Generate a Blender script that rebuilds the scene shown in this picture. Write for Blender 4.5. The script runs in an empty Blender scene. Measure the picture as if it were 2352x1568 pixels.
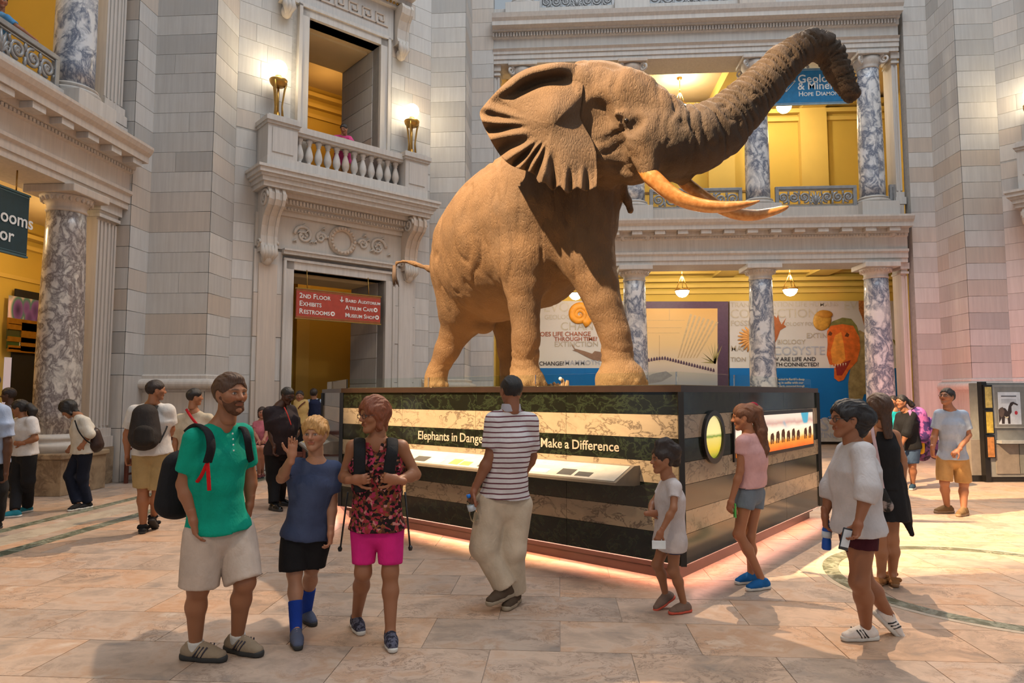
import bpy, bmesh, math, random
import numpy as np
from mathutils import Vector, Matrix
rnd = random.Random(7)
scn = bpy.context.scene
COL = scn.collection
# ---------------------------------------------------------------- camera
F_PX = 1573.0; HOR = 905.0; CAM_H = 1.68; YAW = math.radians(3.9)
PITCH = math.atan((HOR - 784) / F_PX)
cam_d = bpy.data.cameras.new('camera'); cam = bpy.data.objects.new('camera', cam_d); COL.objects.link(cam)
cam.location = (0, 0, CAM_H); cam.rotation_euler = (math.pi / 2 + PITCH, 0, YAW)
cam_d.sensor_width = 36.0; cam_d.lens = 36.0 * F_PX / 2352.0; cam_d.clip_end = 200
scn.camera = cam
# ---------------------------------------------------------------- light
scn.view_settings.view_transform = 'Standard'; scn.view_settings.look = 'None'
scn.view_settings.gamma = 1.0; scn.view_settings.use_curve_mapping = False
scn.view_settings.exposure = 0.0
scn.cycles.use_denoising = True
scn.cycles.max_bounces = 6; scn.cycles.diffuse_bounces = 2; scn.cycles.glossy_bounces = 2
scn.cycles.use_adaptive_sampling = True; scn.cycles.adaptive_threshold = 0.08; scn.cycles.adaptive_min_samples = 16
scn.cycles.transparent_max_bounces = 12
scn.cycles.sample_clamp_indirect = 6.0
W = bpy.data.worlds.new('world'); scn.world = W; W.use_nodes = True
W.node_tree.nodes['Background'].inputs[0].default_value = (0.80, 0.90, 1.0, 1)
W.node_tree.nodes['Background'].inputs[1].default_value = 0.38
def lamp(kind, name, loc, energy, color, aim=None, size=0.3, spot=None, blend=0.5):
    d = bpy.data.lights.new(name, kind); d.energy = energy; d.color = color
    if kind == 'AREA': d.size = size
    else: d.shadow_soft_size = size
    if spot: d.spot_size = math.radians(spot); d.spot_blend = blend
    o = bpy.data.objects.new(name, d); COL.objects.link(o); o.location = loc
    if aim: o.rotation_euler = (Vector(aim) - Vector(loc)).to_track_quat('-Z', 'Y').to_euler()
    return o
# spotlights and skylight high in the dome, added front fill, low pink wash
WARM = (1.0, 0.70, 0.40)
lamp('SPOT', 'dome_spot_elephant', (-7.4, 2.4, 15.5), 70000, WARM, (0.3, 9.5, 3.6), 0.10, 29, 0.3)
lamp('AREA', 'dome_skylight', (3.9, 8.0, 24.0), 2600, (0.86, 0.93, 1.0), (3.9, 8.01, 0), 12.0)
lamp('SPOT', 'dome_spot_back', (5.0, 19.0, 20.0), 19000, (1.0, 0.76, 0.53), (0.2, 5.6, 0.0), 0.05, 50, 0.6)
lamp('SPOT', 'front_fill_left', (-7.0, -7.0, 13.0), 1600, (1.0, 0.74, 0.48), (-1.0, 9.0, 1.0), 0.5, 60, 0.8)  # added warm fill from behind the camera, no known fixture
lamp('SPOT', 'front_fill_right', (8.0, -6.0, 14.0), 1500, (1.0, 0.80, 0.60), (2.0, 9.0, 1.0), 0.5, 60, 0.8)  # second added fill, brightens walls and people from the front
lamp('SPOT', 'pink_wash', (7.2, 14.6, 0.4), 700, (1.0, 0.30, 0.27), (10.4, 18.2, 2.0), 0.3, 75, 0.9)
# ---------------------------------------------------------------- pixel helpers (photo frame 2352 x 1568)
_cy, _sy, _cp, _sp = math.cos(YAW), math.sin(YAW), math.cos(PITCH), math.sin(PITCH)
RV = np.array([_cy, _sy, 0.0]); FV = np.array([-_sy * _cp, _cy * _cp, _sp]); UV = np.array([_sy * _sp, -_cy * _sp, _cp])
CV = np.array([0, 0, CAM_H])
def ray(x, y): return FV + RV * (x - 1176) / F_PX - UV * (y - 784) / F_PX
def gp(x, y, z=0.0):
    d = ray(x, y); return CV + d * ((z - CAM_H) / d[2])
def at(x, y, t): return CV + ray(x, y) * t
def on_y(x, y, Y):
    d = ray(x, y); return CV + d * (Y / d[1])
def on_x(x, y, X):
    d = ray(x, y); return CV + d * (X / d[0])
def depth(p): return float((np.array(p) - CV) @ FV)
# ---------------------------------------------------------------- objects
def tag(o, label=None, cat=None, group=None, kind=None):
    if label: o['label'] = label
    if cat: o['category'] = cat
    if group: o['group'] = group
    if kind: o['kind'] = kind
    return o
def empty(name, loc=(0, 0, 0), label=None, cat=None, group=None, kind=None, rz=0):
    o = bpy.data.objects.new(name, None); COL.objects.link(o)
    o.location = loc; o.rotation_euler = (0, 0, rz); o.empty_display_size = 0.1
    return tag(o, label, cat, group, kind)
def link(name, me, parent=None, mat=None):
    o = bpy.data.objects.new(name, me); COL.objects.link(o)
    if mat and not me.materials: me.materials.append(mat)
    if parent: o.parent = parent
    return o
def copy_tree(o, parent=None):
    c = o.copy(); COL.objects.link(c)
    if parent is not None: c.parent = parent
    for ch in o.children: copy_tree(ch, c)
    return c
class MB:
    """collects shapes, then links them as one mesh"""
    def __init__(s): s.v = []; s.f = []; s.sm = []
    def add(s, vs, fs, smooth=False):
        b = len(s.v); s.v += [tuple(v) for v in vs]; s.f += [tuple(i + b for i in f) for f in fs]; s.sm += [smooth] * len(fs); return s
    def box(s, x0, x1, y0, y1, z0, z1):
        return s.add([(x0, y0, z0), (x1, y0, z0), (x1, y1, z0), (x0, y1, z0), (x0, y0, z1), (x1, y0, z1), (x1, y1, z1), (x0, y1, z1)],
                     [(0, 3, 2, 1), (4, 5, 6, 7), (0, 1, 5, 4), (1, 2, 6, 5), (2, 3, 7, 6), (3, 0, 4, 7)])
    def bbox(s, x0, x1, y0, y1, z0, z1, b=0.02):
        """box with chamfered edges"""
        X, Y, Z = [(x0, x1), (y0, y1), (z0, z1)]
        bm = bmesh.new(); bmesh.ops.create_cube(bm, size=1)
        for v in bm.verts: v.co = Vector((X[v.co.x > 0], Y[v.co.y > 0], Z[v.co.z > 0]))
        bmesh.ops.bevel(bm, geom=bm.edges[:], offset=b, segments=2, affect='EDGES', profile=0.5)
        bm.verts.index_update()
        s.add([v.co[:] for v in bm.verts], [[v.index for v in f.verts] for f in bm.faces]); bm.free(); return s
    def prism(s, poly, a, b, axis='z'):
        """polygon (list of 2d points) extruded from a to b along axis"""
        n = len(poly)
        def p3(p, h): return {'z': (p[0], p[1], h), 'x': (h, p[0], p[1]), 'y': (p[0], h, p[1])}[axis]
        vs = [p3(p, a) for p in poly] + [p3(p, b) for p in poly]
        fs = [(i, (i + 1) % n, n + (i + 1) % n, n + i) for i in range(n)] + [tuple(range(n - 1, -1, -1)), tuple(range(n, 2 * n))]
        return s.add(vs, fs)
    def lathe(s, prof, c=(0, 0, 0), seg=24, smooth=True, sx=1, sy=1):
        n = len(prof); vs = []; fs = []
        for r, z in prof:
            for k in range(seg):
                a = 2 * math.pi * k / seg; vs.append((c[0] + sx * r * math.cos(a), c[1] + sy * r * math.sin(a), c[2] + z))
        for i in range(n - 1):
            for k in range(seg):
                k2 = (k + 1) % seg; fs.append((i * seg + k, i * seg + k2, (i + 1) * seg + k2, (i + 1) * seg + k))
        fs.append(tuple(range(seg - 1, -1, -1))); fs.append(tuple((n - 1) * seg + k for k in range(seg)))
        return s.add(vs, fs, smooth)
    def tube(s, pts, r, seg=6, smooth=True, flat=1.0, up=None):
        pts = [Vector(p) for p in pts]; n = len(pts); rr = r if hasattr(r, '__len__') else [r] * n; vs = []; fs = []
        N = None
        for i, p in enumerate(pts):
            t = (pts[min(i + 1, n - 1)] - pts[max(i - 1, 0)])
            t = t.normalized() if t.length > 1e-9 else Vector((0, 0, 1))
            if N is None:
                N = Vector(up) if up else (Vector((0, 0, 1)) if abs(t.z) < 0.9 else Vector((1, 0, 0)))
            N = (N - t * N.dot(t)); N = N.normalized() if N.length > 1e-6 else t.orthogonal().normalized()
            B = t.cross(N)
            for k in range(seg):
                a = 2 * math.pi * k / seg; vs.append(p + N * (rr[i] * flat * math.cos(a)) + B * (rr[i] * math.sin(a)))
        for i in range(n - 1):
            for k in range(seg):
                k2 = (k + 1) % seg; fs.append((i * seg + k, i * seg + k2, (i + 1) * seg + k2, (i + 1) * seg + k))
        fs.append(tuple(range(seg - 1, -1, -1))); fs.append(tuple((n - 1) * seg + k for k in range(seg)))
        return s.add(vs, fs, smooth)
    def ball(s, c, r, seg=14, rings=9, smooth=True):
        rx, ry, rz = r if hasattr(r, '__len__') else (r, r, r)
        prof = [(math.sin(math.pi * i / rings) + 1e-4, -math.cos(math.pi * i / rings)) for i in range(rings + 1)]
        vs = []; fs = []
        for q, z in prof:
            for k in range(seg):
                a = 2 * math.pi * k / seg; vs.append((c[0] + rx * q * math.cos(a), c[1] + ry * q * math.sin(a), c[2] + rz * z))
        for i in range(rings):
            for k in range(seg):
                k2 = (k + 1) % seg; fs.append((i * seg + k, i * seg + k2, (i + 1) * seg + k2, (i + 1) * seg + k))
        return s.add(vs, fs, smooth)
    def xf(s, M):
        s.v = [tuple(M @ Vector(v)) for v in s.v]; return s
    def mesh(s, name, mat=None):
        me = bpy.data.meshes.new(name); me.from_pydata(s.v, [], s.f)
        me.polygons.foreach_set('use_smooth', s.sm); me.update()
        if mat: me.materials.append(mat)
        return me
    def build(s, name, mat, parent=None, label=None):
        o = link(name, s.mesh(name, mat), parent)
        if label: o['label'] = label
        return o
def text_mesh(txt, size, depth=0.004, align='LEFT', space=1.0, bold=0.0):
    cu = bpy.data.curves.new('t', 'FONT'); cu.body = txt; cu.size = size; cu.extrude = depth; cu.align_x = align
    cu.space_character = space; cu.offset = bold; cu.resolution_u = 3
    ob = bpy.data.objects.new('t', cu)
    me = bpy.data.meshes.new_from_object(ob)
    bpy.data.objects.remove(ob); bpy.data.curves.remove(cu)
    return me
def text(name, txt, size, parent, mat, origin, xdir, ndir, align='LEFT', space=1.0, bold=0.0, up=(0, 0, 1)):
    """lettering laid on a plane: origin, reading direction, outward normal"""
    if ' ' in txt.strip():                       # one object per word
        x = 0.0; ob = None; Xd = Vector(xdir).normalized()
        for wd in txt.split(' '):
            if wd:
                me = text_mesh(wd, size); wdt = max(v.co.x for v in me.vertices); bpy.data.meshes.remove(me)
                ob = text(name, wd, size, parent, mat, Vector(origin) + Xd * x, xdir, ndir, 'LEFT', space, bold); x += wdt
            x += size * 0.26
        return ob
    me = text_mesh(txt, size, 0.002, align, space, bold); me.materials.clear(); me.materials.append(mat)
    X = Vector(xdir).normalized(); N = Vector(ndir).normalized(); U = N.cross(X)
    M = Matrix((X, U, N)).transposed().to_4x4(); M.translation = Vector(origin)
    me.transform(M); return link(name, me, parent)
# ---------------------------------------------------------------- materials
class NT:
    def __init__(s, name):
        s.m = bpy.data.materials.new(name); s.m.use_nodes = True; s.t = s.m.node_tree
        s.b = s.t.nodes['Principled BSDF']; s.o = s.t.nodes['Material Output']
    def n(s, typ, **kw):
        nd = s.t.nodes.new('ShaderNode' + typ)
        for k, v in kw.items():
            if k.startswith('i_'):
                key = k[2:]; key = int(key) if key.isdigit() else key.replace('_', ' ')
                inp = nd.inputs[key]
                if isinstance(v, bpy.types.NodeSocket): s.t.links.new(v, inp)
                else: inp.default_value = v
            else: setattr(nd, k, v)
        return nd
    def l(s, a, b): s.t.links.new(a, b)
    def ramp(s, fac, stops, interp='LINEAR'):
        r = s.n('ValToRGB'); r.color_ramp.interpolation = interp; e = r.color_ramp.elements
        while len(e) < len(stops): e.new(0.5)
        for el, (p, c) in zip(e, stops): el.position = p; el.color = (*c, 1) if len(c) == 3 else c
        s.l(fac, r.inputs[0]); return r.outputs[0]
    def mix(s, fac, a, b, mode='MIX'):
        m = s.n('Mix', data_type='RGBA', blend_type=mode)
        for inp, v in ((m.inputs[0], fac), (m.inputs[6], a), (m.inputs[7], b)):
            if isinstance(v, bpy.types.NodeSocket): s.l(v, inp)
            elif isinstance(v, (int, float)): inp.default_value = v
            else: inp.default_value = (*v, 1)
        return m.outputs[2]
    def pos(s, scale=(1, 1, 1), rot=(0, 0, 0), src='pos'):
        if src == 'pos': v = s.n('NewGeometry').outputs['Position']
        else: v = s.n('TexCoord').outputs[src]
        return s.n('Mapping', i_Vector=v, i_Scale=scale, i_Rotation=rot).outputs[0]
    def noise(s, vec, scale, detail=4, rough=0.55, dist=0.0):
        return s.n('TexNoise', i_Vector=vec, i_Scale=scale, i_Detail=detail, i_Roughness=rough, i_Distortion=dist).outputs[0]
    def bump(s, h, strength=0.3, dist=0.02):
        b = s.n('Bump', i_Height=h, i_Strength=strength, i_Distance=dist); s.l(b.outputs[0], s.b.inputs['Normal'])
    def done(s, color=None, rough=0.6, metal=0.0, spec=None):
        if color is not None:
            if isinstance(color, bpy.types.NodeSocket): s.l(color, s.b.inputs['Base Color'])
            else: s.b.inputs['Base Color'].default_value = (*color, 1)
        if isinstance(rough, bpy.types.NodeSocket): s.l(rough, s.b.inputs['Roughness'])
        else: s.b.inputs['Roughness'].default_value = rough
        s.b.inputs['Metallic'].default_value = metal
        if spec is not None: s.b.inputs['Specular IOR Level'].default_value = spec
        return s.m
def srgb(r, g, b):
    def f(c):
        c /= 255.0; return c / 12.92 if c <= 0.04045 else ((c + 0.055) / 1.055) ** 2.4
    return (f(r), f(g), f(b))
_plain = {}
def plain(color, rough=0.6, metal=0.0, var=0.12, scale=9.0):
    """painted / plain surface with slight mottling"""
    key = (tuple(color), rough, metal)
    if key in _plain: return _plain[key]
    t = NT('finish'); c = Vector(color)
    n = t.noise(t.pos(src='Object'), scale, 3)
    m = t.done(t.ramp(n, [(0.3, tuple(c * (1 - var))), (0.7, tuple(c * (1 + var)))]), rough, metal); _plain[key] = m; return m
def emit(name, color, strength):
    t = NT(name); t.b.inputs['Emission Color'].default_value = (*color, 1); t.b.inputs['Emission Strength'].default_value = strength
    return t.done(color, 0.4)
def limestone(name, base, streak=0.5, tint=0.22):
    t = NT(name); b = Vector(base)
    r = t.n('ObjectInfo').outputs['Random']
    off = t.n('CombineXYZ', i_X=r, i_Y=r, i_Z=r).outputs[0]
    off = t.n('VectorMath', operation='SCALE', i_0=off, i_Scale=13.0).outputs[0]
    g = t.n('VectorMath', operation='ADD', i_0=t.n('NewGeometry').outputs['Position'], i_1=off).outputs[0]
    st = t.n('Mapping', i_Vector=g, i_Scale=(9, 9, 0.45)).outputs[0]
    s1 = t.noise(st, 1.6, 4, 0.65); s2 = t.noise(g, 2.2, 4, 0.6)
    c = t.ramp(r, [(0.0, tuple(b * (1 - tint))), (0.35, tuple(b)), (0.7, tuple(b * (1 + tint * 0.45))), (1.0, (b.x * 0.98, b.y * 0.86, b.z * 0.76))])
    c = t.mix(t.ramp(s1, [(0.35, (0, 0, 0)), (0.75, (1, 1, 1))]), c, t.mix(0.62 * streak, c, (0.28, 0.25, 0.24)))
    c = t.mix(t.ramp(s2, [(0.4, (0, 0, 0)), (0.8, (0.6, 0.6, 0.6))]), c, t.mix(0.35, c, (0.5, 0.42, 0.33)))
    t.bump(s1, 0.12, 0.01)
    return t.done(c, 0.72)
def marble(name, base, dark, scale=1.6, vein=0.06, stretch=(1, 1, 1), rough=0.28, rot=(0, 0, 0), mid=None, randomize=False, amount=0.5):
    t = NT(name); g = t.pos(stretch, rot)
    r = t.n('ObjectInfo').outputs['Random']
    if True:
        off = t.n('CombineXYZ', i_X=r, i_Y=r, i_Z=r).outputs[0]
        g = t.n('VectorMath', operation='ADD', i_0=g, i_1=t.n('VectorMath', operation='SCALE', i_0=off, i_Scale=37.0).outputs[0]).outputs[0]
    w = t.n('TexNoise', i_Vector=g, i_Scale=scale * 0.8, i_Detail=3.0).outputs[1]
    gw = t.n('VectorMath', operation='ADD', i_0=g, i_1=t.n('VectorMath', operation='SCALE', i_0=w, i_Scale=0.9 / scale).outputs[0]).outputs[0]
    a = t.noise(gw, scale * 1.6, 6, 0.62, 0.4)
    v = t.ramp(a, [(0.5 - vein * 1.6, (0, 0, 0)), (0.5, (1, 1, 1)), (0.5 + vein * 1.6, (0, 0, 0))])
    b = t.noise(gw, scale * 0.7, 4, 0.6)
    mask = t.ramp(b, [(0.62 - amount * 0.5, (0, 0, 0)), (0.72 - amount * 0.3, (1, 1, 1))])
    v2 = t.mix(1.0, v, mask, 'MULTIPLY')
    cl = t.ramp(t.noise(gw, scale * 3.2, 5, 0.6), [(0.3, tuple(Vector(base) * 0.86)), (0.7, tuple(base))])
    if mid: cl = t.mix(t.ramp(b, [(0.42, (0, 0, 0)), (0.66, (1, 1, 1))]), cl, mid)
    if randomize: cl = t.mix(1.0, cl, t.ramp(r, [(0, (0.8, 0.78, 0.78)), (0.5, (1, 1, 1)), (1, (1.12, 0.98, 0.86))]), 'MULTIPLY')
    return t.done(t.mix(v2, cl, dark), rough)
M = {}
M['stone'] = limestone('limestone_block', (0.575, 0.548, 0.515))
M['stone_trim'] = limestone('limestone_trim', (0.62, 0.57, 0.52), 0.6, 0.06)
M['mortar'] = plain((0.42, 0.395, 0.365), 0.9)
M['stone_warm'] = limestone('limestone_carved', (0.60, 0.53, 0.46), 0.4, 0.05)
M['col_back'] = marble('veined_column_marble', (0.80, 0.77, 0.74), (0.13, 0.15, 0.21), 1.8, 0.065, (1.0, 1.0, 0.8), 0.25, mid=(0.64, 0.65, 0.68), amount=0.75)
M['col_left'] = marble('speckled_column_marble', (0.72, 0.64, 0.55), (0.17, 0.13, 0.12), 3.6, 0.07, (1, 1, 0.75), 0.25, mid=(0.5, 0.42, 0.38), amount=0.9)
M['ped_col'] = marble('brown_plinth_marble', (0.40, 0.28, 0.17), (0.16, 0.1, 0.06), 2.5, 0.08, rough=0.3)
t = NT('pink_floor_marble'); r_ = t.n('ObjectInfo').outputs['Random']; g_ = t.pos((1.0, 1.25, 1))
g_ = t.n('VectorMath', operation='ADD', i_0=g_, i_1=t.n('VectorMath', operation='SCALE', i_0=t.n('CombineXYZ', i_X=r_, i_Y=r_, i_Z=r_).outputs[0], i_Scale=29.0).outputs[0]).outputs[0]
gw_ = t.n('VectorMath', operation='ADD', i_0=g_, i_1=t.n('VectorMath', operation='SCALE', i_0=t.n('TexNoise', i_Vector=g_, i_Scale=2.4, i_Detail=3.0).outputs[1], i_Scale=0.45).outputs[0]).outputs[0]
c_ = t.ramp(t.noise(gw_, 2.3, 6, 0.62), [(0.28, (0.30, 0.255, 0.225)), (0.40, (0.44, 0.335, 0.265)), (0.50, (0.56, 0.425, 0.335)), (0.60, (0.50, 0.335, 0.235)), (0.72, (0.63, 0.52, 0.43))])
c_ = t.mix(1.0, c_, t.ramp(r_, [(0, (0.78, 0.80, 0.82)), (0.35, (1, 0.97, 0.95)), (0.7, (1.04, 1.0, 0.96)), (1, (1.08, 0.92, 0.78))]), 'MULTIPLY')
v_ = t.ramp(t.noise(gw_, 5.5, 7, 0.7, 0.4), [(0.462, (0, 0, 0)), (0.495, (1, 1, 1)), (0.52, (0, 0, 0))]); mk_ = t.ramp(t.noise(g_, 1.6, 3), [(0.42, (0, 0, 0)), (0.62, (0.8, 0.8, 0.8))])
M['floor'] = t.done(t.mix(t.mix(1.0, v_, mk_, 'MULTIPLY'), c_, (0.22, 0.15, 0.11)), 0.34, 0, 0.28)
M['grout'] = plain((0.36, 0.27, 0.21), 0.7)
M['green_band'] = marble('green_inlay_marble', (0.12, 0.13, 0.085), (0.30, 0.31, 0.23), 3.0, 0.05, rough=0.25, amount=0.7)
M['pale_band'] = marble('pale_inlay_marble', (0.60, 0.50, 0.38), (0.42, 0.33, 0.25), 2.0, 0.04, rough=0.25)
M['ped_dark'] = marble('dark_green_marble', (0.008, 0.009, 0.007), (0.022, 0.030, 0.016), 3.5, 0.03, (1, 1, 1.4), 0.12, (0.5, 0.4, 0), amount=0.8)
M['ped_cream'] = marble('cream_veined_marble', (0.35, 0.275, 0.185), (0.105, 0.078, 0.055), 2.4, 0.020, (1, 1, 1.7), 0.14, (0.3, 0.5, 0.6), amount=0.55)
M['metal_black'] = plain((0.012, 0.010, 0.009), 0.3)
M['bronze_base'] = plain((0.034, 0.019, 0.014), 0.35, 0.2)
M['gold'] = plain((0.42, 0.24, 0.06), 0.36, 0.85)
M['yellow'] = plain((0.66, 0.45, 0.085), 0.75, 0, 0.05, 0.7)
M['yellow_trim'] = plain((0.70, 0.49, 0.12), 0.7, 0, 0.05, 1.0)
M['ceil_warm'] = plain((0.66, 0.50, 0.27), 0.8, 0, 0.06, 1.0)
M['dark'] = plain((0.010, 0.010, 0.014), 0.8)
M['bronze_rail'] = plain((0.30, 0.29, 0.285), 0.45, 0.35)
M['globe'] = emit('lit_glass_globe', (1.0, 0.90, 0.68), 14.0)
M['bowl'] = emit('lit_glass_bowl', (1.0, 0.88, 0.62), 9.0)
M['white_ink'] = plain((0.82, 0.80, 0.76), 0.5)
t = NT('clear_glass'); t.b.inputs['Transmission Weight'].default_value = 1.0; t.b.inputs['IOR'].default_value = 1.05
M['glass'] = t.done((0.86, 0.93, 0.90), 0.02)
# ================================================================= the hall
K = Vector((-8.75, 19.6, 0)); XC = 3.93
class Frame:
    """local (u along, n outward, z up) -> world"""
    def __init__(s, o, u, n):
        s.o = Vector(o); s.u = Vector(u).normalized(); s.n = Vector(n).normalized()
        s.m = Matrix((s.u, s.n, Vector((0, 0, 1)))).transposed().to_4x4(); s.m.translation = s.o
    def p(s, u, n, z=0): return s.o + s.u * u + s.n * n + Vector((0, 0, z))
FB = Frame(K, (1, 0, 0), (0, -1, 0))                 # back colonnade
FL = Frame(K, (0, -1, 0), (1, 0, 0))                 # left colonnade
FD = Frame((-5.275, 16.125, 0), (1, 1, 0), (1, -1, 0))     # diagonal wall with the balcony
FR = Frame((2 * XC + 5.275, 16.125, 0), (-1, 1, 0), (-1, -1, 0))
def sweep(mb, pts, prof, closed_prof=True):
    """profile [(outward, z)] run along a plan polyline with mitred corners; outward is to the right of travel"""
    P = [Vector(p[:2]) for p in pts]; n = len(P); k = len(prof); vs = []; fs = []
    for i in range(n):
        d0 = (P[i] - P[i - 1]).normalized() if i else None
        d1 = (P[i + 1] - P[i]).normalized() if i < n - 1 else None
        a = d0 or d1; b = d1 or d0
        na = Vector((a.y, -a.x)); nb = Vector((b.y, -b.x)); mm = (na + nb)
        mm = mm / max(1e-6, mm.dot(na))
        for o, z in prof: q = P[i] + mm * o; vs.append((q.x, q.y, z))
    for i in range(n - 1):
        for j in range(k):
            j2 = (j + 1) % k; fs.append((i * k + j, i * k + j2, (i + 1) * k + j2, (i + 1) * k + j))
    fs.append(tuple(range(k))); fs.append(tuple((n - 1) * k + j for j in range(k - 1, -1, -1)))
    return mb.add(vs, fs)
def structure(name, mb, mat, label, parent=None):
    o = mb.build(name, mat, parent); tag(o, label, None, None, 'structure'); return o
_unit = MB().box(0, 1, 0, 1, 0, 1).mesh('stone_block', M['stone'])
_unit_trim = MB().box(0, 1, 0, 1, 0, 1).mesh('stone_block_large', M['stone_trim'])
GAP, PROUD, COURSE = 0.009, 0.007, 0.42
def blocks(parent, p0, p1, z0, z1, avg=1.0, seed=0, me=None, course=COURSE, holes=()):
    """courses of stone blocks on the face p0 -> p1 (outward to the right of travel)"""
    r = random.Random(seed); me = me or _unit
    a = Vector(p0[:2]); b = Vector(p1[:2]); L = (b - a).length; d = (b - a) / L; nn = Vector((d.y, -d.x)); ang = math.atan2(d.y, d.x)
    n = max(1, round((z1 - z0) / course)); h = (z1 - z0) / n
    for i in range(n):
        m = max(1, round(L / avg + r.uniform(-0.35, 0.35)))
        cuts = [0] + [L * (j + (0 if m < 2 else r.uniform(-0.22, 0.22))) / m for j in range(1, m)] + [L]
        if m == 2 and i % 2: cuts = [0, L * r.uniform(0.3, 0.45), L]
        za = z0 + i * h
        for j in range(m):
            ca, cb = cuts[j], cuts[j + 1]
            if any(ca < hb and cb > ha and za < hz1 and za + h > hz0 for ha, hb, hz0, hz1 in holes): continue
            o = link('stone_block', me, parent); q = a + d * (ca + GAP / 2) + nn * (PROUD * r.uniform(0.75, 1.1))
            o.location = (q.x, q.y, za + GAP / 2); o.rotation_euler = (0, 0, ang)
            o.scale = (cb - ca - GAP, 0.12, h - GAP)
def wall(name, p0, p1, z0, z1, label, avg=1.0, seed=0, thick=0.6):
    a = Vector(p0[:2]); b = Vector(p1[:2]); d = (b - a).normalized(); nn = Vector((d.y, -d.x)); c = b - nn * thick; e = a - nn * thick
    w = structure(name, MB().prism([a[:], b[:], c[:], e[:]], z0 - 2.3 if z0 < 3 else z0, z1), M['mortar'], label)
    blocks(w, p0, p1, z0, z1, avg, seed); return w
# ---- floor
fl = structure('floor', MB().prism([(-14.5, -3.0), (16, -3.0), (16, 25), (-14.5, 25)], -0.3, -0.006), M['grout'], 'pink and tan marble floor of the hall')
_tile = MB().box(0, 1, 0, 1, -0.05, 0).mesh('floor_tile', M['floor'])
TW, TD = 0.92, 0.61
tiles = []
for j in range(0, 27):
    for i in range(-13, 14):
        x = i * TW + (TW / 2 if j % 2 else 0); y = 2.2 + j * TD
        if not (-8.5 < x < 12.0): continue
        cx, cyy = x + TW / 2, y + TD / 2; dx = cx * _cy + cyy * _sy; t_ = depth((cx, cyy, 0))
        if t_ < 2.4 or abs(dx) / t_ > 0.85: continue
        tiles.append((t_, x, y))
tiles.sort(); rest = MB()
for k_, (t_, x, y) in enumerate(tiles):
    g_ = 0.006
    if k_ < 300:
        o = link('floor_tile', _tile, fl); o.location = (x + g_ / 2, y + g_ / 2, rnd.uniform(-0.001, 0)); o.scale = (TW - g_, TD - g_, 1)
    else: rest.box(x + g_ / 2, x + TW - g_ / 2, y + g_ / 2, y + TD - g_ / 2, -0.05, 0)
for i in range(-16, 18):                              # paving of the ambulatories
    for j in range(0, 7):
        rest.box(i * TW, (i + 1) * TW - 0.006, 18.7 + j * 0.9, 18.7 + (j + 1) * 0.9 - 0.006, -0.05, 0)
for i in range(-4, 28):
    for j in range(0, 7): rest.box(-14.3 + j * 0.9, -14.3 + (j + 1) * 0.9 - 0.006, i * 0.7, i * 0.7 + 0.69, -0.05, -0.001)
tag(rest.build('far_floor_tiles', M['floor'], fl), kind='stuff')
for nm_, xa, xb in (('inlay_band', -5.97, -5.78), ('inlay_band', -6.95, -6.77)):
    MB().box(xa, xb, 1.0, 19.0, -0.02, 0.003).build(nm_, M['green_band'], fl, 'dark green marble strip set in the floor')
MB().box(-6.55, -6.18, 1.0, 19.0, -0.02, 0.0025).build('inlay_band', M['pale_band'], fl)
def ring(r0, r1, c, z, a0=0, a1=2 * math.pi, seg=72):
    mb = MB(); vs = []; fs = []
    for k in range(seg + 1):
        a = a0 + (a1 - a0) * k / seg
        vs += [(c[0] + r0 * math.cos(a), c[1] + r0 * math.sin(a), z), (c[0] + r1 * math.cos(a), c[1] + r1 * math.sin(a), z),
               (c[0] + r1 * math.cos(a), c[1] + r1 * math.sin(a), z - 0.02), (c[0] + r0 * math.cos(a), c[1] + r0 * math.sin(a), z - 0.02)]
    for k in range(seg):
        for j in range(4): fs.append((4 * k + j, 4 * k + (j + 1) % 4, 4 * k + 4 + (j + 1) % 4, 4 * k + 4 + j))
    return mb.add(vs, fs)
RC = (3.95, 6.55)
ring(1.33, 1.47, RC, 0.003).build('inlay_ring', M['green_band'], fl, 'dark green marble ring set in the floor')
ring(1.475, 1.53, RC, 0.0026).build('inlay_ring_border', M['pale_band'], fl)
# ---- piers (plan polylines measured from the square corner K)
ZT = 13.4
left_pts = [(-8.75, 12.72), (-8.40, 12.72), (-8.40, 13.34), (-7.10, 13.34), (-7.10, 14.30), (-3.45, 17.95), (-2.49, 17.95), (-2.49, 19.25), (-1.85, 19.25)]
right_pts = [(2 * XC - x, y) for x, y in left_pts][::-1]
names = ['wall_left_return', 'wall_left_step', 'wall_left_pier', 'wall_left_pier_side', None, 'wall_back_pier', 'wall_back_pier_side', 'wall_back_return']
labs = ['narrow strip of limestone blocks beside the left fluted pilaster', 'narrow receding limestone strip between left pilaster and pier', 'broad limestone pier behind the man with the dark backpack',
        'receding side of the left limestone pier, warmed by the lamp', '', 'limestone pier face right of the balcony doorway', 'receding limestone edge beside the back colonnade', 'limestone strip at the left end of the back colonnade']
for i, nm_ in enumerate(names):
    if nm_: wall(nm_, left_pts[i], left_pts[i + 1], 2.05, ZT, labs[i], 0.95, 10 + i, 0.3)
names = ['wall_right_return', 'wall_right_pier_side', 'wall_right_pier', None, None, None, None, None]
labs = ['limestone strip at the right end of the back colonnade', 'shaded receding side of the right limestone pier', 'front of the right limestone pier above the information kiosk']
for i, nm_ in enumerate(names):
    if nm_: wall(nm_, right_pts[i], right_pts[i + 1], 2.05, ZT, labs[i], 0.85, 40 + i, 0.3)
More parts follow.
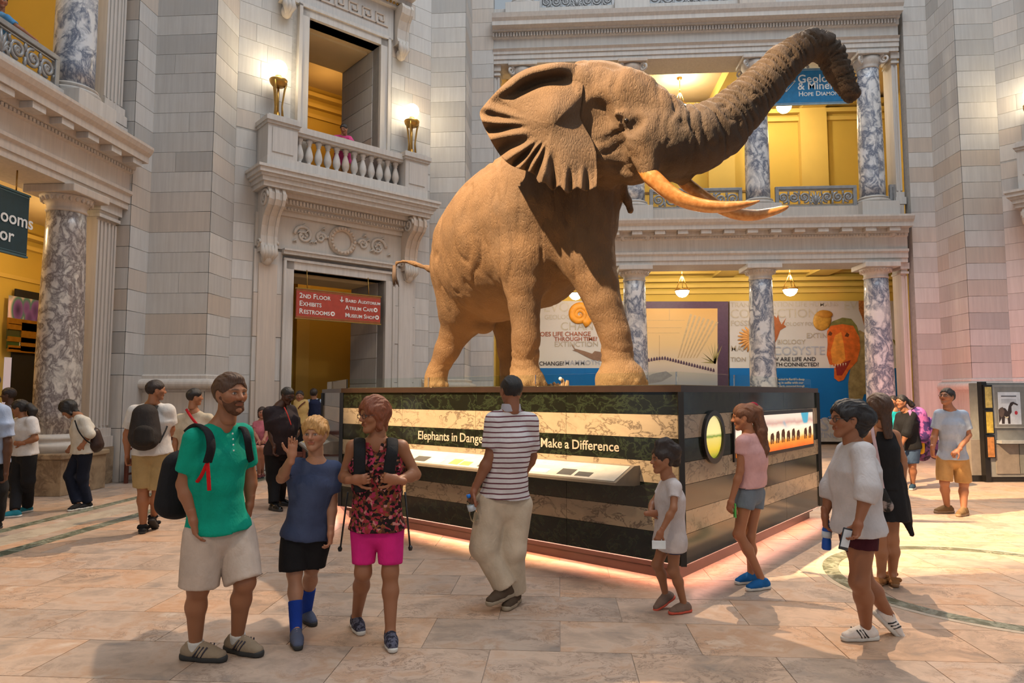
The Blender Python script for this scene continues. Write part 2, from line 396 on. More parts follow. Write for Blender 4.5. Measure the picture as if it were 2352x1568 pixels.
# plinths and the roll moulding that runs round the piers
roll = [(-0.05, 1.74), (0.05, 1.74), (0.05, 1.78)] + [(0.08 + 0.10 * math.sin(a), 1.88 - 0.10 * math.cos(a)) for a in [math.pi * k / 8 for k in range(9)]] + [(0.05, 1.99), (0.05, 2.05), (0.02, 2.08), (-0.05, 2.08)]
base_ = [(-0.05, 0), (0.14, 0), (0.14, 0.34), (0.10, 0.38), (0.08, 0.46), (0.04, 0.5), (-0.05, 0.5)]
for nm_, pts, lab in (('trim_left_pier', left_pts[2:5] + [(-6.95, 14.45)], 'roll moulding round the left pier'),
                      ('trim_back_pier', [(-3.6, 17.8)] + left_pts[5:8], 'roll moulding round the pier beside the back colonnade'),
                      ('trim_right_pier', right_pts[1:4] + [(12.2, 16.9)], 'roll moulding round the right pier')):
    o = structure(nm_, sweep(MB(), pts, roll), M['stone_trim'], lab)
    sweep(MB(), pts, base_).build('base_moulding', M['stone_trim'], o)
for pts, nm_ in ((left_pts, 'left'), (right_pts, 'right')):
    w = structure('wall_%s_plinth' % nm_, MB().box(-9.3, -8.8, 12.8, 13.0, 0, 0.1) if nm_ == 'left' else MB().box(9.7, 9.9, 19.6, 19.8, 0, 0.1), M['mortar'], 'smooth limestone plinth of the %s pier' % nm_)
    rng_ = range(8)
    for i in rng_:
        if i == (4 if nm_ == 'left' else 3): continue
        if nm_ == 'right' and i > 3: continue
        blocks(w, pts[i], pts[i + 1], 0.0, 2.05, 1.4, 70 + i, _unit_trim, 1.02)
# ---- colonnades
UC = [7.75, 10.92, 14.45, 17.61]
ENT_L = [(-0.7, 5.30), (0.30, 5.30), (0.30, 5.42), (0.33, 5.42), (0.33, 5.56), (0.38, 5.60), (0.38, 5.66), (0.31, 5.68), (0.31, 6.00), (0.36, 6.03), (0.36, 6.09), (0.42, 6.10), (0.42, 6.22),
         (0.68, 6.22), (0.68, 6.34), (0.74, 6.40), (0.78, 6.48), (0.78, 6.53), (-0.7, 6.53)]
ENT_U = [(-0.7, 11.32), (0.30, 11.32), (0.30, 11.44), (0.33, 11.44), (0.33, 11.58), (0.36, 11.58), (0.36, 11.66), (0.42, 11.72), (0.31, 11.74), (0.31, 12.04), (0.38, 12.06), (0.38, 12.20), (0.46, 12.22), (0.46, 12.28),
         (0.66, 12.30), (0.66, 12.42), (0.72, 12.50), (0.76, 12.62), (-0.7, 12.62)]
def run(fr, prof, u0, u1):
    mb = MB(); k = len(prof); vs = [fr.p(u, n, z) for u in (u0, u1) for n, z in prof]
    fs = [(j, (j + 1) % k, k + (j + 1) % k, k + j) for j in range(k)] + [tuple(range(k)), tuple(range(2 * k - 1, k - 1, -1))]
    return mb.add(vs, fs)
def fbox(fr, u0, u1, n0, n1, z0, z1, mb=None):
    mb = mb or MB(); return mb.add([fr.p(u, n, z) for z in (z0, z1) for u, n in ((u0, n0), (u1, n0), (u1, n1), (u0, n1))],
                                   [(0, 3, 2, 1), (4, 5, 6, 7), (0, 1, 5, 4), (1, 2, 6, 5), (2, 3, 7, 6), (3, 0, 4, 7)])
def spiral(c, R, turns, start, hand=1, n=26, end=0.16):
    return [(c[0] + R * (1 - (1 - end) * i / n) * math.cos(start + hand * 2 * math.pi * turns * i / n), c[1] + R * (1 - (1 - end) * i / n) * math.sin(start + hand * 2 * math.pi * turns * i / n)) for i in range(n + 1)]
# column kinds: meshes built once in local space
def shaft_profile(r, z0, z1): return [(r * (1.0 - 0.155 * max(0.0, (t - 0.25) / 0.75) ** 1.5), z0 + (z1 - z0) * t) for t in [k / 10 for k in range(11)]]
def attic_base(r, z): return [(r * 1.32, z), (r * 1.32, z + 0.07), (r * 1.36, z + 0.10), (r * 1.32, z + 0.14), (r * 1.16, z + 0.16), (r * 1.12, z + 0.20), (r * 1.2, z + 0.22), (r * 1.22, z + 0.25), (r * 1.1, z + 0.28), (r, z + 0.31)]
def column_meshes(kind, mat):
    out = {}
    if kind == 'lower':
        r = 0.36
        out['pedestal'] = (MB().bbox(-0.56, 0.56, -0.56, 0.56, 0, 0.60, 0.01).bbox(-0.60, 0.60, -0.60, 0.60, 0.60, 0.69, 0.02), M['ped_col'])
        out['base'] = (MB().lathe(attic_base(r, 0.69), seg=32), M['stone_warm'])
        out['shaft'] = (MB().lathe(shaft_profile(r, 0.98, 4.92), seg=32), mat)
        cap = MB().lathe([(r * 0.86, 4.88), (r * 0.92, 4.91), (r * 0.86, 4.94), (r * 0.86, 5.02), (r * 0.95, 5.04), (r * 1.12, 5.12), (r * 1.18, 5.16)], seg=32).bbox(-0.47, 0.47, -0.47, 0.47, 5.16, 5.30, 0.015)
        out['capital'] = (cap, M['stone_trim'])
        egg = MB()
        for k in range(24):
            a = 2 * math.pi * k / 24; egg.ball((r * 1.06 * math.cos(a), r * 1.06 * math.sin(a), 5.10), (0.035, 0.035, 0.055), 6, 5)
        out['egg_ring'] = (egg, M['stone_warm'])
    else:
        r = 0.335
        out['pedestal'] = (MB().bbox(-0.5, 0.5, -0.5, 0.5, 6.52, 6.98, 0.01), M['stone_trim'])
        out['base'] = (MB().lathe([(a, z * 0.7 + 0.3 * 6.98) for a, z in attic_base(r, 6.98)], seg=32), M['stone_trim'])
        out['shaft'] = (MB().lathe(shaft_profile(r, 7.18, 10.92), seg=32), mat)
        cap = MB().lathe([(r * 0.86, 10.88), (r * 0.93, 10.91), (r * 0.88, 10.95), (r * 0.95, 11.0), (r * 1.12, 11.1), (r * 1.1, 11.2)], seg=32).bbox(-0.42, 0.42, -0.42, 0.42, 11.22, 11.32, 0.015)
        out['capital'] = (cap, M['stone_trim'])
        vol = MB()
        for sx in (-1, 1):
            for sy in (-1, 1):
                d = Vector((sx, sy, 0)).normalized(); c = d * 0.47
                pts = [(c.x + d.x * a, c.y + d.y * a, 11.09 + b) for a, b in spiral((0, 0), 0.135, 1.6, math.pi / 2, 1, 20)]
                vol.tube(pts, [0.045 - 0.0012 * i for i in range(21)], 6)
                side = Vector((-d.y, d.x, 0)) * 0.05
                vol.tube([c - side, c + side], 0.10, 12)
                vol.tube([Vector((0, 0, 11.2)) + d * 0.30, c + Vector((0, 0, 0.11 + 11.09 - c.z))], 0.045, 6)
        out['volutes'] = (vol, M['stone_trim'])
    return {k: m.mesh(k, mt) for k, (m, mt) in out.items()}
def place_column(meshes, loc, label, group, dz=0):
    o = empty('column', (loc[0], loc[1], 0), label, 'column', group)
    for nm_, me in meshes.items():
        c = link(nm_, me, o); c.location = (0, 0, dz)
    return o
cm_lb = column_meshes('lower', M['col_back']); cm_ub = column_meshes('upper', M['col_back'])
cm_ll = column_meshes('lower', M['col_left']); cm_ul = column_meshes('upper', M['col_back'])
lab_l = [None, 'lower veined marble column behind the elephant\'s front foot', 'lower veined marble column left of the painted dinosaur head', 'lower veined marble column over the painted dinosaur body']
lab_u = ['upper marble column hidden mostly behind the elephant\'s raised ear', 'upper marble column above the elephant\'s forehead', 'upper marble column crossed by the raised trunk', 'upper marble column right of the trunk tip']
for i, u in enumerate(UC):
    if lab_l[i]: place_column(cm_lb, FB.p(u, 0), lab_l[i], 'lower back columns')
    place_column(cm_ub, FB.p(u, 0), lab_u[i], 'upper back columns')
    place_column(cm_ub, FB.p(u, 0), ['leftmost column base of the top storey', 'second column base of the top storey', 'third column base of the top storey', 'rightmost column base of the top storey'][i], 'top storey columns', 6.10)
place_column(cm_ll, FL.p(8.15, 0), 'tall speckled marble column at the left edge', 'left colonnade columns')
place_column(cm_ul, FL.p(8.15, 0), 'upper marble column with dark swirls, above the left cornice', 'left colonnade columns')
# pilasters (antae) with flutes
def pilaster(fr, u0, u1, n, z0, z1, label, cat='pilaster'):
    o = empty('pilaster', fr.p((u0 + u1) / 2, n, 0), label, cat)
    Mi = Matrix.Translation(-Vector(o.location))
    w = u1 - u0; k = 5 if w > 0.3 else 1; mb = fbox(fr, u0, u1, n - 0.5, n - 0.03, z0 + 0.35, z1 - 0.3)
    for j in range(k + 1):
        a = u0 + w * j / k - 0.02; b = a + 0.04
        if j == 0: a, b = u0, u0 + 0.05
        if j == k: a, b = u1 - 0.05, u1
        fbox(fr, a, b, n - 0.03, n, z0 + 0.4, z1 - 0.35, mb)
    mb.xf(Mi).build('shaft', M['stone_trim'], o)
    m2 = fbox(fr, u0 - 0.06, u1 + 0.06, n - 0.5, n + 0.07, z0, z0 + 0.2); fbox(fr, u0 - 0.03, u1 + 0.03, n - 0.5, n + 0.04, z0 + 0.2, z0 + 0.35, m2)
    m2.xf(Mi).build('base', M['stone_trim'], o)
    m3 = fbox(fr, u0 - 0.03, u1 + 0.03, n - 0.5, n + 0.05, z1 - 0.3, z1 - 0.24); fbox(fr, u0 - 0.04, u1 + 0.04, n - 0.5, n + 0.07, z1 - 0.17, z1, m3); fbox(fr, u0, u1, n - 0.5, n + 0.02, z1 - 0.24, z1 - 0.17, m3)
    m3.xf(Mi).build('capital', M['stone_trim'], o); return o
pilaster(FL, 6.98, 7.53, 0.15, 0.69, 5.30, 'tall fluted pilaster beside the left marble column')
pilaster(FL, 6.98, 7.53, 0.15, 6.95, 11.32, 'upper fluted pilaster at the top left')
pilaster(FB, 6.90, 7.06, 0.15, 6.95, 11.32, 'thin pilaster at the left end of the upper back gallery')
pilaster(FB, 18.22, 18.38, 0.15, 0.69, 5.30, 'thin pilaster at the right end of the lower back colonnade')
pilaster(FB, 18.2, 18.36, 0.15, 6.95, 11.32, 'thin pilaster at the right end of the upper back gallery')
fbox(FL, 6.93, 7.56, -0.4, 0.25, 0, 0.69).build('pilaster_plinth', M['ped_col'], None).update_tag()
tag(bpy.data.objects['pilaster_plinth'], 'brown marble plinth under the left fluted pilaster', 'plinth')
for fr, side, u0, u1 in ((FB, 'back', 6.88, 18.35), (FL, 'left', 6.88, 17.0)):
    o = structure('trim_%s_lower_entablature' % side, run(fr, ENT_L, u0, u1), M['stone_trim'], 'bracketed cornice over the lower %s colonnade' % side)
    n = int((u1 - u0 - 0.2) / 0.63)
    for k in range(n + 1):
        u = u0 + 0.15 + 0.63 * k; fbox(fr, u, u + 0.28, 0.42, 0.64, 6.11, 6.215).build('modillion', M['stone_trim'], o)
    d = MB()
    for k in range(int((u1 - u0) / 0.08)): fbox(fr, u0 + 0.08 * k, u0 + 0.08 * k + 0.05, 0.35, 0.385, 6.03, 6.085, d)
    tag(d.build('egg_and_dart', M['stone_warm'], o), kind='stuff')
    o = structure('trim_%s_upper_entablature' % side, run(fr, ENT_U, u0, u1), M['stone_trim'], 'dentilled cornice over the upper %s gallery' % side)
    d = MB()
    for k in range(int((u1 - u0) / 0.085)): fbox(fr, u0 + 0.085 * k, u0 + 0.085 * k + 0.05, 0.38, 0.44, 12.08, 12.19, d)
    tag(d.build('dentils', M['stone_trim'], o), kind='stuff')
    o = structure('trim_%s_gallery_dado' % side, fbox(fr, u0, u1, -0.4, 0.22, 6.52, 6.93), M['stone_trim'], 'plain stone course under the upper %s gallery railing' % side)
    if side == 'back':
        structure('trim_top_dado', fbox(fr, u0, u1, -0.4, 0.28, 12.62, 13.0), M['stone_trim'], 'pale stone course above the upper cornice')
# pierced bronze railings of the galleries
def rail_panel_mesh(w, h=0.60):
    f = MB(); f.bbox(-w / 2, w / 2, -0.05, 0.05, h - 0.09, h, 0.01); f.bbox(-w / 2, w / 2, -0.04, 0.04, 0, 0.05, 0.01)
    for s in (-1, 1): f.bbox(s * w / 2 - 0.05, s * w / 2 + 0.05, -0.045, 0.045, 0, h, 0.01)
    f.box(-w / 2, w / 2, -0.02, 0.02, h - 0.13, h - 0.11); f.box(-w / 2, w / 2, -0.02, 0.02, 0.07, 0.085)
    s = MB(); n = max(2, int(round(w / 2 / 0.42))); cw = (w / 2 - 0.2) / n if w > 1.2 else (w - 0.1) / 2; cz = h / 2 - 0.02
    for sd in (-1, 1):
        for k in range(n if w > 1.2 else 1):
            cx = sd * (0.17 + cw * (k + 0.5)) if w > 1.2 else sd * cw / 2
            R = min(cw * 0.5, 0.185)
            s.tube([(a, 0, b) for a, b in spiral((cx, cz), R, 1.7, math.pi * (0.5 if k % 2 else 1.5), sd * (1 if k % 2 else -1), 24)], [0.032] * 25, 6)
            for q in range(6):
                a = q * math.pi / 3; s.tube([(cx, 0, cz), (cx + 0.075 * math.cos(a), 0, cz + 0.075 * math.sin(a))], [0.03, 0.008], 5)
            for q in (-1, 1):
                s.tube([(cx + R * 0.9, 0, cz + q * 0.05), (cx + R * 1.1, 0, cz + q * 0.15), (cx + R * 0.8, 0, cz + q * 0.21)], [0.028, 0.026, 0.01], 5)
                s.tube([(cx - R * 0.9, 0, cz + q * 0.05), (cx - R * 1.1, 0, cz + q * 0.15), (cx - R * 0.8, 0, cz + q * 0.21)], [0.028, 0.026, 0.01], 5)
    if w > 1.2:
        for q in range(9):
            a = math.pi * (0.5 + (q - 4) * 0.17); s.tube([(0, 0, cz - 0.2), (0.12 * math.cos(a), 0, cz - 0.05 + 0.1 * math.sin(a)), (0.2 * math.cos(a), 0, cz - 0.1 + 0.3 * math.sin(a))], [0.03, 0.035, 0.01], 5)
        s.ball((0, -0.02, cz - 0.05), (0.07, 0.05, 0.11), 8, 6)
    return f.mesh('rail_frame', M['bronze_rail']), s.mesh('scrollwork', M['bronze_rail'])
def rail(fr, u0, u1, z, label, group, n=0.05):
    key = round(u1 - u0, 2)
    if key not in rail.cache: rail.cache[key] = rail_panel_mesh(u1 - u0)
    o = empty('gallery_railing', fr.p((u0 + u1) / 2, n, z), label, 'railing', group, rz=math.atan2(fr.u.y, fr.u.x))
    for me in rail.cache[key]: link(me.name.split('.')[0], me, o)
rail.cache = {}
gaps = [(7.08, 7.24), (8.26, 10.41), (11.43, 13.94), (14.96, 17.10), (18.12, 18.24)]
for (a, b), lab in zip([gaps[1], gaps[2], gaps[3]], ['pierced scroll railing behind the elephant\'s neck', 'pierced scroll railing behind the tusks, centre of the upper gallery', 'pierced scroll railing with palmette, right bay of the upper gallery']):
    rail(FB, a, b, 6.95, lab, 'upper gallery railings')
rail(FB, 18.09, 18.16, 6.95, 'short pierced railing piece beside the right pilaster', 'upper gallery railings')
for (a, b), lab in zip([gaps[1], gaps[2], gaps[3]], ['pierced railing of the top storey, left bay', 'pierced railing of the top storey, middle bay', 'pierced railing of the top storey, right bay']):
    rail(FB, a, b, 13.0, lab, 'top storey railings')
rail(FL, 8.66, 11.0, 6.95, 'carved scroll railing under the leaning person at the top left', 'left gallery railings')
# ---- rooms behind the colonnades
def room(name, lab, x0, x1, y0, y1, z0, z1, mat, faces):
    for f in faces:
        mb = MB()
        if f == 'N': mb.box(x0, x1, y1, y1 + 0.2, z0, z1)
        if f == 'S': mb.box(x0, x1, y0 - 0.2, y0, z0, z1)
        if f == 'W': mb.box(x0 - 0.2, x0, y0, y1, z0, z1)
        if f == 'E': mb.box(x1, x1 + 0.2, y0, y1, z0, z1)
        if f == 'T': mb.box(x0 - 0.2, x1 + 0.2, y0, y1 + 0.2, z1, z1 + 0.25)
        structure({'T': 'ceiling_', 'N': 'wall_', 'S': 'wall_', 'E': 'wall_', 'W': 'wall_'}[f] + name + {'T': '', 'N': '_north', 'S': '_south', 'W': '_west', 'E': '_east'}[f], mb,
                  M['ceil_warm'] if f == 'T' else mat, lab + (' ceiling' if f == 'T' else ' wall'))
room('lower_back', 'warm lit lower passage behind the back colonnade,', -2.2, 11.6, 19.55, 24.0, 0, 6.05, M['yellow'], 'NWET')
room('upper_back', 'yellow upper gallery behind the back colonnade,', -2.2, 11.6, 19.55, 24.0, 6.4, 12.0, M['yellow'], 'NWET')
room('lower_left', 'yellow passage behind the left colonnade,', -13.4, -9.0, 1.0, 17.0, 0, 6.05, M['yellow'], 'WNT')
room('upper_left', 'yellow gallery at the top left,', -13.4, -9.0, 1.0, 14.0, 6.4, 12.0, M['yellow'], 'WNT')
structure('floor_upper_back', MB().box(-2.2, 11.6, 19.4, 24.0, 6.3, 6.45), M['stone_trim'], 'floor of the upper back gallery')
structure('floor_upper_left', MB().box(-13.4, -8.9, 1.0, 14.0, 6.3, 6.45), M['stone_trim'], 'floor of the upper left gallery')
ctrim = MB()
for z, d in ((5.15, 0.10), (5.35, 0.18), (5.55, 0.26), (5.80, 0.42)): ctrim.box(-2.2, 11.6, 24.0 - d, 24.02, z, z + 0.12)
structure('trim_passage_cornice', ctrim, M['yellow_trim'], 'yellow stepped cornice above the exhibition mural')
ctrim = MB()
for z, d in ((11.2, 0.12), (11.45, 0.24), (11.7, 0.4)): ctrim.box(-2.2, 11.6, 24.0 - d, 24.02, z, z + 0.14)
for x in (-1.0, 2.17, 5.7, 8.86):
    ctrim.box(x - 0.4, x + 0.4, 19.9, 24, 11.6, 12.0); ctrim.box(x - 0.45, x + 0.45, 23.75, 24.0, 6.4, 11.6)
structure('trim_gallery_cornice', ctrim, M['yellow_trim'], 'yellow cornice and beams of the upper gallery')
ctrim = MB()
for x in (-1.0, 2.17, 5.7, 8.86): ctrim.box(x - 0.35, x + 0.35, 19.9, 24, 5.72, 6.05)
structure('trim_passage_beams', ctrim, M['yellow_trim'], 'yellow beams under the passage ceiling')
ctrim = MB()
for z, d in ((4.5, 0.05), (5.3, 0.15), (5.55, 0.3)): ctrim.box(-13.42, -13.4 + d, 1, 17, z, z + 0.1)
for z, d in ((10.9, 0.15), (11.3, 0.3)): ctrim.box(-13.42, -13.4 + d, 1, 14, z, z + 0.12)
for y in (11.85, 8.68): ctrim.box(-13.4, -9, y - 0.3, y + 0.3, 5.75, 6.05)
structure('trim_left_passage_cornice', ctrim, M['yellow_trim'], 'yellow cornice lines of the left passage')
# framed plaque on the gallery wall
o = empty('wall_plaque', (4.6, 23.9, 7.7), 'pale yellow framed plaque on the upper gallery wall', 'plaque')
MB().bbox(-1.95, 1.95, -0.04, 0.08, 0, 1.0, 0.02).build('panel', M['yellow_trim'], o)
fm = MB()
for a, b, c, d in ((-2.0, 2.0, 0.98, 1.05), (-2.0, -1.93, 0, 1.05), (1.93, 2.0, 0, 1.05)): fm.box(a, b, -0.07, 0.05, c, d)
fm.build('frame', plain((0.22, 0.12, 0.03), 0.5), o)
text('lettering', 'TAN          ERIC  PENNER', 0.2, o, plain((0.45, 0.27, 0.05), 0.6), (-0.6, -0.05, 0.45), (1, 0, 0), (0, -1, 0))
# pendants
def pendant(name, p, label, drop, group, r=0.21):
    o = empty(name, p, label, 'pendant lamp', group)
    MB().lathe([(0.01, -r * 0.95), (r * 0.5, -r * 0.82), (r * 0.85, -r * 0.45), (r, 0.0), (r * 0.96, 0.03)], seg=20).build('glass_bowl', M['bowl'], o)
    MB().lathe([(r * 1.02, 0.0), (r * 1.06, 0.02), (r * 1.02, 0.05)], seg=20).build('rim', M['gold'], o)
    c = MB()
    for k in range(3):
        a = 2 * math.pi * k / 3 + 0.4; c.tube([(r * math.cos(a), r * math.sin(a), 0.03), (0, 0, 0.55)], 0.012, 5)
    c.build('chains', M['gold'], o)
    MB().tube([(0, 0, 0.53), (0, 0, drop)], 0.012, 5).lathe([(0.02, drop - 0.1), (0.09, drop - 0.04), (0.09, drop)], seg=10).build('rod', M['gold'], o)
    l = lamp('POINT', 'pendant_light', Vector(p) + Vector((0, 0, 0.42)), pendant.e, (1.0, 0.87, 0.66), None, 0.15); return o
pendant.e = 120
for (x, y), lab in (((1322, 674), 'glowing bowl pendant above the orange ammonite'), ((1567, 668), 'glowing bowl pendant above the purple framed mural'), ((1815, 665), 'glowing bowl pendant above the acorn picture')):
    p = on_y(x, y, 21.8); pendant('pendant_lamp', p, lab, 6.05 - p[2], 'passage pendants', 0.22)
pendant.e = 190
for (x, y), lab in (((1562, 245), 'glowing bowl pendant over the elephant\'s forehead'), ((1801, 244), 'glowing bowl pendant half hidden under the blue sign')):
    p = on_y(x, y, 22.0); pendant('pendant_lamp', p, lab, 12.0 - p[2], 'gallery pendants', 0.24)
lamp('POINT', 'left_passage_lamp', (-11.2, 11.0, 5.0), 150, (1.0, 0.72, 0.38), None, 0.2)
lamp('POINT', 'left_passage_lamp_b', (-11.2, 15.0, 4.8), 90, (1.0, 0.72, 0.38), None, 0.2)
lamp('POINT', 'left_gallery_lamp', (-11.2, 10.5, 10.6), 120, (1.0, 0.72, 0.38), None, 0.2)
lamp('POINT', 'right_gallery_lamp', (8.2, 21.8, 10.2), 60, (1.0, 0.72, 0.38), None, 0.2)
lamp('POINT', 'left_end_gallery_lamp', (-0.5, 21.8, 10.4), 60, (1.0, 0.72, 0.38), None, 0.2)
# ================================================================= diagonal walls: doorway below, balcony above
def portal(fr, side, full=True):
    L2 = 2.58
    # wall as a set of panels round the two openings; everything in (u, n, z)
    w = MB()
    for u0, u1, z0, z1 in ((-L2, -1.21, 0, 7.0), (1.21, L2, 0, 7.0), (-1.21, 1.21, 4.54, 7.0), (-L2, -0.97, 7.0, ZT), (0.97, L2, 7.0, ZT), (-0.97, 0.97, 10.66, ZT)):
        fbox(fr, u0, u1, -0.35, 0.0, z0, z1, w)
    wl = structure('wall_%s_diagonal' % side, w, M['mortar'], 'limestone wall with the balcony and doorway' if side == 'left' else 'limestone wall with the lamp at the right edge')
    flip = side != 'left'
    def fb(u0, u1, z0, z1, sd):
        a, b = fr.p(u0, 0), fr.p(u1, 0)
        if flip: a, b = b, a
        blocks(wl, a, b, z0, z1, 0.62, sd)
    fb(-L2, -1.35, 7.6, ZT, 101); fb(1.35, L2, 7.6, ZT, 102); fb(-L2, -2.12, 0, 7.56, 103); fb(2.12, L2, 0, 7.56, 104)
    T = M['stone_trim']
    # lower door case
    d = structure('door_%s_case' % side, MB(), T, 'moulded limestone door surround under the balcony' if side == 'left' else 'moulded limestone surround at the right edge')
    for s in (-1, 1):
        m = MB(); fbox(fr, s * 1.21, s * 1.40, -0.3, 0.10, 0, 4.72, m); fbox(fr, s * 1.40, s * 1.46, -0.3, 0.14, 0, 4.76, m); m.build('jamb', T, d)
        if full:
            for i in range(5): fbox(fr, s * 1.47, s * 2.11, -0.1, 0.06 + 0.012 * (i % 2), 0.02 + i * 0.98, 0.99 + i * 0.98).build('stone_block', T, d)
        m = MB(); fbox(fr, s * 1.60, s * 2.02, -0.1, 0.10, 0.4, 4.6, m); m.build('pilaster_strip', T, d)
    m = MB(); fbox(fr, -1.40, 1.40, -0.3, 0.10, 4.54, 4.72, m); fbox(fr, -1.46, 1.46, -0.3, 0.14, 4.72, 4.78, m); fbox(fr, -1.5, 1.5, -0.1, 0.2, 4.86, 4.94, m); fbox(fr, -1.5, 1.5, -0.1, 0.24, 4.94, 4.98, m); m.build('lintel', T, d)
    m = MB(); fbox(fr, -2.1, 2.1, -0.1, 0.05, 4.98, 5.75, m); m.build('frieze', M['stone_warm'], d)
    # frieze ornament: wreath and scrolls
    r = MB(); n0 = 0.07
    r.tube([fr.p(0.30 * math.cos(a), n0, 5.38 + 0.30 * math.sin(a)) for a in [2 * math.pi * k / 28 for k in range(29)]], 0.07, 8)
    for k in range(22):
        a = 2 * math.pi * k / 22; q = fr.p(0.30 * math.cos(a), n0 + 0.06, 5.38 + 0.30 * math.sin(a)); r.ball(q, 0.045, 6, 4)
    r.build('wreath', M['stone_warm'], d)
    if full:
        r = MB()
        for s in (-1, 1):
            for cx, R, st, h in ((0.98, 0.23, 0.0, 1), (0.56, 0.13, math.pi, -1)):
                r.tube([fr.p(s * a, n0, b) for a, b in spiral((cx, 5.38), R, 1.5, st, h, 24)], [0.045 - 0.001 * i for i in range(25)], 6)
                for q in range(6):
                    a = q * math.pi / 3; r.ball(fr.p(s * (cx + 0.07 * math.cos(a)), n0, 5.38 + 0.07 * math.sin(a)), 0.035, 6, 4)
            for k in range(9):
                a = k * 0.7; c = (s * (0.45 + 0.1 * k), 5.38 + 0.2 * math.sin(a * 1.9)); r.tube([fr.p(c[0], n0, c[1]), fr.p(c[0] + 0.07, n0 + 0.02, c[1] + 0.05), fr.p(c[0] + 0.09, n0, c[1] - 0.02)], [0.01, 0.035, 0.008], 5)
        r.build('scroll_relief', M['stone_warm'], d)
    # soffit mouldings under the balcony
    m = MB()
    for z, n in ((5.75, 0.12), (5.86, 0.20), (5.97, 0.30), (6.10, 0.42)): fbox(fr, -1.66, 1.66, -0.1, n, z, z + 0.13, m)
    m.build('bed_moulding', M['stone_warm'], d)
    if full:
        m = MB()
        for k in range(40):
            u = -1.6 + k * 0.082; m.ball(fr.p(u, 0.22, 5.90), 0.032, 6, 4)
            fbox(fr, u - 0.02, u + 0.02, 0.30, 0.34, 5.98, 6.08, m)
        tag(m.build('egg_and_dart', M['stone_warm'], d), kind='stuff')
    # scroll brackets
    for s in ((-1, 1) if full else (1,)):
        lab = {(-1, 'left'): 'carved scroll bracket under the left end of the balcony', (1, 'left'): 'carved scroll bracket under the right end of the balcony'}.get((s, side), 'carved scroll bracket at the right edge of the picture')
        b = empty('scroll_bracket', fr.p(s * 1.86, 0.0, 4.5), lab, 'bracket'); Mi = Matrix.Translation(-Vector(b.location))
        prof = [(0, 6.2), (0.60, 6.2), (0.66, 6.08), (0.66, 5.94), (0.60, 5.82), (0.48, 5.74), (0.36, 5.62), (0.27, 5.42), (0.23, 5.2), (0.24, 5.04), (0.27, 4.94), (0.25, 4.84), (0, 4.84)]
        k = len(prof); w0 = 0.17; mb = MB()
        for uu0, uu1, sc in ((-0.19, -0.12, 1.0), (-0.12, -0.045, 0.93), (-0.045, 0.045, 1.0), (0.045, 0.12, 0.93), (0.12, 0.19, 1.0)):
            vs = [fr.p(s * 1.86 + u, n * sc, z) for u in (uu0, uu1) for n, z in prof]
            mb.add(vs, [(j, (j + 1) % k, k + (j + 1) % k, k + j) for j in range(k)] + [tuple(range(k)), tuple(range(2 * k - 1, k - 1, -1))])
        mb.xf(Mi).build('console', M['stone_warm'], b)
        for e in (-1, 1):
            u = s * 1.86 + e * 0.2
            MB().tube([fr.p(u, 0.42 + a, 5.98 + bb) for a, bb in spiral((0, 0), 0.21, 1.8, 0, 1, 24)], [0.035] * 25, 6).xf(Mi).build('volute', M['stone_warm'], b)
            MB().tube([fr.p(u, 0.14 + a, 5.02 + bb) for a, bb in spiral((0, 0), 0.11, 1.5, 0, 1, 18)], [0.026] * 19, 6).xf(Mi).build('volute', M['stone_warm'], b)
        mb = MB()
        for q in range(5):
            u = s * 1.86 + (q - 2) * 0.075; mb.tube([fr.p(u, 0.26, 4.98), fr.p(u, 0.27, 4.8), fr.p(u * 0.5 + s * 0.93, 0.16, 4.62)], [0.03, 0.06, 0.02], 6)
        mb.ball(fr.p(s * 1.86, 0.12, 4.72), (0.14, 0.12, 0.17), 10, 7)
        mb.xf(Mi).build('leaf_drop', M['stone_warm'], b)
    # balcony slab
    bal = empty('balcony', fr.p(0, 0, 6.2), 'limestone balcony with moulded edge above the doorway' if side == 'left' else 'limestone balcony end at the right edge', 'balcony'); Mi = Matrix.Translation(-Vector(bal.location))
    m = MB()
    for z0, z1, e, n in ((6.20, 6.30, 2.18, 0.66), (6.30, 6.40, 2.22, 0.72), (6.40, 6.46, 2.27, 0.76), (6.46, 6.56, 2.32, 0.82), (6.56, 6.62, 2.36, 0.86), (6.62, 6.90, 2.1, 0.62)): fbox(fr, -e, e, -0.2, n, z0, z1, m)
    m.xf(Mi).build('slab', T, bal)
    for s in (-1, 1):
        m = MB(); a, b = sorted((s * 1.42, s * 2.10)); fbox(fr, a, b, -0.1, 0.62, 6.9, 7.62, m); fbox(fr, a + 0.1, b - 0.1, 0.5, 0.64, 7.0, 7.55, m); fbox(fr, a - 0.03, b + 0.03, -0.1, 0.66, 7.62, 7.68, m); fbox(fr, a - 0.06, b + 0.06, -0.1, 0.70, 7.68, 7.78, m); fbox(fr, a, b, -0.1, 0.62, 7.78, 7.84, m)
        m.xf(Mi).build('pedestal', T, bal)
    if full:
        m = MB(); fbox(fr, -1.42, 1.42, 0.22, 0.56, 7.60, 7.74, m); fbox(fr, -1.42, 1.42, 0.26, 0.52, 7.54, 7.60, m); m.xf(Mi).build('rail', T, bal)
        bm = MB().lathe([(0.085, 0), (0.085, 0.05), (0.05, 0.07), (0.045, 0.1), (0.085, 0.18), (0.095, 0.25), (0.075, 0.36), (0.045, 0.46), (0.04, 0.5), (0.06, 0.52), (0.045, 0.54), (0.075, 0.58), (0.075, 0.64)], seg=12).mesh('baluster', T)
        for k in range(12):
            o = link('baluster', bm, bal); o.location = Mi @ fr.p(-1.27 + k * 2.54 / 11, 0.38, 6.90)
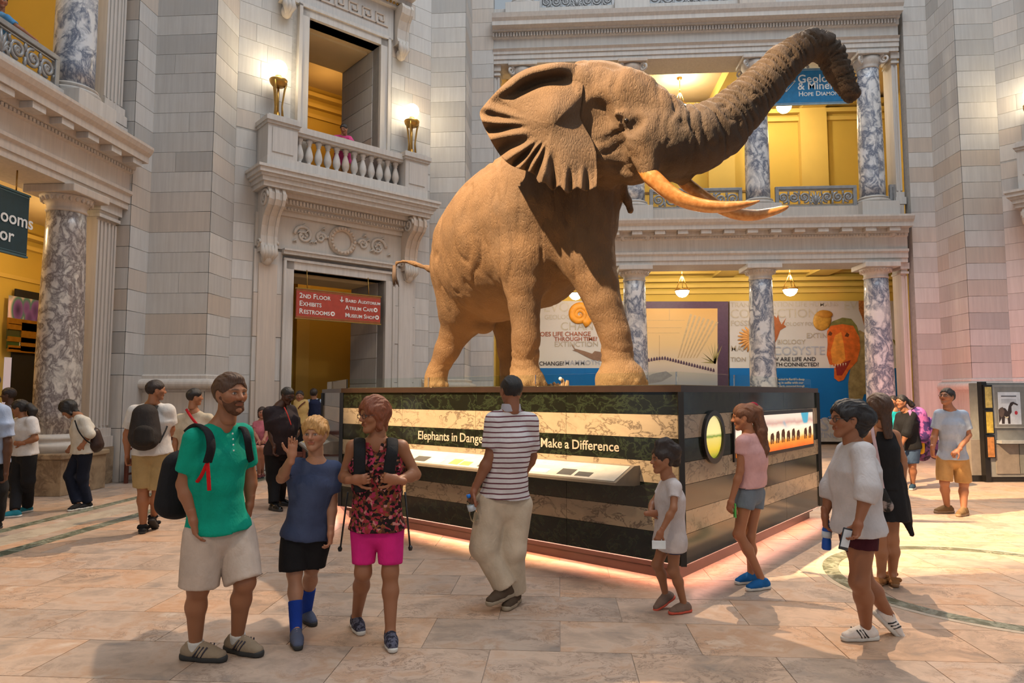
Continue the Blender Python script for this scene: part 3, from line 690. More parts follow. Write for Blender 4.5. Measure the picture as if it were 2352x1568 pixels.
    # lamps on the pedestals
    for s in (-1, 1):
        if s == -1 and not full: continue
        lab = {(-1, 'left'): 'lit globe lamp on a gilt tripod at the left end of the balcony', (1, 'left'): 'lit globe lamp on a gilt tripod at the right end of the balcony'}.get((s, side), 'lit globe lamp at the right edge of the picture')
        c = fr.p(s * 1.78, 0.32, 7.84); o = empty('globe_lamp', c, lab, 'lamp', 'balcony globe lamps'); o.scale = (0.92, 0.92, 1.16)
        MB().ball((0, 0, 1.04), (0.205, 0.205, 0.163), 20, 14).build('globe', M['globe'], o)
        MB().lathe([(0.05, 0.66), (0.14, 0.68), (0.20, 0.74), (0.22, 0.80), (0.20, 0.82), (0.10, 0.83), (0.08, 0.88), (0.09, 0.9)], seg=18).lathe([(0.16, 0.0), (0.17, 0.03), (0.10, 0.06), (0.06, 0.10), (0.05, 0.16)], seg=14).tube([(0, 0, 0.1), (0, 0, 0.7)], 0.03, 8).build('stand', M['gold'], o)
        lg = MB()
        for k in range(3):
            a = 2 * math.pi * k / 3 + 0.5; q = Vector((math.cos(a), math.sin(a), 0)); lg.tube([q * 0.12 + Vector((0, 0, 0.02)), q * 0.10 + Vector((0, 0, 0.3)), q * 0.15 + Vector((0, 0, 0.62)), q * 0.19 + Vector((0, 0, 0.76))], [0.035, 0.022, 0.026, 0.03], 6)
        lg.build('tripod', M['gold'], o)
        lamp('POINT', 'globe_light', c + fr.n * 0.26 + Vector((0, 0, 1.22)), 26, (1.0, 0.74, 0.36), None, 0.19)
    # upper opening case
    d2 = structure('window_%s_balcony' % side, MB(), T, 'tall moulded opening onto the balcony' if side == 'left' else 'tall opening at the right edge')
    m = MB()
    for s in (-1, 1): fbox(fr, s * 0.97, s * 1.16, -0.3, 0.10, 6.9, 10.85, m); fbox(fr, s * 1.16, s * 1.24, -0.3, 0.15, 6.9, 10.9, m)
    fbox(fr, -1.16, 1.16, -0.3, 0.10, 10.66, 10.85, m); fbox(fr, -1.24, 1.24, -0.3, 0.15, 10.85, 10.93, m); fbox(fr, -1.35, 1.35, -0.1, 0.06, 10.93, 11.75, m)
    for z, n in ((11.75, 0.2), (11.85, 0.32), (11.97, 0.5)): fbox(fr, -1.75, 1.75, -0.1, n, z, z + 0.12, m)
    m.build('surround', T, d2)
    if full:
        g = MB()
        for k in range(6):
            u = -1.1 + k * 0.38; z = 11.2; tt = 0.035
            for a, b, c2, e in ((0, 0.30, 0, tt), (0, tt, 0, 0.30), (0, 0.26, 0.27, 0.27 + tt), (0.23, 0.23 + tt, 0.10, 0.30), (0.10, 0.26, 0.10, 0.10 + tt), (0.10, 0.10 + tt, 0.10, 0.2), (0.30, 0.38, 0, tt)): fbox(fr, u + a, u + b, 0.05, 0.09, z + c2, z + e, g)
        g.build('greek_key', T, d2)
        m = MB()
        for k in range(34): m.ball(fr.p(-1.65 + 0.1 * k, 0.24, 11.83), 0.035, 6, 4)
        tag(m.build('bead_moulding', M['gold'], d2), kind='stuff')
    for s in (-1, 1):
        b = MB(); prof = [(0, 11.8), (0.42, 11.8), (0.46, 11.7), (0.42, 11.55), (0.3, 11.4), (0.22, 11.2), (0.2, 10.95), (0.24, 10.85), (0.2, 10.78), (0, 10.78)]; k = len(prof)
        for uu0, uu1, sc in ((-0.17, -0.1, 1.0), (-0.1, 0.1, 0.94), (0.1, 0.17, 1.0)):
            vs = [fr.p(s * 1.55 + u, n * sc, z) for u in (uu0, uu1) for n, z in prof]
            b.add(vs, [(j, (j + 1) % k, k + (j + 1) % k, k + j) for j in range(k)] + [tuple(range(k)), tuple(range(2 * k - 1, k - 1, -1))])
        for q in range(3):
            u = s * 1.55 + (q - 1) * 0.1; b.tube([fr.p(u, 0.24, 10.85), fr.p(u, 0.28, 10.65), fr.p(s * 1.55, 0.14, 10.42)], [0.04, 0.07, 0.03], 6)
        b.ball(fr.p(s * 1.55, 0.12, 10.56), (0.13, 0.13, 0.15), 10, 7)
        b.build('console', M['stone_warm'], d2)
    # reveals and the rooms behind
    r = structure('wall_%s_doorway_reveal' % side, MB(), M['mortar'], 'deep limestone reveal of the doorway')
    for s in (-1, 1):
        fbox(fr, s * 1.21, s * 1.6, -1.7, -0.3, 0, 4.6).build('reveal', T, r)
        for i in range(7):
            o = fbox(fr, s * 1.195, s * 1.25, -1.69, -0.31, i * 0.65 + 0.01, i * 0.65 + 0.64).build('stone_block', M['stone'], r)
        fbox(fr, s * 0.97, s * 1.4, -2.0, -0.3, 6.9, 10.7).build('reveal', T, r)
        for i in range(8):
            o = fbox(fr, s * 0.955, s * 1.0, -1.99, -0.31, 6.9 + i * 0.47 + 0.01, 6.9 + i * 0.47 + 0.46).build('stone_block', M['stone'], r)
    m = fbox(fr, -1.6, 1.6, -1.7, -0.3, 4.54, 4.9); fbox(fr, -1.4, 1.4, -2.0, -0.3, 10.66, 11.0, m)
    fbox(fr, -0.9, 0.9, -1.8, -0.5, 10.6, 10.66, m); fbox(fr, -1.05, 1.05, -1.5, -0.5, 4.48, 4.54, m); m.build('soffit', M['ceil_warm'], r)
    rm = structure('wall_%s_inner_room' % side, MB(), M['yellow'], 'dim yellow room seen through the doorway')
    if full:
        m = MB(); fbox(fr, -3.0, 3.0, -4.9, -4.7, 0, 11.5, m); fbox(fr, -3.2, -3.0, -4.8, -1.7, 0, 11.5, m); fbox(fr, 3.0, 3.2, -4.8, -1.7, 0, 11.5, m)
        m.build('inner_wall', M['yellow'], rm)
        for s in (-1, 1): fbox(fr, s * 1.6, s * 3.1, -1.9, -1.6, 0, 11.5).build('inner_wall', M['yellow'], rm)
        m = fbox(fr, -3.0, 3.0, -4.8, -1.7, 6.4, 6.55); fbox(fr, -3, 3, -4.8, -1.7, 11.3, 11.5, m); m.build('inner_ceiling', M['ceil_warm'], rm)
        m = MB()
        for z in (10.3, 10.6, 10.9): fbox(fr, -3, 3, -4.7, -4.7 + (z - 10.1) * 0.35, z, z + 0.12, m)
        fbox(fr, 0.25, 0.65, -4.7, -4.4, 6.55, 10.3, m); fbox(fr, 0.9, 1.3, -4.7, -4.5, 0, 6.2, m); fbox(fr, -0.4, -0.1, -4.7, -4.5, 0, 6.2, m); m.build('inner_pilaster', M['yellow_trim'], rm)
        m = fbox(fr, -1.5, -0.4, -4.7, -4.6, 6.55, 8.9); fbox(fr, -2.4, -0.5, -4.7, -4.55, 0, 4.6, m); m.build('dark_opening', plain((0.03, 0.022, 0.014), 0.6), rm)
        lamp('POINT', 'inner_room_lamp', fr.p(1.6, -3.2, 5.6), 24, (1.0, 0.58, 0.2), None, 0.2)
        lamp('POINT', 'inner_upper_lamp', fr.p(1.2, -3.4, 10.4), 30, (1.0, 0.58, 0.2), None, 0.2)
    return fr
portal(FD, 'left'); portal(FR, 'right', False)
# ================================================================= elephant pedestal
B0 = Vector(gp(1570, 1300, 0.17)[:2]); B1 = Vector(gp(781, 1161, 0.17)[:2]); B2 = Vector(gp(1885, 1161, 0.17)[:2])
B3 = Vector(on_y(742, 900, 11.5)[:2]); B4 = B2 + (B3 - B1).length * Vector((-0.35, 0.94)); B5 = Vector((0.2, 13.6))
PLAN = [B0, B2, B4, B5, B3, B1]           # counter-clockwise
def inset(poly, d):
    n = len(poly); out = []
    for i in range(n):
        a, b, c = poly[i - 1], poly[i], poly[(i + 1) % n]; e0 = (b - a).normalized(); e1 = (c - b).normalized()
        n0 = Vector((-e0.y, e0.x)); n1 = Vector((-e1.y, e1.x)); m = n0 + n1; out.append(b + m / max(0.3, m.dot(n0)) * d)
    return out
ped = empty('elephant_pedestal', (0.2, 9.6, 0), 'large pedestal banded in dark green and cream marble under the elephant', 'pedestal')
PO = Vector((0.2, 9.6, 0)); PMi = Matrix.Translation(-PO)
def ppoly(d): return [p[:] for p in inset(PLAN, d)]
MB().prism(ppoly(0.13), 0, 0.10).prism(ppoly(0.09), 0.10, 0.172).xf(PMi).build('base_plinth', M['bronze_base'], ped)
MB().prism(ppoly(0.03), 0.17, 1.70).xf(PMi).build('core', M['metal_black'], ped)
MB().prism(ppoly(-0.015), 1.70, 1.76).xf(PMi).build('rim', M['bronze_base'], ped)
MB().prism(ppoly(0.10), 1.76, 1.768).xf(PMi).build('deck', plain((0.42, 0.30, 0.18), 0.9), ped)
stripes = [(0.172, 0.433, 'd'), (0.437, 0.637, 'c'), (0.641, 0.868, 'd'), (0.872, 1.068, 'c'), (1.072, 1.277, 'd'), (1.281, 1.493, 'c'), (1.497, 1.70, 'd')]
def face(a, b, n):
    d = (b - a).normalized(); nn = Vector((d.y, -d.x)); L = (b - a).length
    for z0, z1, kind in stripes:
        for k in range(n):
            s0, s1 = L * k / n + 0.002, L * (k + 1) / n - 0.002
            if kind == 'c' and n > 2: pass
            p, q = a + d * s0, a + d * s1
            MB().prism([(p + nn * 0.0)[:], (q + nn * 0.0)[:], (q - nn * 0.05)[:], (p - nn * 0.05)[:]], z0, z1).xf(PMi).build('marble_panel', M['ped_dark'] if kind == 'd' else M['ped_cream'], ped)
face(B1, B0, 4); face(B0, B2, 3); face(B3, B1, 2)
for c in (B0, B1, B2, B3):
    MB().box(c.x - 0.025, c.x + 0.025, c.y - 0.025, c.y + 0.025, 0.17, 1.70).xf(PMi).build('corner_post', M['metal_black'], ped)
gl = ppoly(0.06); n_ = len(gl)
for i in (0, 4, 5):
    a, b = Vector(gl[i]), Vector(gl[(i + 1) % n_]); d = (b - a).normalized(); nn = Vector((d.y, -d.x)); L = (b - a).length; m = 3 if L > 3 else 1
    for k in range(m):
        p, q = a + d * (L * k / m + 0.01), a + d * (L * (k + 1) / m - 0.01)
        MB().prism([p[:], q[:], (q - nn * 0.012)[:], (p - nn * 0.012)[:]], 1.76, 1.885).xf(PMi).build('glass_pane', M['glass'], ped)
DL = (B0 - B1).normalized(); NL = Vector((DL.y, -DL.x)); DR = (B2 - B0).normalized(); NR = Vector((DR.y, -DR.x))
def on_face(px_, py_, P, N):
    d = ray(px_, py_); n3 = np.array([N.x, N.y, 0]); t = ((np.array([P.x, P.y, 0]) - CV) @ n3) / (d @ n3); return Vector(CV + d * t)
tm = plain((0.34, 0.29, 0.23), 0.4)
for s_, x, y, xe, yb in (('Elephants in Danger', 960, 1012, 1120, 1030), ('s Make a Difference', 1228, 1031, 1425, 1038)):
    p = on_face(x, y, B0, NL); q = on_face(xe, yb, B0, NL); w = (q.xy - p.xy).length; me_w = 0.125
    me = text_mesh(s_, 1.0); xs = [v.co.x for v in me.vertices]; size = w / (max(xs) - min(xs)); size = min(size, 0.15)
    text('lettering', s_, size, ped, tm, Vector((p.x, p.y, 1.135)) - PO + Vector((NL.x, NL.y, 0)) * 0.004, (DL.x, DL.y, 0), (NL.x, NL.y, 0), bold=0.0015)
# slanted reading rail on the long face and on the left end
def read_rail(a, b, N, parent_name, label, seed):
    d = (b - a); L = d.length; d.normalize(); c = (a + b) / 2; o = empty(parent_name, (c.x, c.y, 0.8), label, 'display panel')
    fr = Frame((c.x, c.y, 0), (d.x, d.y, 0), (N.x, N.y, 0)); Mi = Matrix.Translation(-Vector(o.location))
    k = [(0.0, 0.84), (0.0, 1.02), (0.10, 1.02), (0.42, 0.90), (0.42, 0.875), (0.10, 0.84)]; m = len(k)
    vs = [fr.p(u, n, z) for u in (-L / 2, L / 2) for n, z in k]
    MB().add(vs, [(j, (j + 1) % m, m + (j + 1) % m, m + j) for j in range(m)] + [tuple(range(m)), tuple(range(2 * m - 1, m - 1, -1))]).xf(Mi).build('ledge', plain((0.16, 0.13, 0.10), 0.4), o)
    def top(u0, u1, f0, f1, e, mat, nm_):
        def q(u, f): return fr.p(u, 0.10 + 0.32 * f, 1.02 - 0.12 * f + e)
        MB().add([q(u0, f0), q(u1, f0), q(u1, f1), q(u0, f1)] + [q(u, f) - Vector((0, 0, 0.004)) for u, f in ((u0, f0), (u1, f0), (u1, f1), (u0, f1))], [(0, 1, 2, 3), (4, 7, 6, 5), (0, 4, 5, 1), (1, 5, 6, 2), (2, 6, 7, 3), (3, 7, 4, 0)]).xf(Mi).build(nm_, mat, o)
    top(-L / 2 + 0.03, L / 2 - 0.03, 0.06, 0.95, 0.006, plain((0.40, 0.38, 0.34), 0.35), 'printed_sheet')
    r = random.Random(seed); cols = [plain((0.80, 0.48, 0.08), 0.5), plain((0.25, 0.33, 0.42), 0.5), plain((0.62, 0.30, 0.10), 0.5), plain((0.05, 0.05, 0.05), 0.5), plain((0.55, 0.52, 0.46), 0.5)]
    u = -L / 2 + 0.12
    while u < L / 2 - 0.5:
        w = r.uniform(0.25, 0.5)
        for j in range(4): top(u, u + w * r.uniform(0.6, 1), 0.14 + j * 0.07, 0.155 + j * 0.07, 0.008, cols[4], 'text_line')
        top(u, u + w * 0.45, 0.5, 0.85, 0.008, cols[r.randrange(4)], 'printed_picture')
        if r.random() < 0.6: top(u + w * 0.55, u + w, 0.6, 0.85, 0.008, cols[r.randrange(4)], 'printed_picture')
        u += w + 0.12
    return o
pa = on_face(930, 1060, B0, NL).xy; pb = on_face(1470, 1110, B0, NL).xy
read_rail(pa, pb, NL, 'reading_rail', 'lit slanted reading rail on the long face of the pedestal', 3)
dq = (B1 - B3).normalized(); nq = Vector((dq.y, -dq.x)); read_rail(B3 + dq * 0.5, B1 - dq * 0.25, nq, 'reading_rail', 'slanted reading rail on the left end of the pedestal', 5)
# round window and lit picture on the right face
FRT = Frame((B0.x, B0.y, 0), (DR.x, DR.y, 0), (NR.x, NR.y, 0))
pc = on_face(1636, 1003, B0, NR); uc = (pc.xy - B0).dot(DR); zc = pc.z
o = empty('porthole_display', pc, 'round black framed window glowing yellow in the pedestal', 'display'); Mi = Matrix.Translation(-Vector(o.location))
def disc(fr, u, z, r0, r1, n0, n1, seg=40):
    mb = MB(); vs = []; fs = []
    for k in range(seg):
        a = 2 * math.pi * k / seg; c, s = math.cos(a), math.sin(a)
        vs += [fr.p(u + r0 * c, n0, z + r0 * s), fr.p(u + r1 * c, n0, z + r1 * s), fr.p(u + r1 * c, n1, z + r1 * s), fr.p(u + r0 * c, n1, z + r0 * s)]
    for k in range(seg):
        for j in range(4):
            k2 = (k + 1) % seg; fs.append((4 * k + j, 4 * k + (j + 1) % 4, 4 * k2 + (j + 1) % 4, 4 * k2 + j))
    return mb.add(vs, fs, False)
disc(FRT, uc, zc, 0.205, 0.255, -0.02, 0.03).xf(Mi).build('ring', M['metal_black'], o)
t = NT('lit_savanna'); g = t.pos(src='Object'); z_ = t.n('SeparateXYZ', i_Vector=g).outputs[2]
mr = t.n('MapRange', i_Value=z_, i_From_Min=-0.2, i_From_Max=0.2); n2 = t.noise(g, 14, 4)
f_ = t.n('Math', operation='ADD', i_0=mr.outputs[0], i_1=t.n('Math', operation='MULTIPLY', i_0=n2, i_1=0.08).outputs[0]).outputs[0]
c_ = t.ramp(f_, [(0.0, srgb(120, 140, 30)), (0.25, srgb(215, 190, 60)), (0.5, srgb(220, 205, 110)), (0.55, srgb(110, 140, 50)), (0.62, srgb(235, 225, 150)), (1.0, srgb(225, 215, 150))])
t.l(c_, t.b.inputs['Emission Color']); t.b.inputs['Emission Strength'].default_value = 0.8; M['savanna'] = t.done(c_, 0.3)
disc(FRT, uc, zc, 0.0, 0.206, 0.002, 0.008).xf(Mi).build('lit_picture', M['savanna'], o)
pa, pb = on_face(1752, 990, B0, NR), on_face(1863, 990, B0, NR); ua, ub = (pa.xy - B0).dot(DR), (pb.xy - B0).dot(DR)
za, zb = on_face(1800, 1030, B0, NR).z, on_face(1800, 950, B0, NR).z
o = empty('lit_picture_panel', FRT.p((ua + ub) / 2, 0, (za + zb) / 2), 'backlit savanna picture of standing elephants in the pedestal', 'display'); Mi = Matrix.Translation(-Vector(o.location))
fbox(FRT, ua - 0.9, ub + 0.04, 0.0, 0.02, za - 0.04, zb + 0.04).xf(Mi).build('frame', M['metal_black'], o)
t = NT('lit_sunset'); g = t.pos(src='Object'); z_ = t.n('SeparateXYZ', i_Vector=g).outputs[2]
mr = t.n('MapRange', i_Value=z_, i_From_Min=-(zb - za) / 2, i_From_Max=(zb - za) / 2); n2 = t.noise(g, 3.5, 4)
f_ = t.n('Math', operation='ADD', i_0=mr.outputs[0], i_1=t.n('Math', operation='MULTIPLY', i_0=t.n('Math', operation='SUBTRACT', i_0=n2, i_1=0.5).outputs[0], i_1=0.25).outputs[0]).outputs[0]
c_ = t.ramp(f_, [(0.0, srgb(215, 95, 20)), (0.25, srgb(235, 150, 50)), (0.35, srgb(255, 225, 170)), (0.6, srgb(250, 235, 215)), (0.75, srgb(190, 160, 150)), (0.9, srgb(230, 215, 200))])
c_ = t.mix(t.ramp(t.noise(g, 1.7, 2), [(0.55, (0, 0, 0)), (0.6, (1, 1, 1))]), c_, t.mix(t.ramp(mr.outputs[0], [(0.55, (0, 0, 0)), (0.7, (1, 1, 1))]), c_, srgb(60, 160, 190)))
t.l(c_, t.b.inputs['Emission Color']); t.b.inputs['Emission Strength'].default_value = 0.75; M['sunset'] = t.done(c_, 0.3)
fbox(FRT, ua - 0.86, ub, 0.02, 0.026, za, zb).xf(Mi).build('lit_picture', M['sunset'], o)
em = plain((0.10, 0.035, 0.015), 0.6)
for k in range(8):
    u = ua + (ub - ua) * (0.12 + 0.105 * k + (0.06 if k > 5 else 0)); h = (zb - za) * (0.30 + 0.1 * ((k * 37) % 5) / 5)
    zz = za + (zb - za) * 0.2; w = 0.045
    sh = [(-w, 0), (-w * 0.5, 0), (-w * 0.4, h * 0.4), (w * 0.2, h * 0.4), (w * 0.3, 0), (w * 0.8, 0), (w, h * 0.6), (w * 1.3, h * 0.2), (w * 1.5, h * 0.7), (w * 0.9, h), (-w * 0.6, h * 0.9), (-w * 1.1, h * 0.6)]
    vs = [FRT.p(u + a, n, zz + b) for n in (0.026, 0.030) for a, b in sh]; q = len(sh)
    MB().add(vs, [(i, (i + 1) % q, q + (i + 1) % q, q + i) for i in range(q)] + [tuple(range(q)), tuple(range(2 * q - 1, q - 1, -1))]).xf(Mi).build('printed_elephant', em, o)
# glow strip under the pedestal
for a, b in ((B1, B0), (B0, B2), (B3, B1)):
    ia = a + (b - a).normalized() * 0.15; c = (a + b) / 2; d = (b - a).normalized(); nn = Vector((d.y, -d.x)); L = (b - a).length
    l = lamp('AREA', 'plinth_glow', (c.x + nn.x * 0.02, c.y + nn.y * 0.02, 0.165), 5 * L, (1.0, 0.45, 0.32), None, 1.0)
    l.data.shape = 'RECTANGLE'; l.data.size = L * 0.96; l.data.size_y = 0.05
    l.rotation_euler = Matrix((Vector((d.x, d.y, 0)), Vector((0, 0, 1)).cross(Vector((d.x, d.y, 0))), Vector((0, 0, 1)))).transposed().to_euler(); l.rotation_euler.rotate_axis('X', math.radians(25))
    fbox(Frame((c.x, c.y, 0), (d.x, d.y, 0), (nn.x, nn.y, 0)), -L / 2, L / 2, -0.02, 0.0, 0.166, 0.172).xf(PMi).build('light_channel', M['metal_black'], ped)
# small stumps of driftwood on the deck between the feet
dw = plain((0.20, 0.13, 0.08), 0.9)
o = empty('driftwood_stumps', Vector(at(1272, 886, 9.3)), 'small broken wood stumps on the deck between the front feet', 'driftwood')
r_ = random.Random(4)
dz0 = 1.768 - o.location.z
for k in range(7):
    x = -0.16 + 0.055 * k; h = [0.05, 0.06, 0.05, 0.07, 0.05, 0.12, 0.1][k]; MB().tube([(x, 0, dz0), (x + 0.01, 0.0, dz0 + h * 0.6), (x + r_.uniform(-.02, .02), 0, dz0 + h)], [0.035, 0.03, 0.02], 7, False).build('stump', dw, o)
MB().ball((0.09, -0.03, dz0 + 0.12), 0.025, 8, 6).build('pale_stone', plain((0.6, 0.56, 0.5), 0.7), o)
# ================================================================= signs
def sign(name, fr, u0, u1, z0, z1, mat, label, edge, n=0.0):
    o = empty(name, fr.p((u0 + u1) / 2, n, z0), label, 'sign'); o['_'] = 0; del o['_']
    Mi = Matrix.Translation(-Vector(o.location)); fbox(fr, u0, u1, n - 0.02, n + 0.02, z0, z1).xf(Mi).build('board', mat, o)
    m = MB()
    for a, b in ((z0 - 0.03, z0), (z1, z1 + 0.03)): fbox(fr, u0 - 0.02, u1 + 0.02, n - 0.03, n + 0.03, a, b, m)
    fbox(fr, u0, u1, n + 0.02, n + 0.025, z1 - 0.035, z1 - 0.02, m); fbox(fr, u0, u1, n + 0.02, n + 0.025, z0 + 0.02, z0 + 0.035, m)
    m.xf(Mi).build('edging', edge, o); return o, Mi
def caps(parent, fr, Mi, s, size, u, z, n, mat, small=0.78):
    """small-capitals line: first letter of a word larger"""
    x = u
    for wd in s.split(' '):
        for part, sz in ((wd[:1], size), (wd[1:].upper(), size * small)):
            if not part: continue
            me = text_mesh(part, sz, 0.003); xs = [v.co.x for v in me.vertices] or [0]
            bpy.data.meshes.remove(me)
            text('lettering', part, sz, parent, mat, Mi @ fr.p(x, n, z), fr.u, fr.n, bold=0.002); x += max(xs) + sz * 0.06
        x += size * 0.28
    return x
red = plain((0.42, 0.055, 0.03), 0.5)
o, Mi = sign('hanging_sign', FD, -1.19, 0.98, 3.42, 4.08, red, 'red hanging sign with white directions in the doorway', M['gold'], 0.22)
wm = M['white_ink']
caps(o, FD, Mi, '2nd Floor', 0.165, -1.13, 3.88, 0.245, wm); caps(o, FD, Mi, 'Exhibits', 0.165, -1.13, 3.70, 0.245, wm); x1 = caps(o, FD, Mi, 'Restrooms', 0.165, -1.13, 3.52, 0.245, wm)
caps(o, FD, Mi, 'Baird Auditorium', 0.135, 0.02, 3.88, 0.245, wm, 0.70); x2 = caps(o, FD, Mi, 'Atrium Cafe', 0.145, 0.02, 3.70, 0.245, wm, 0.76); x3 = caps(o, FD, Mi, 'Museum Shop', 0.145, 0.02, 3.52, 0.245, wm, 0.76)
for u, z in ((x1 + 0.02, 3.57), (x2 + 0.02, 3.75), (x3 + 0.02, 3.57)):
    disc(FD, u, z, 0, 0.055, 0.242, 0.25, 16).xf(Mi).build('symbol_disc', wm, o); fbox(FD, u - 0.02, u + 0.02, 0.25, 0.254, z - 0.02, z + 0.02).xf(Mi).build('symbol', red, o)
m = fbox(FD, -0.085, -0.065, 0.24, 0.25, 3.88, 4.0); m.add([FD.p(-0.13, 0.25, 3.92), FD.p(-0.02, 0.25, 3.92), FD.p(-0.075, 0.25, 3.86)], [(0, 1, 2)]); m.xf(Mi).build('arrow', wm, o)
for u in (-0.9, 0.7): MB().tube([Mi @ FD.p(u, 0.15, 4.08), Mi @ FD.p(u, 0.1, 4.56)], 0.012, 6).build('hanger', M['gold'], o)
blue = plain((0.012, 0.17, 0.37), 0.5)
FBS = Frame((0, 19.95, 0), (1, 0, 0), (0, -1, 0))
a = on_y(1773, 241, 19.95); b = on_y(1946, 157, 19.95)
o, Mi = sign('hanging_sign', FBS, a[0], b[0], a[2], b[2], blue, 'blue hanging sign with a white diamond behind the trunk', plain((0.3, 0.4, 0.45), 0.4))
q = on_y(1832, 190, 19.93); text('lettering', 'Geology, G', 0.34, o, wm, Mi @ Vector(q), (1, 0, 0), (0, -1, 0), bold=0.004)
q = on_y(1832, 206, 19.93); text('lettering', '& Minerals', 0.32, o, wm, Mi @ Vector(q), (1, 0, 0), (0, -1, 0), bold=0.004)
q = on_y(1834, 221, 19.93); caps(o, FBS, Mi, 'Hope Diamond', 0.2, q[0], q[2], 0.024, wm)
c = on_y(1805, 192, 19.93); dm = MB(); P_ = lambda x, z: Mi @ Vector((c[0] + x, 19.925, c[2] + z))
for pts in ([(-0.27, 0.06), (-0.15, 0.2), (0.15, 0.2), (0.27, 0.06), (0, -0.25), (-0.27, 0.06)], [(-0.27, 0.06), (0.27, 0.06)], [(-0.15, 0.2), (-0.08, 0.06), (0, -0.25), (0.08, 0.06), (0.15, 0.2)], [(-0.08, 0.06), (0, 0.2), (0.08, 0.06)]):
    dm.tube([P_(*p) for p in pts], 0.014, 4)
dm.build('diamond_emblem', wm, o)
MB().ball(Mi @ Vector(on_y(1855, 154, 19.95)), 0.05, 8, 6).tube([Mi @ Vector(on_y(1855, 154, 19.95)), Mi @ Vector(on_y(1855, 128, 19.95))], 0.012, 5).build('hanger', M['bronze_rail'], o)
teal = plain((0.006, 0.035, 0.048), 0.5)
FLS = Frame((-8.75, 0, 0), (0, 1, 0), (1, 0, 0))
o, Mi = sign('hanging_sign', FLS, 8.95, 10.56, 3.94, 4.93, teal, 'dark teal hanging sign at the left edge', plain((0.05, 0.12, 0.14), 0.4))
for s_, x, y, sz in (('ooms', 0, 505, 0.30), ('or', -2, 548, 0.30)):
    q = on_x(x, y, -8.72); text('lettering', s_, sz, o, wm, Mi @ Vector(q), (0, 1, 0), (1, 0, 0), bold=0.004)
for u in (9.2, 10.3): MB().tube([Mi @ FLS.p(u, 0, 4.95), Mi @ FLS.p(u, 0, 5.32)], 0.012, 6).build('hanger', M['gold'], o)
# ================================================================= exhibition mural on the back wall of the passage
YW = 23.88
def wp(x, y, e=0.0): return Vector(on_y(x, y, YW - e * 0.3))
def flat(name, pts, e, mat, parent, O, th=0.004):
    q = [wp(x, y, e) - O for x, y in pts]; k = len(q); back = [p + Vector((0, th, 0)) for p in q]
    return MB().add(q + back, [tuple(range(k)), tuple(range(2 * k - 1, k - 1, -1))] + [(i, (i + 1) % k, k + (i + 1) % k, k + i) for i in range(k)]).build(name, mat, parent)
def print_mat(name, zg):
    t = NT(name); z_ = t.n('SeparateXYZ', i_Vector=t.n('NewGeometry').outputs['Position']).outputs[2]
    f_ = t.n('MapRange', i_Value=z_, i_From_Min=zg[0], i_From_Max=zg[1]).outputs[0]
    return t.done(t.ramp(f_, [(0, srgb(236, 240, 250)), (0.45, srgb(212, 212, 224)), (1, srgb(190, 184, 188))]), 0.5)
zt, zb_ = wp(1800, 692).z, wp(1800, 846).z
pm = print_mat('mural_print', (zb_, zt)); bl = plain((0.0, 0.20, 0.72), 0.45, 0, 0.05, 1.0); gt = plain((0.50, 0.46, 0.43), 0.6); lt = plain((0.50, 0.56, 0.74), 0.6); dk = plain((0.05, 0.05, 0.07), 0.6); orr = plain((0.35, 0.09, 0.04), 0.6)
def words(o, O, items, e=0.035):
    for s_, x, y, w, mat in items:
        me = text_mesh(s_, 1.0); xs = [v.co.x for v in me.vertices]; ww = max(xs); bpy.data.meshes.remove(me)
        a = wp(x, y, e); b = wp(x + w, y, e); text('lettering', s_, (b.x - a.x) / ww, o, mat, a - O, (1, 0, 0), (0, -1, 0), bold=0.003)
def mural(label, x0, x1, ybot):
    O = wp((x0 + x1) / 2, ybot); o = empty('exhibition_mural', O, label, 'mural')
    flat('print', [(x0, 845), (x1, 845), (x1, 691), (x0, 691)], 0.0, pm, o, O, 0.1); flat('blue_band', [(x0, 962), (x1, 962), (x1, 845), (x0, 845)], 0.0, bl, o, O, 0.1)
    flat('lower_print', [(x0, 1014), (x1, 1014), (x1, 962), (x0, 962)], 0.0, plain((0.70, 0.70, 0.74), 0.5), o, O, 0.1); flat('skirting', [(x0, 1023), (x1, 1023), (x1, 1014), (x0, 1014)], 0.02, M['metal_black'], o, O, 0.1)
    return o, O
o, O = mural('white and blue mural with an orange ammonite behind the elephant\'s legs', 1148, 1476, 1022)
words(o, O, [('EVO', 1248, 716, 60, gt), ('GEOLOGY', 1250, 733, 70, gt), ('CHAN', 1287, 758, 75, gt), ('OES LIFE CHANGE', 1240, 772, 118, orr), ('THROUGH TIME?', 1273, 783, 100, orr), ('EXTINCTION', 1273, 796, 100, gt), ('MAMMOTH', 1297, 838, 80, lt), ('CHANGE?', 1238, 839, 57, dk), ('UR', 1150, 826, 14, dk), ('OV', 1150, 839, 14, dk)])
amm = plain((0.80, 0.33, 0.03), 0.5)
c = wp(1331, 722, 0.06) - O; s1 = MB(); sp = spiral((c.x, c.z), 0.36, 2.4, -1.2, 1, 60, 0.05); s1.tube([(a, c.y, b) for a, b in sp], [0.15 * (1 - 0.93 * i / 60) + 0.012 for i in range(61)], 10, True, 0.5, (0, 1, 0)); s1.build('printed_ammonite', amm, o)
sk = plain((0.30, 0.19, 0.15), 0.6)
flat('printed_skull', [(1312, 791), (1316, 790), (1320, 800), (1342, 806), (1360, 812), (1366, 806), (1380, 808), (1386, 820), (1384, 829), (1366, 828), (1345, 818), (1326, 808), (1314, 804), (1320, 803)], 0.04, sk, o, O)
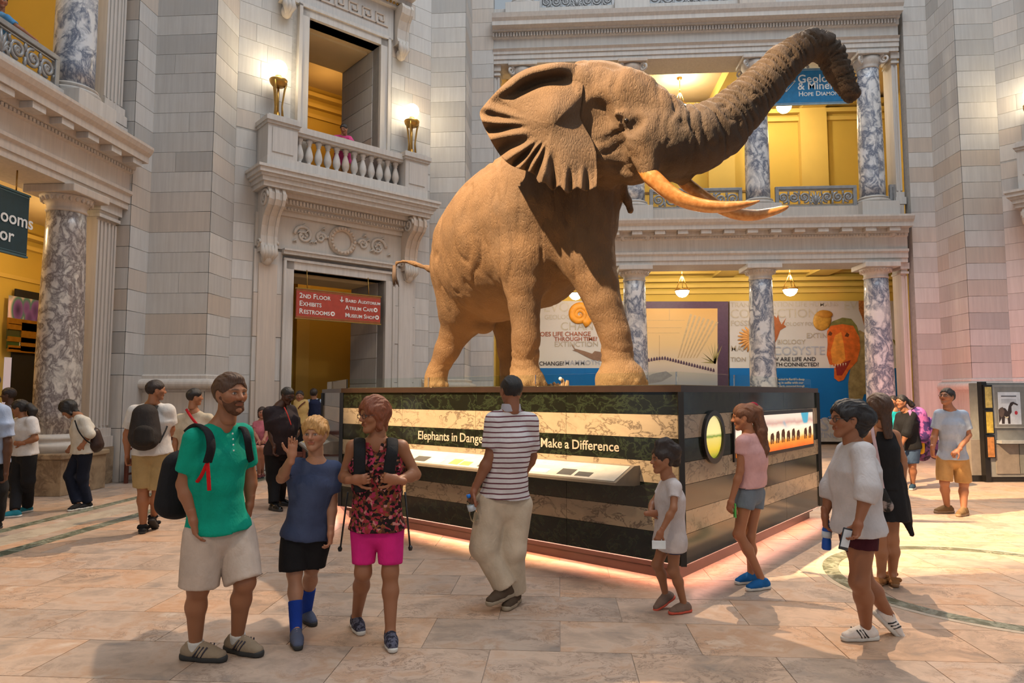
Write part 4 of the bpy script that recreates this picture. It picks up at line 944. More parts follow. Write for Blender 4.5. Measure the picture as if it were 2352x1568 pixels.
# purple framed picture in the middle
O = wp(1577, 1022); o = empty('framed_mural', O, 'purple framed picture of a skeleton hall behind the pedestal corner', 'mural')
pur = plain((0.10, 0.055, 0.12), 0.5)
flat('frame', [(1478, 1022), (1673, 1022), (1673, 692), (1478, 692)], 0.03, pur, o, O, 0.12)
t = NT('sepia_print'); z_ = t.n('SeparateXYZ', i_Vector=t.n('NewGeometry').outputs['Position']).outputs[2]
f_ = t.n('MapRange', i_Value=z_, i_From_Min=wp(1577, 880).z, i_From_Max=wp(1577, 708).z).outputs[0]
sep = t.done(t.ramp(f_, [(0, srgb(180, 185, 205)), (0.25, srgb(225, 215, 205)), (0.5, srgb(232, 205, 160)), (1, srgb(225, 180, 115))]), 0.5)
flat('picture', [(1478, 1010), (1648, 1010), (1648, 708), (1478, 708)], 0.05, sep, o, O)
ln = plain((0.55, 0.38, 0.22), 0.6); vb = plain((0.10, 0.06, 0.12), 0.6); ghost = plain((0.62, 0.47, 0.30), 0.6)
for k in range(26):
    x = 1484 + k * 6.2; y = 829 - 6 * math.sin(min(1, k / 7) * 1.6) + max(0, k - 7) * 1.55; flat('printed_vertebra', [(x - 2.6, y + 3), (x + 2.6, y + 3), (x + 2.2, y - 2), (x, y - 6), (x - 2.2, y - 2)], 0.065, vb, o, O)
for (x0, y0, x1, y1) in ((1478, 735, 1572, 735), (1478, 752, 1565, 752), (1478, 764, 1560, 764), (1514, 770, 1514, 830), (1486, 770, 1486, 832), (1537, 710, 1537, 735)):
    flat('printed_moulding', [(x0, y0 + 0.8), (x1 + 0.8, y1 + 0.8), (x1 + 0.8, y1), (x0, y0)] if x0 != x1 else [(x0, y1), (x0 + 1.2, y1), (x0 + 1.2, y0), (x0, y0)], 0.062, ln, o, O)
for k in range(7):
    x = 1556 + 7 * k; flat('printed_bone', [(x, 822), (x + 3, 822), (x + 34 + k * 3, 722 + 3 * k), (x + 29 + k * 3, 720 + 3 * k)], 0.06, ghost, o, O)
gp_ = plain((0.36, 0.33, 0.14), 0.6)
for k in range(9):
    a = math.radians(60 + 15 * k); flat('printed_leaf', [(1640, 835), (1644, 835), (1642 + 42 * math.cos(a) * 0.8, 832 - 46 * math.sin(a)), (1640, 830)], 0.066, gp_, o, O)
flat('printed_shadow', [(1478, 868), (1500, 858), (1530, 852), (1545, 862), (1520, 876), (1478, 884)], 0.061, plain((0.35, 0.35, 0.42), 0.6), o, O)
# right hand mural with the dinosaur
o, O = mural('white and blue mural with a painted dinosaur at the right', 1676, 2068, 1022)
words(o, O, [('TRANSFORMATION LIFE HUMANS', 1678, 705, 250, gt), ('CONNECTION', 1677, 730, 200, gt), ('EV', 1938, 711, 32, gt), ('FOSSILS', 1678, 748, 60, gt), ('GEOLOGY FOSSILS', 1790, 748, 100, gt), ('EXTIN', 1852, 776, 48, gt), ('BIOLOGY', 1785, 790, 65, gt), ('ECOSYSTE', 1760, 815, 135, lt), ('MAN', 1678, 806, 40, gt), ('TION', 1678, 830, 35, gt),
             ('W ARE LIFE AND', 1775, 829, 100, dk), ('TH CONNECTED?', 1781, 841, 101, dk), ('nected in Earth\'s deep', 1784, 873, 65, wm), ('ing in selfie with our', 1784, 881, 63, wm), ('of Earth, connected through', 1784, 888, 64, wm), ('S', 1884, 990, 20, lt), ('TING', 1882, 1005, 40, lt)])
dor = plain((0.72, 0.16, 0.03), 0.5, 0, 0.25, 5); dyl = plain((0.80, 0.34, 0.06), 0.5, 0, 0.25, 5); dgr = plain((0.20, 0.20, 0.07), 0.5, 0, 0.3, 5); dbr = plain((0.34, 0.27, 0.14), 0.6, 0, 0.35, 5); dred = plain((0.30, 0.03, 0.03), 0.5); tooth = plain((0.85, 0.75, 0.6), 0.5)
flat('painted_body', [(1950, 770), (1975, 758), (2000, 772), (2030, 800), (2050, 845), (2040, 920), (2010, 905), (1985, 905), (1975, 935), (1950, 925), (1948, 880), (1955, 835), (1968, 800)], 0.03, dbr, o, O)
flat('painted_tail', [(2050, 778), (2070, 790), (2070, 826), (2058, 800)], 0.03, dgr, o, O)
flat('painted_crown', [(1900, 752), (1912, 738), (1935, 729), (1955, 732), (1968, 748), (1974, 770), (1960, 760), (1930, 752), (1915, 762)], 0.05, dgr, o, O)
flat('painted_head', [(1900, 760), (1908, 748), (1935, 744), (1960, 748), (1974, 775), (1976, 800), (1968, 830), (1950, 845), (1940, 838), (1920, 842), (1905, 836), (1899, 815), (1901, 790)], 0.06, dor, o, O)
flat('painted_snout', [(1918, 770), (1932, 762), (1938, 790), (1942, 825), (1930, 838), (1912, 834), (1908, 805)], 0.066, dyl, o, O)
flat('painted_jaw', [(1916, 845), (1936, 838), (1966, 818), (1970, 828), (1950, 850), (1938, 872), (1926, 876), (1916, 868)], 0.062, dor, o, O)
flat('painted_mouth', [(1919, 840), (1938, 832), (1955, 826), (1944, 846), (1934, 862), (1922, 862)], 0.07, dred, o, O)
for k in range(7): flat('painted_tooth', [(1905 + k * 6, 838 - k * 0.8), (1908 + k * 6, 838 - k * 0.8), (1906.5 + k * 6, 845 - k * 0.8)], 0.075, tooth, o, O)
for x, y in ((1906, 765), (1945, 768)): flat('painted_eye', [(x - 5, y + 4), (x, y - 5), (x + 6, y), (x + 3, y + 6)], 0.072, plain((0.16, 0.05, 0.02), 0.5), o, O)
aco = plain((0.55, 0.30, 0.05), 0.5, 0, 0.3, 6)
c = wp(1889, 734, 0.06) - O; MB().ball((c.x, c.y, c.z - 0.02), (0.30, 0.05, 0.36), 16, 10).xf(Matrix.Translation((c.x, c.y, c.z)) @ Matrix.Rotation(0.35, 4, 'Y') @ Matrix.Translation((-c.x, -c.y, -c.z))).build('painted_acorn', aco, o)
c = wp(1894, 722, 0.1) - O; MB().ball((c.x, c.y, c.z), (0.27, 0.06, 0.15), 16, 8).build('painted_acorn_cap', plain((0.48, 0.22, 0.03), 0.6), o)
cor = plain((0.72, 0.36, 0.12), 0.5)
for k in range(9):
    a = math.radians(115 + k * 16); m = MB(); b0 = wp(1730, 778, 0.05) - O; m.tube([b0, b0 + Vector((0.3 * math.cos(a), 0, 0.28 * math.sin(a))), b0 + Vector((0.52 * math.cos(a + 0.08), 0, 0.48 * math.sin(a + 0.08)))], [0.03, 0.06, 0.02], 6, True, 0.4, (0, 1, 0)); m.build('painted_coral', cor, o)
lf = plain((0.40, 0.12, 0.04), 0.5)
flat('painted_leaf', [(1778, 724), (1784, 730), (1787, 722), (1790, 735), (1795, 745), (1806, 729), (1800, 745), (1806, 750), (1792, 758), (1786, 776), (1780, 788), (1778, 760)], 0.05, lf, o, O)
flat('painted_pine_cone', [(1972, 690), (1996, 690), (1998, 740), (1994, 752), (1986, 752), (1980, 728), (1973, 712)], 0.05, plain((0.38, 0.13, 0.03), 0.6, 0, 0.5, 20), o, O)
# ================================================================= left passage: opening with picture and escalator sign
XW = -13.3
def lp(x, y): return Vector(on_x(x, y, XW))
o = empty('passage_opening', (XW, 16.0, 0), 'opening shown as a black panel with a green sign band in the left passage', 'doorway'); O = Vector(o.location)
def lbox(nm_, x0, x1, y0, y1, mat, n0=0.0, n1=0.05, lab=None):
    a = lp(x0, y1); b = lp(x1, y0); mb = MB().box(XW + n0, XW + n1, a.y, b.y + 0.6, min(a.z, b.z), max(a.z, b.z)).xf(Matrix.Translation(-O)); return mb.build(nm_, mat, o, lab)
lbox('black_opening_panel', 10, 92, 674, 1080, M['dark'], 0, 0.04)  # flat black slab: the opening's darkness is painted, nothing is recessed
t = NT('purple_picture'); v = t.n('TexVoronoi', i_Vector=t.pos((1, 1, 0.6)), i_Scale=3.2); c_ = t.ramp(v.outputs[0], [(0.1, srgb(40, 22, 60)), (0.45, srgb(110, 70, 120)), (0.6, srgb(60, 110, 90)), (0.8, srgb(220, 180, 165))])
t.l(c_, t.b.inputs['Emission Color']); t.b.inputs['Emission Strength'].default_value = 0.25
lbox('picture', 12, 85, 690, 755, t.done(c_, 0.4), 0.04, 0.06); grn = plain((0.035, 0.085, 0.025), 0.5)
lbox('sign_band', 10, 92, 778, 800, grn, 0.04, 0.08); lbox('sign_band', 10, 92, 762, 778, plain((0.05, 0.06, 0.03), 0.5), 0.04, 0.07)
for y0, y1 in ((740, 743), (752, 755), (780, 783), (799, 801), (804, 807)): lbox('gold_bar', 10, 92, y0, y1, M['gold'], 0.06, 0.1)
for x in (38, 76): lbox('gold_post', x, x + 2, 740, 806, M['gold'], 0.06, 0.1)
text('lettering', 'ESCALATORS', 0.19, o, wm, Vector(on_x(43, 797, XW + 0.09)) - O, (0, 1, 0), (1, 0, 0))
lbox('lit_poster', 2, 12, 820, 960, emit('lit_poster', srgb(190, 180, 190), 0.5), 0.0, 0.03)
lbox('door_jamb', 70, 80, 806, 960, plain((0.10, 0.08, 0.02), 0.5), 0.04, 0.08)
# ================================================================= benches
wood = plain((0.11, 0.030, 0.018), 0.4)
def bench(p, rz, L, label):
    o = empty('wooden_bench', p, label, 'bench', None, None, rz)
    for i in range(3): MB().bbox(-L / 2, L / 2, -0.22 + i * 0.15, -0.09 + i * 0.15, 0.42, 0.46, 0.008).build('seat_slat', wood, o)
    for i in range(2): MB().bbox(-L / 2, L / 2, 0.24, 0.27, 0.62 + i * 0.16, 0.72 + i * 0.16, 0.008).build('back_slat', wood, o)
    for s in (-1, 1):
        for y, h in ((-0.2, 0.64), (0.25, 0.92)): MB().bbox(s * (L / 2 - 0.03) - 0.03, s * (L / 2 - 0.03) + 0.03, y - 0.03, y + 0.03, 0, h, 0.006).build('leg', wood, o)
        MB().bbox(s * (L / 2 - 0.03) - 0.035, s * (L / 2 - 0.03) + 0.035, -0.24, 0.28, 0.62, 0.66, 0.008).build('armrest', wood, o)
        MB().bbox(s * (L / 2 - 0.03) - 0.02, s * (L / 2 - 0.03) + 0.02, -0.2, 0.25, 0.15, 0.19, 0.006).build('stretcher', wood, o)
    for y in (-0.2, 0.25): MB().bbox(-L / 2, L / 2, y - 0.02, y + 0.02, 0.36, 0.42, 0.006).build('seat_rail', wood, o)
    return o
bench((-7.45, 12.78, 0), 0.0, 1.5, 'dark red wooden bench against the left pier')
bench((-6.05, 13.95, 0), math.radians(45), 1.5, 'dark red wooden bench left of the doorway')
# ================================================================= information kiosk at the right
kg = plain((0.23, 0.225, 0.21), 0.4); kb = plain((0.24, 0.20, 0.165), 0.5)
kf = Vector(gp(2352, 1109)); kd = Vector((1.0, 0.28, 0)).normalized()
o = empty('information_kiosk', (8.35, 13.75, 0), 'grey information kiosk with an elephant poster at the right edge', 'kiosk'); O = Vector(o.location)
ka = Vector(gp(2278, 1107)); FK = Frame(ka, (1, 0.10, 0), (0.10, -1, 0)); Mi = Matrix.Translation(-O)
fbox(FK, 0, 1.5, -0.5, 0.0, 0.10, 1.90).xf(Mi).build('cabinet', kg, o); fbox(FK, 0.0, 1.5, -0.45, -0.02, 0, 0.12).xf(Mi).build('kick_plate', M['metal_black'], o)
fbox(FK, 0.08, 1.5, 0.0, 0.03, 1.03, 1.86).xf(Mi).build('poster_frame', plain((0.30, 0.295, 0.28), 0.4), o); fbox(FK, 0.13, 0.95, 0.03, 0.035, 1.07, 1.82).xf(Mi).build('poster_mount', kg, o)
u0, u1, z0, z1 = 0.18, 0.62, 1.10, 1.72
fbox(FK, u0, u1, 0.035, 0.04, z0, z1).xf(Mi).build('poster', plain((0.68, 0.72, 0.78), 0.5), o)
em2 = plain((0.045, 0.03, 0.028), 0.6)
def kpoly(nm_, pts, mat, e=0.042):
    q = [Mi @ FK.p(u0 + (u1 - u0) * a, e, z0 + (z1 - z0) * b) for a, b in pts]; k = len(q); bk = [p - FK.n * 0.003 for p in q]
    MB().add(q + bk, [tuple(range(k)), tuple(range(2 * k - 1, k - 1, -1))] + [(i, (i + 1) % k, k + (i + 1) % k, k + i) for i in range(k)]).build(nm_, mat, o)
kpoly('printed_elephant', [(0.0, 0.05), (0.0, 0.46), (0.15, 0.52), (0.3, 0.50), (0.4, 0.4), (0.46, 0.56), (0.55, 0.68), (0.68, 0.70), (0.88, 0.62), (0.86, 0.58), (0.68, 0.63), (0.58, 0.55), (0.58, 0.38), (0.5, 0.3), (0.5, 0.02), (0.4, 0.02), (0.38, 0.22), (0.26, 0.2), (0.24, 0.02), (0.12, 0.02), (0.12, 0.2)], em2)
kpoly('printed_ear', [(0.02, 0.3), (0.04, 0.5), (0.18, 0.54), (0.26, 0.4), (0.2, 0.26), (0.1, 0.2)], plain((0.13, 0.09, 0.075), 0.6), 0.045)
kpoly('printed_tusk', [(0.24, 0.26), (0.28, 0.2), (0.4, 0.2), (0.42, 0.25), (0.32, 0.23)], plain((0.7, 0.62, 0.45), 0.5), 0.048)
kpoly('printed_dot', [(0.78 + 0.07 * math.cos(a), 0.36 + 0.06 * math.sin(a)) for a in [k * math.pi / 6 for k in range(12)]], plain((0.6, 0.04, 0.06), 0.5))
kpoly('printed_title', [(0.14, 0.86), (0.82, 0.86), (0.82, 0.89), (0.14, 0.89)], dk)
for k in range(4): kpoly('text_line', [(0.14, 0.66 + 0.035 * k), (0.8, 0.66 + 0.035 * k), (0.8, 0.675 + 0.035 * k), (0.14, 0.675 + 0.035 * k)], plain((0.4, 0.42, 0.46), 0.6))
fbox(FK, 0.10, 0.55, 0.0, 0.02, 0.16, 0.72).xf(Mi).build('beige_panel', kb, o); fbox(FK, 0.57, 1.5, 0.0, 0.015, 0.16, 0.72).xf(Mi).build('grey_panel', plain((0.19, 0.19, 0.17), 0.5), o)
fbox(FK, 0.12, 1.4, 0.0, 0.16, 0.74, 0.80).xf(Mi).build('leaflet_tray', plain((0.36, 0.36, 0.35), 0.3), o)
fbox(FK, -0.30, -0.10, -0.5, -0.1, 0.12, 0.80).xf(Mi).build('side_cabinet', kb, o); fbox(FK, -0.32, -0.08, -0.52, -0.08, 0, 0.12).xf(Mi).build('side_base', M['metal_black'], o)
fbox(FK, -0.12, -0.02, -0.1, 0.02, 0, 1.92).xf(Mi).build('totem', M['metal_black'], o)
for zz, hh, cc in ((1.40, 0.42, (0.50, 0.38, 0.12)), (0.92, 0.42, (0.52, 0.36, 0.06)), (0.46, 0.40, (0.42, 0.17, 0.05))):
    fbox(FK, -0.10, 0.07, 0.02, 0.05, zz, zz + hh + 0.04).xf(Mi).build('picture_frame', M['metal_black'], o); fbox(FK, -0.08, 0.05, 0.05, 0.055, zz + 0.02, zz + hh).xf(Mi).build('printed_picture', plain(cc, 0.5, 0, 0.3, 14), o)
# ================================================================= smooth-blended solids (signed distance fields -> surface nets)
class Field:
    def __init__(s, lo, hi, h):
        s.lo = np.array(lo, float); s.h = h; s.n = np.ceil((np.array(hi) - s.lo) / h).astype(int) + 1
        s.f = np.full(tuple(s.n), 0.6, np.float32)
        s.ax = [(s.lo[i] + h * np.arange(s.n[i])).astype(np.float32) for i in range(3)]
    def _sub(s, lo, hi):
        a = np.clip(np.floor((lo - s.lo) / s.h).astype(int), 0, s.n); b = np.clip(np.ceil((hi - s.lo) / s.h).astype(int) + 1, 0, s.n)
        if np.any(b <= a): return None
        sl = tuple(slice(i, j) for i, j in zip(a, b))
        return sl, s.ax[0][sl[0]][:, None, None], s.ax[1][sl[1]][None, :, None], s.ax[2][sl[2]][None, None, :]
    def _join(s, sl, d, k, op):
        A = s.f[sl]
        if op == 'sub':
            d = -d; hh = np.maximum(k - np.abs(A - d), 0) / max(k, 1e-6); s.f[sl] = np.maximum(A, d) + hh * hh * k * 0.25
        else:
            hh = np.maximum(k - np.abs(A - d), 0) / max(k, 1e-6); s.f[sl] = np.minimum(A, d) - hh * hh * k * 0.25
    def cone(s, a, b, ra, rb, k=0.02, op='add', flat=None, caps=None, pad=0.0):
        """tapered capsule; flat=(axis, factor) squeezes the section along axis; caps=True cuts the ends square"""
        a = np.array(a, float); b = np.array(b, float); R = max(ra, rb) * (1 if flat is None else max(1, flat[1])) + k + 2 * s.h + pad
        q = s._sub(np.minimum(a, b) - R, np.maximum(a, b) + R)
        if q is None: return s
        sl, X, Y, Z = q; px, py, pz = X - a[0], Y - a[1], Z - a[2]; v = (b - a)
        sc = 1.0
        if flat is not None:
            n = np.array(flat[0], float); n /= np.linalg.norm(n); f = 1.0 / flat[1] - 1.0; dn = (px * n[0] + py * n[1] + pz * n[2]) * f
            px = px + dn * n[0]; py = py + dn * n[1]; pz = pz + dn * n[2]; v = v + n * (f * (v @ n)); sc = min(1.0, flat[1])
        l2 = max(v @ v, 1e-9); tt = (px * v[0] + py * v[1] + pz * v[2]) / l2; t = np.clip(tt, 0, 1)
        d = np.sqrt((px - v[0] * t) ** 2 + (py - v[1] * t) ** 2 + (pz - v[2] * t) ** 2) - (ra + (rb - ra) * t)
        if caps is not None:
            L = math.sqrt(l2); c0, c1 = caps if isinstance(caps, tuple) else (caps, caps)
            if c0: d = np.maximum(d, -tt * L)
            if c1: d = np.maximum(d, (tt - 1) * L)
        s._join(sl, (d * sc).astype(np.float32), k, op); return s
    def ell(s, c, r, k=0.02, op='add', axes=None, pad=0.0):
        c = np.array(c, float); r = np.array(r, float) if hasattr(r, '__len__') else np.array([r] * 3, float); R = r.max() + k + 2 * s.h + pad
        q = s._sub(c - R, c + R)
        if q is None: return s
        sl, X, Y, Z = q; px, py, pz = X - c[0], Y - c[1], Z - c[2]
        A = np.eye(3) if axes is None else np.array(axes, float)
        u = [(px * A[i][0] + py * A[i][1] + pz * A[i][2]) / r[i] for i in range(3)]
        k0 = np.sqrt(u[0] ** 2 + u[1] ** 2 + u[2] ** 2) + 1e-6; k1 = np.sqrt((u[0] / r[0]) ** 2 + (u[1] / r[1]) ** 2 + (u[2] / r[2]) ** 2) + 1e-6
        s._join(sl, (k0 * (k0 - 1) / k1).astype(np.float32), k, op); return s
    def cut(s, p, n):
        """keep the side of the plane the normal points away from"""
        p = np.array(p, float); n = np.array(n, float); n /= np.linalg.norm(n)
        d = (s.ax[0] - p[0])[:, None, None] * n[0] + (s.ax[1] - p[1])[None, :, None] * n[1] + (s.ax[2] - p[2])[None, None, :] * n[2]
        s.f = np.maximum(s.f, d.astype(np.float32)); return s
    def mesh(s):
        f = s.f; ins = f < 0
        c = np.zeros(tuple(np.array(f.shape) - 1), np.int8)
        for i in (0, 1):
            for j in (0, 1):
                for k in (0, 1): c += ins[i:f.shape[0] - 1 + i, j:f.shape[1] - 1 + j, k:f.shape[2] - 1 + k]
        act = (c > 0) & (c < 8); I = np.argwhere(act)
        if len(I) == 0: return np.zeros((0, 3)), np.zeros((0, 4), int)
        idx = np.full(act.shape, -1, np.int32); idx[act] = np.arange(len(I))
        cs = np.array([(i, j, k) for i in (0, 1) for j in (0, 1) for k in (0, 1)])
        V = np.stack([f[I[:, 0] + o[0], I[:, 1] + o[1], I[:, 2] + o[2]] for o in cs], 1)
        P = np.zeros((len(I), 3)); W = np.zeros(len(I))
        for a in range(8):
            for b in range(a + 1, 8):
                if np.abs(cs[a] - cs[b]).sum() != 1: continue
                va, vb = V[:, a], V[:, b]; m = (va < 0) != (vb < 0)
                t = np.where(m, va / np.where(np.abs(va - vb) < 1e-9, 1e-9, va - vb), 0)
                P += np.where(m[:, None], cs[a] + (cs[b] - cs[a]) * t[:, None], 0); W += m
        P = s.lo + s.h * (I + P / W[:, None])
        Q = []
        for ax in range(3):
            o = [(0, 0, 0)] * 4; e1, e2 = [(1, 2), (2, 0), (0, 1)][ax]
            sh = [slice(None)] * 3; sh2 = [slice(None)] * 3; sh[ax] = slice(0, -1); sh2[ax] = slice(1, None)
            A = ins[tuple(sh)]; B = ins[tuple(sh2)]; E = np.argwhere(A != B)
            ok = (E[:, e1] > 0) & (E[:, e2] > 0) & (E[:, e1] < f.shape[e1] - 1) & (E[:, e2] < f.shape[e2] - 1); E = E[ok]
            if len(E) == 0: continue
            def g(d1, d2):
                q = E.copy(); q[:, e1] -= d1; q[:, e2] -= d2; return idx[q[:, 0], q[:, 1], q[:, 2]]
            quad = np.stack([g(1, 1), g(0, 1), g(0, 0), g(1, 0)], 1)
            fl_ = ~A[E[:, 0], E[:, 1], E[:, 2]]; quad[fl_] = quad[fl_][:, ::-1]; Q.append(quad)
        return P, np.concatenate(Q) if Q else np.zeros((0, 4), int)
_LAT = np.random.RandomState(3).rand(32, 32, 32)
def vnoise(p, scale):
    q = np.asarray(p) * scale; i = np.floor(q).astype(int); f = q - i; f = f * f * (3 - 2 * f); r = 0
    for a in (0, 1):
        for b in (0, 1):
            for c in (0, 1):
                w = (f[:, 0] if a else 1 - f[:, 0]) * (f[:, 1] if b else 1 - f[:, 1]) * (f[:, 2] if c else 1 - f[:, 2])
                r = r + w * _LAT[(i[:, 0] + a) % 32, (i[:, 1] + b) % 32, (i[:, 2] + c) % 32]
    return r - 0.5
def normals(P, Q):
    n = np.zeros_like(P); a = np.cross(P[Q[:, 2]] - P[Q[:, 0]], P[Q[:, 3]] - P[Q[:, 1]])
    for j in range(4): np.add.at(n, Q[:, j], a)
    return n / np.maximum(np.linalg.norm(n, axis=1, keepdims=True), 1e-9)
def merge(parts):
    Ps, Qs, b = [], [], 0
    for P, Q in parts: Ps.append(P); Qs.append(np.asarray(Q) + b); b += len(P)
    return np.concatenate(Ps), np.concatenate(Qs)
def np_object(name, P, Q, mat, parent=None, colors=None, origin=None, smooth=True, label=None):
    o3 = np.array(origin if origin is not None else (tuple(parent.location) if parent else (0, 0, 0)))
    me = bpy.data.meshes.new(name); nq = len(Q)
    me.vertices.add(len(P)); me.vertices.foreach_set('co', (P - o3).astype(np.float32).ravel())
    me.loops.add(nq * 4); me.loops.foreach_set('vertex_index', np.asarray(Q, np.int32).ravel())
    me.polygons.add(nq); me.polygons.foreach_set('loop_start', np.arange(0, nq * 4, 4, dtype=np.int32))
    me.update(calc_edges=True); me.polygons.foreach_set('use_smooth', np.full(nq, smooth))
    if colors is not None:
        at_ = me.color_attributes.new('Col', 'FLOAT_COLOR', 'POINT'); at_.data.foreach_set('color', np.concatenate([colors, np.ones((len(P), 1))], 1).astype(np.float32).ravel())
    me.materials.append(mat); o = link(name, me, parent)
    if label: o['label'] = label
    return o
# ================================================================= the elephant
DECK = 1.768
ele = empty('elephant', (0.0, 9.6, DECK), 'mounted bull elephant with raised trunk standing on the banded pedestal', 'elephant')
def E(x, y, t): return at(x, y, t)
fld = Field((-3.4, 7.0, 1.70), (4.9, 12.6, 6.75), 0.026)
def chain(pts, k, flat=None):
    for (x0, y0, t0, r0), (x1, y1, t1, r1) in zip(pts, pts[1:]): fld.cone(E(x0, y0, t0), E(x1, y1, t1), r0, r1, k, flat=flat)
# trunk of the body
chain([(1122, 565, 10.9, 0.88), (1180, 545, 10.4, 1.03), (1275, 500, 9.75, 0.90)], 0.25)
chain([(1225, 470, 9.95, 0.78), (1300, 420, 9.4, 0.66), (1365, 330, 9.0, 0.60)], 0.30)
chain([(1090, 620, 10.95, 0.70), (1140, 612, 10.55, 0.80), (1230, 590, 9.9, 0.70), (1300, 560, 9.4, 0.50)], 0.2)
# legs: right hind, left hind, right fore, left fore
chain([(1085, 640, 10.85, 0.60), (1068, 705, 10.9, 0.42), (1046, 762, 11.0, 0.245)], 0.18); chain([(1046, 762, 11.0, 0.245), (1028, 803, 11.05, 0.205), (1006, 850, 11.1, 0.165), (1002, 868, 11.1, 0.175)], 0.06)
chain([(1175, 660, 11.3, 0.55), (1168, 740, 11.45, 0.26), (1172, 800, 11.5, 0.19), (1174, 850, 11.5, 0.165), (1174, 868, 11.5, 0.18)], 0.12)
chain([(1205, 520, 9.55, 0.55), (1203, 600, 9.4, 0.40), (1205, 655, 9.3, 0.27)], 0.16); chain([(1205, 655, 9.3, 0.27), (1206, 700, 9.25, 0.212), (1208, 775, 9.2, 0.19), (1206, 815, 9.2, 0.186), (1204, 848, 9.2, 0.172), (1207, 866, 9.18, 0.19)], 0.05)
chain([(1330, 470, 9.1, 0.55), (1350, 590, 8.9, 0.34), (1372, 650, 8.75, 0.265)], 0.16); chain([(1372, 650, 8.75, 0.265), (1386, 700, 8.65, 0.216), (1412, 770, 8.55, 0.20), (1418, 810, 8.52, 0.20), (1417, 843, 8.5, 0.185), (1423, 864, 8.48, 0.21)], 0.05)
for x, t, r in ((1002, 11.1, 0.185), (1176, 11.5, 0.20), (1211, 9.15, 0.255), (1426, 8.45, 0.315)):
    c = E(x, 880, t); c[2] = DECK; fld.cone(c + (0, 0, 0.16), c, r * 0.68, r, 0.10, caps=(False, True)); fld.cone(c + (0, 0, 0.05), c, r, r, 0.03, caps=(False, True))
    dr = np.array([0.55, -0.83, 0]); sd = np.array([0.83, 0.55, 0])
    for q in (-1, 0, 1): fld.ell(c + dr * (r * 0.93) * (1 if q == 0 else 0.78) + sd * q * r * 0.55 + (0, 0, 0.05), (0.055, 0.055, 0.06), 0.01)
fld.ell(E(1108, 742, 10.7), (0.20, 0.18, 0.16), 0.06)
# head
fld.ell(E(1372, 240, 8.75), (0.50, 0.50, 0.50), 0.20); fld.ell(E(1395, 215, 8.75), (0.34, 0.42, 0.36), 0.15); fld.ell(E(1428, 258, 8.55), 0.44, 0.2)
chain([(1360, 300, 8.75, 0.5), (1405, 345, 8.6, 0.40), (1455, 372, 8.5, 0.24), (1540, 388, 8.5, 0.13), (1578, 388, 8.5, 0.075)], 0.15)
fld.cone(E(1450, 215, 8.35), E(1520, 262, 8.25), 0.28, 0.26, 0.2)
fld.ell(E(1340, 195, 8.6), (0.34, 0.3, 0.26), 0.15)
# trunk
TR = [(1478, 312, 8.35, 0.40), (1545, 325, 8.33, 0.405), (1600, 322, 8.33, 0.385), (1650, 298, 8.34, 0.345), (1702, 250, 8.36, 0.285), (1750, 200, 8.38, 0.245), (1795, 152, 8.40, 0.212), (1832, 120, 8.42, 0.182), (1862, 104, 8.43, 0.165), (1888, 108, 8.44, 0.155), (1908, 130, 8.45, 0.15), (1924, 163, 8.45, 0.14), (1942, 197, 8.45, 0.118), (1955, 218, 8.45, 0.095)]
chain(TR, 0.05)
fld.ell(E(1958, 226, 8.42), (0.07, 0.06, 0.05), 0.03, 'sub')
# tusk sheaths
chain([(1478, 335, 8.12, 0.20), (1494, 392, 8.06, 0.125)], 0.16); chain([(1555, 370, 8.62, 0.2), (1570, 410, 8.6, 0.11)], 0.12)
# eye hollow, brow and lid
fld.ell(E(1445, 282, 8.02), (0.13, 0.10, 0.10), 0.12, 'sub'); fld.cone(E(1415, 262, 8.10), E(1462, 268, 8.13), 0.045, 0.05, 0.08)
fld.ell(E(1437, 277, 8.14), 0.075, 0.03); fld.cone(E(1424, 283, 8.12), E(1450, 287, 8.12), 0.02, 0.02, 0.03)
fld.ell(E(1375, 275, 8.22), (0.14, 0.08, 0.22), 0.15, 'sub')
fld.cone(E(1408, 330, 8.2), E(1440, 400, 8.25), 0.10, 0.05, 0.15, 'sub')
# tip of the far ear hanging below the jaw
chain([(1405, 385, 9.0, 0.14), (1428, 425, 8.95, 0.085), (1441, 460, 8.95, 0.055), (1447, 482, 8.95, 0.05)], 0.05)
# tail
chain([(1018, 628, 11.25, 0.10), (990, 618, 11.3, 0.065), (955, 606, 11.35, 0.05), (928, 600, 11.38, 0.042), (911, 603, 11.4, 0.036), (906, 622, 11.4, 0.03)], 0.03)
P, Q = fld.mesh()
# wrinkles: rings along the trunk, creases on the flank and at the knees
N = normals(P, Q)
tr = np.array([E(x, y, t) for x, y, t, r in TR]); seg = np.linalg.norm(np.diff(tr, axis=0), axis=1); cum = np.concatenate([[0], np.cumsum(seg)])
best = np.full(len(P), 9.0); s_at = np.zeros(len(P)); r_at = np.ones(len(P)) * 0.3
for i in range(len(tr) - 1):
    v = tr[i + 1] - tr[i]; u = np.clip(((P - tr[i]) @ v) / (v @ v), 0, 1); d = np.linalg.norm(P - tr[i] - u[:, None] * v, axis=1); rr = TR[i][3] + (TR[i + 1][3] - TR[i][3]) * u; d = d / rr
    m = d < best; best[m] = d[m]; s_at[m] = (cum[i] + u * seg[i])[m]; r_at[m] = rr[m]
wob = vnoise(P, 5.0) * 1.6 + vnoise(P, 11.0) * 0.9
w = np.clip((1.25 - best) / 0.2, 0, 1) * np.clip(s_at / 0.5, 0.15, 1); up = np.clip(0.55 - N[:, 1] * 0.3 + N[:, 2] * 0.5, 0.25, 1)
ringf = 1 - np.abs(np.sin((s_at / (0.15 * (0.45 + r_at)) + wob * 0.55) * math.pi)); disp = w * up * (0.5 - ringf ** 1.6) * 0.062
body = 1 - w
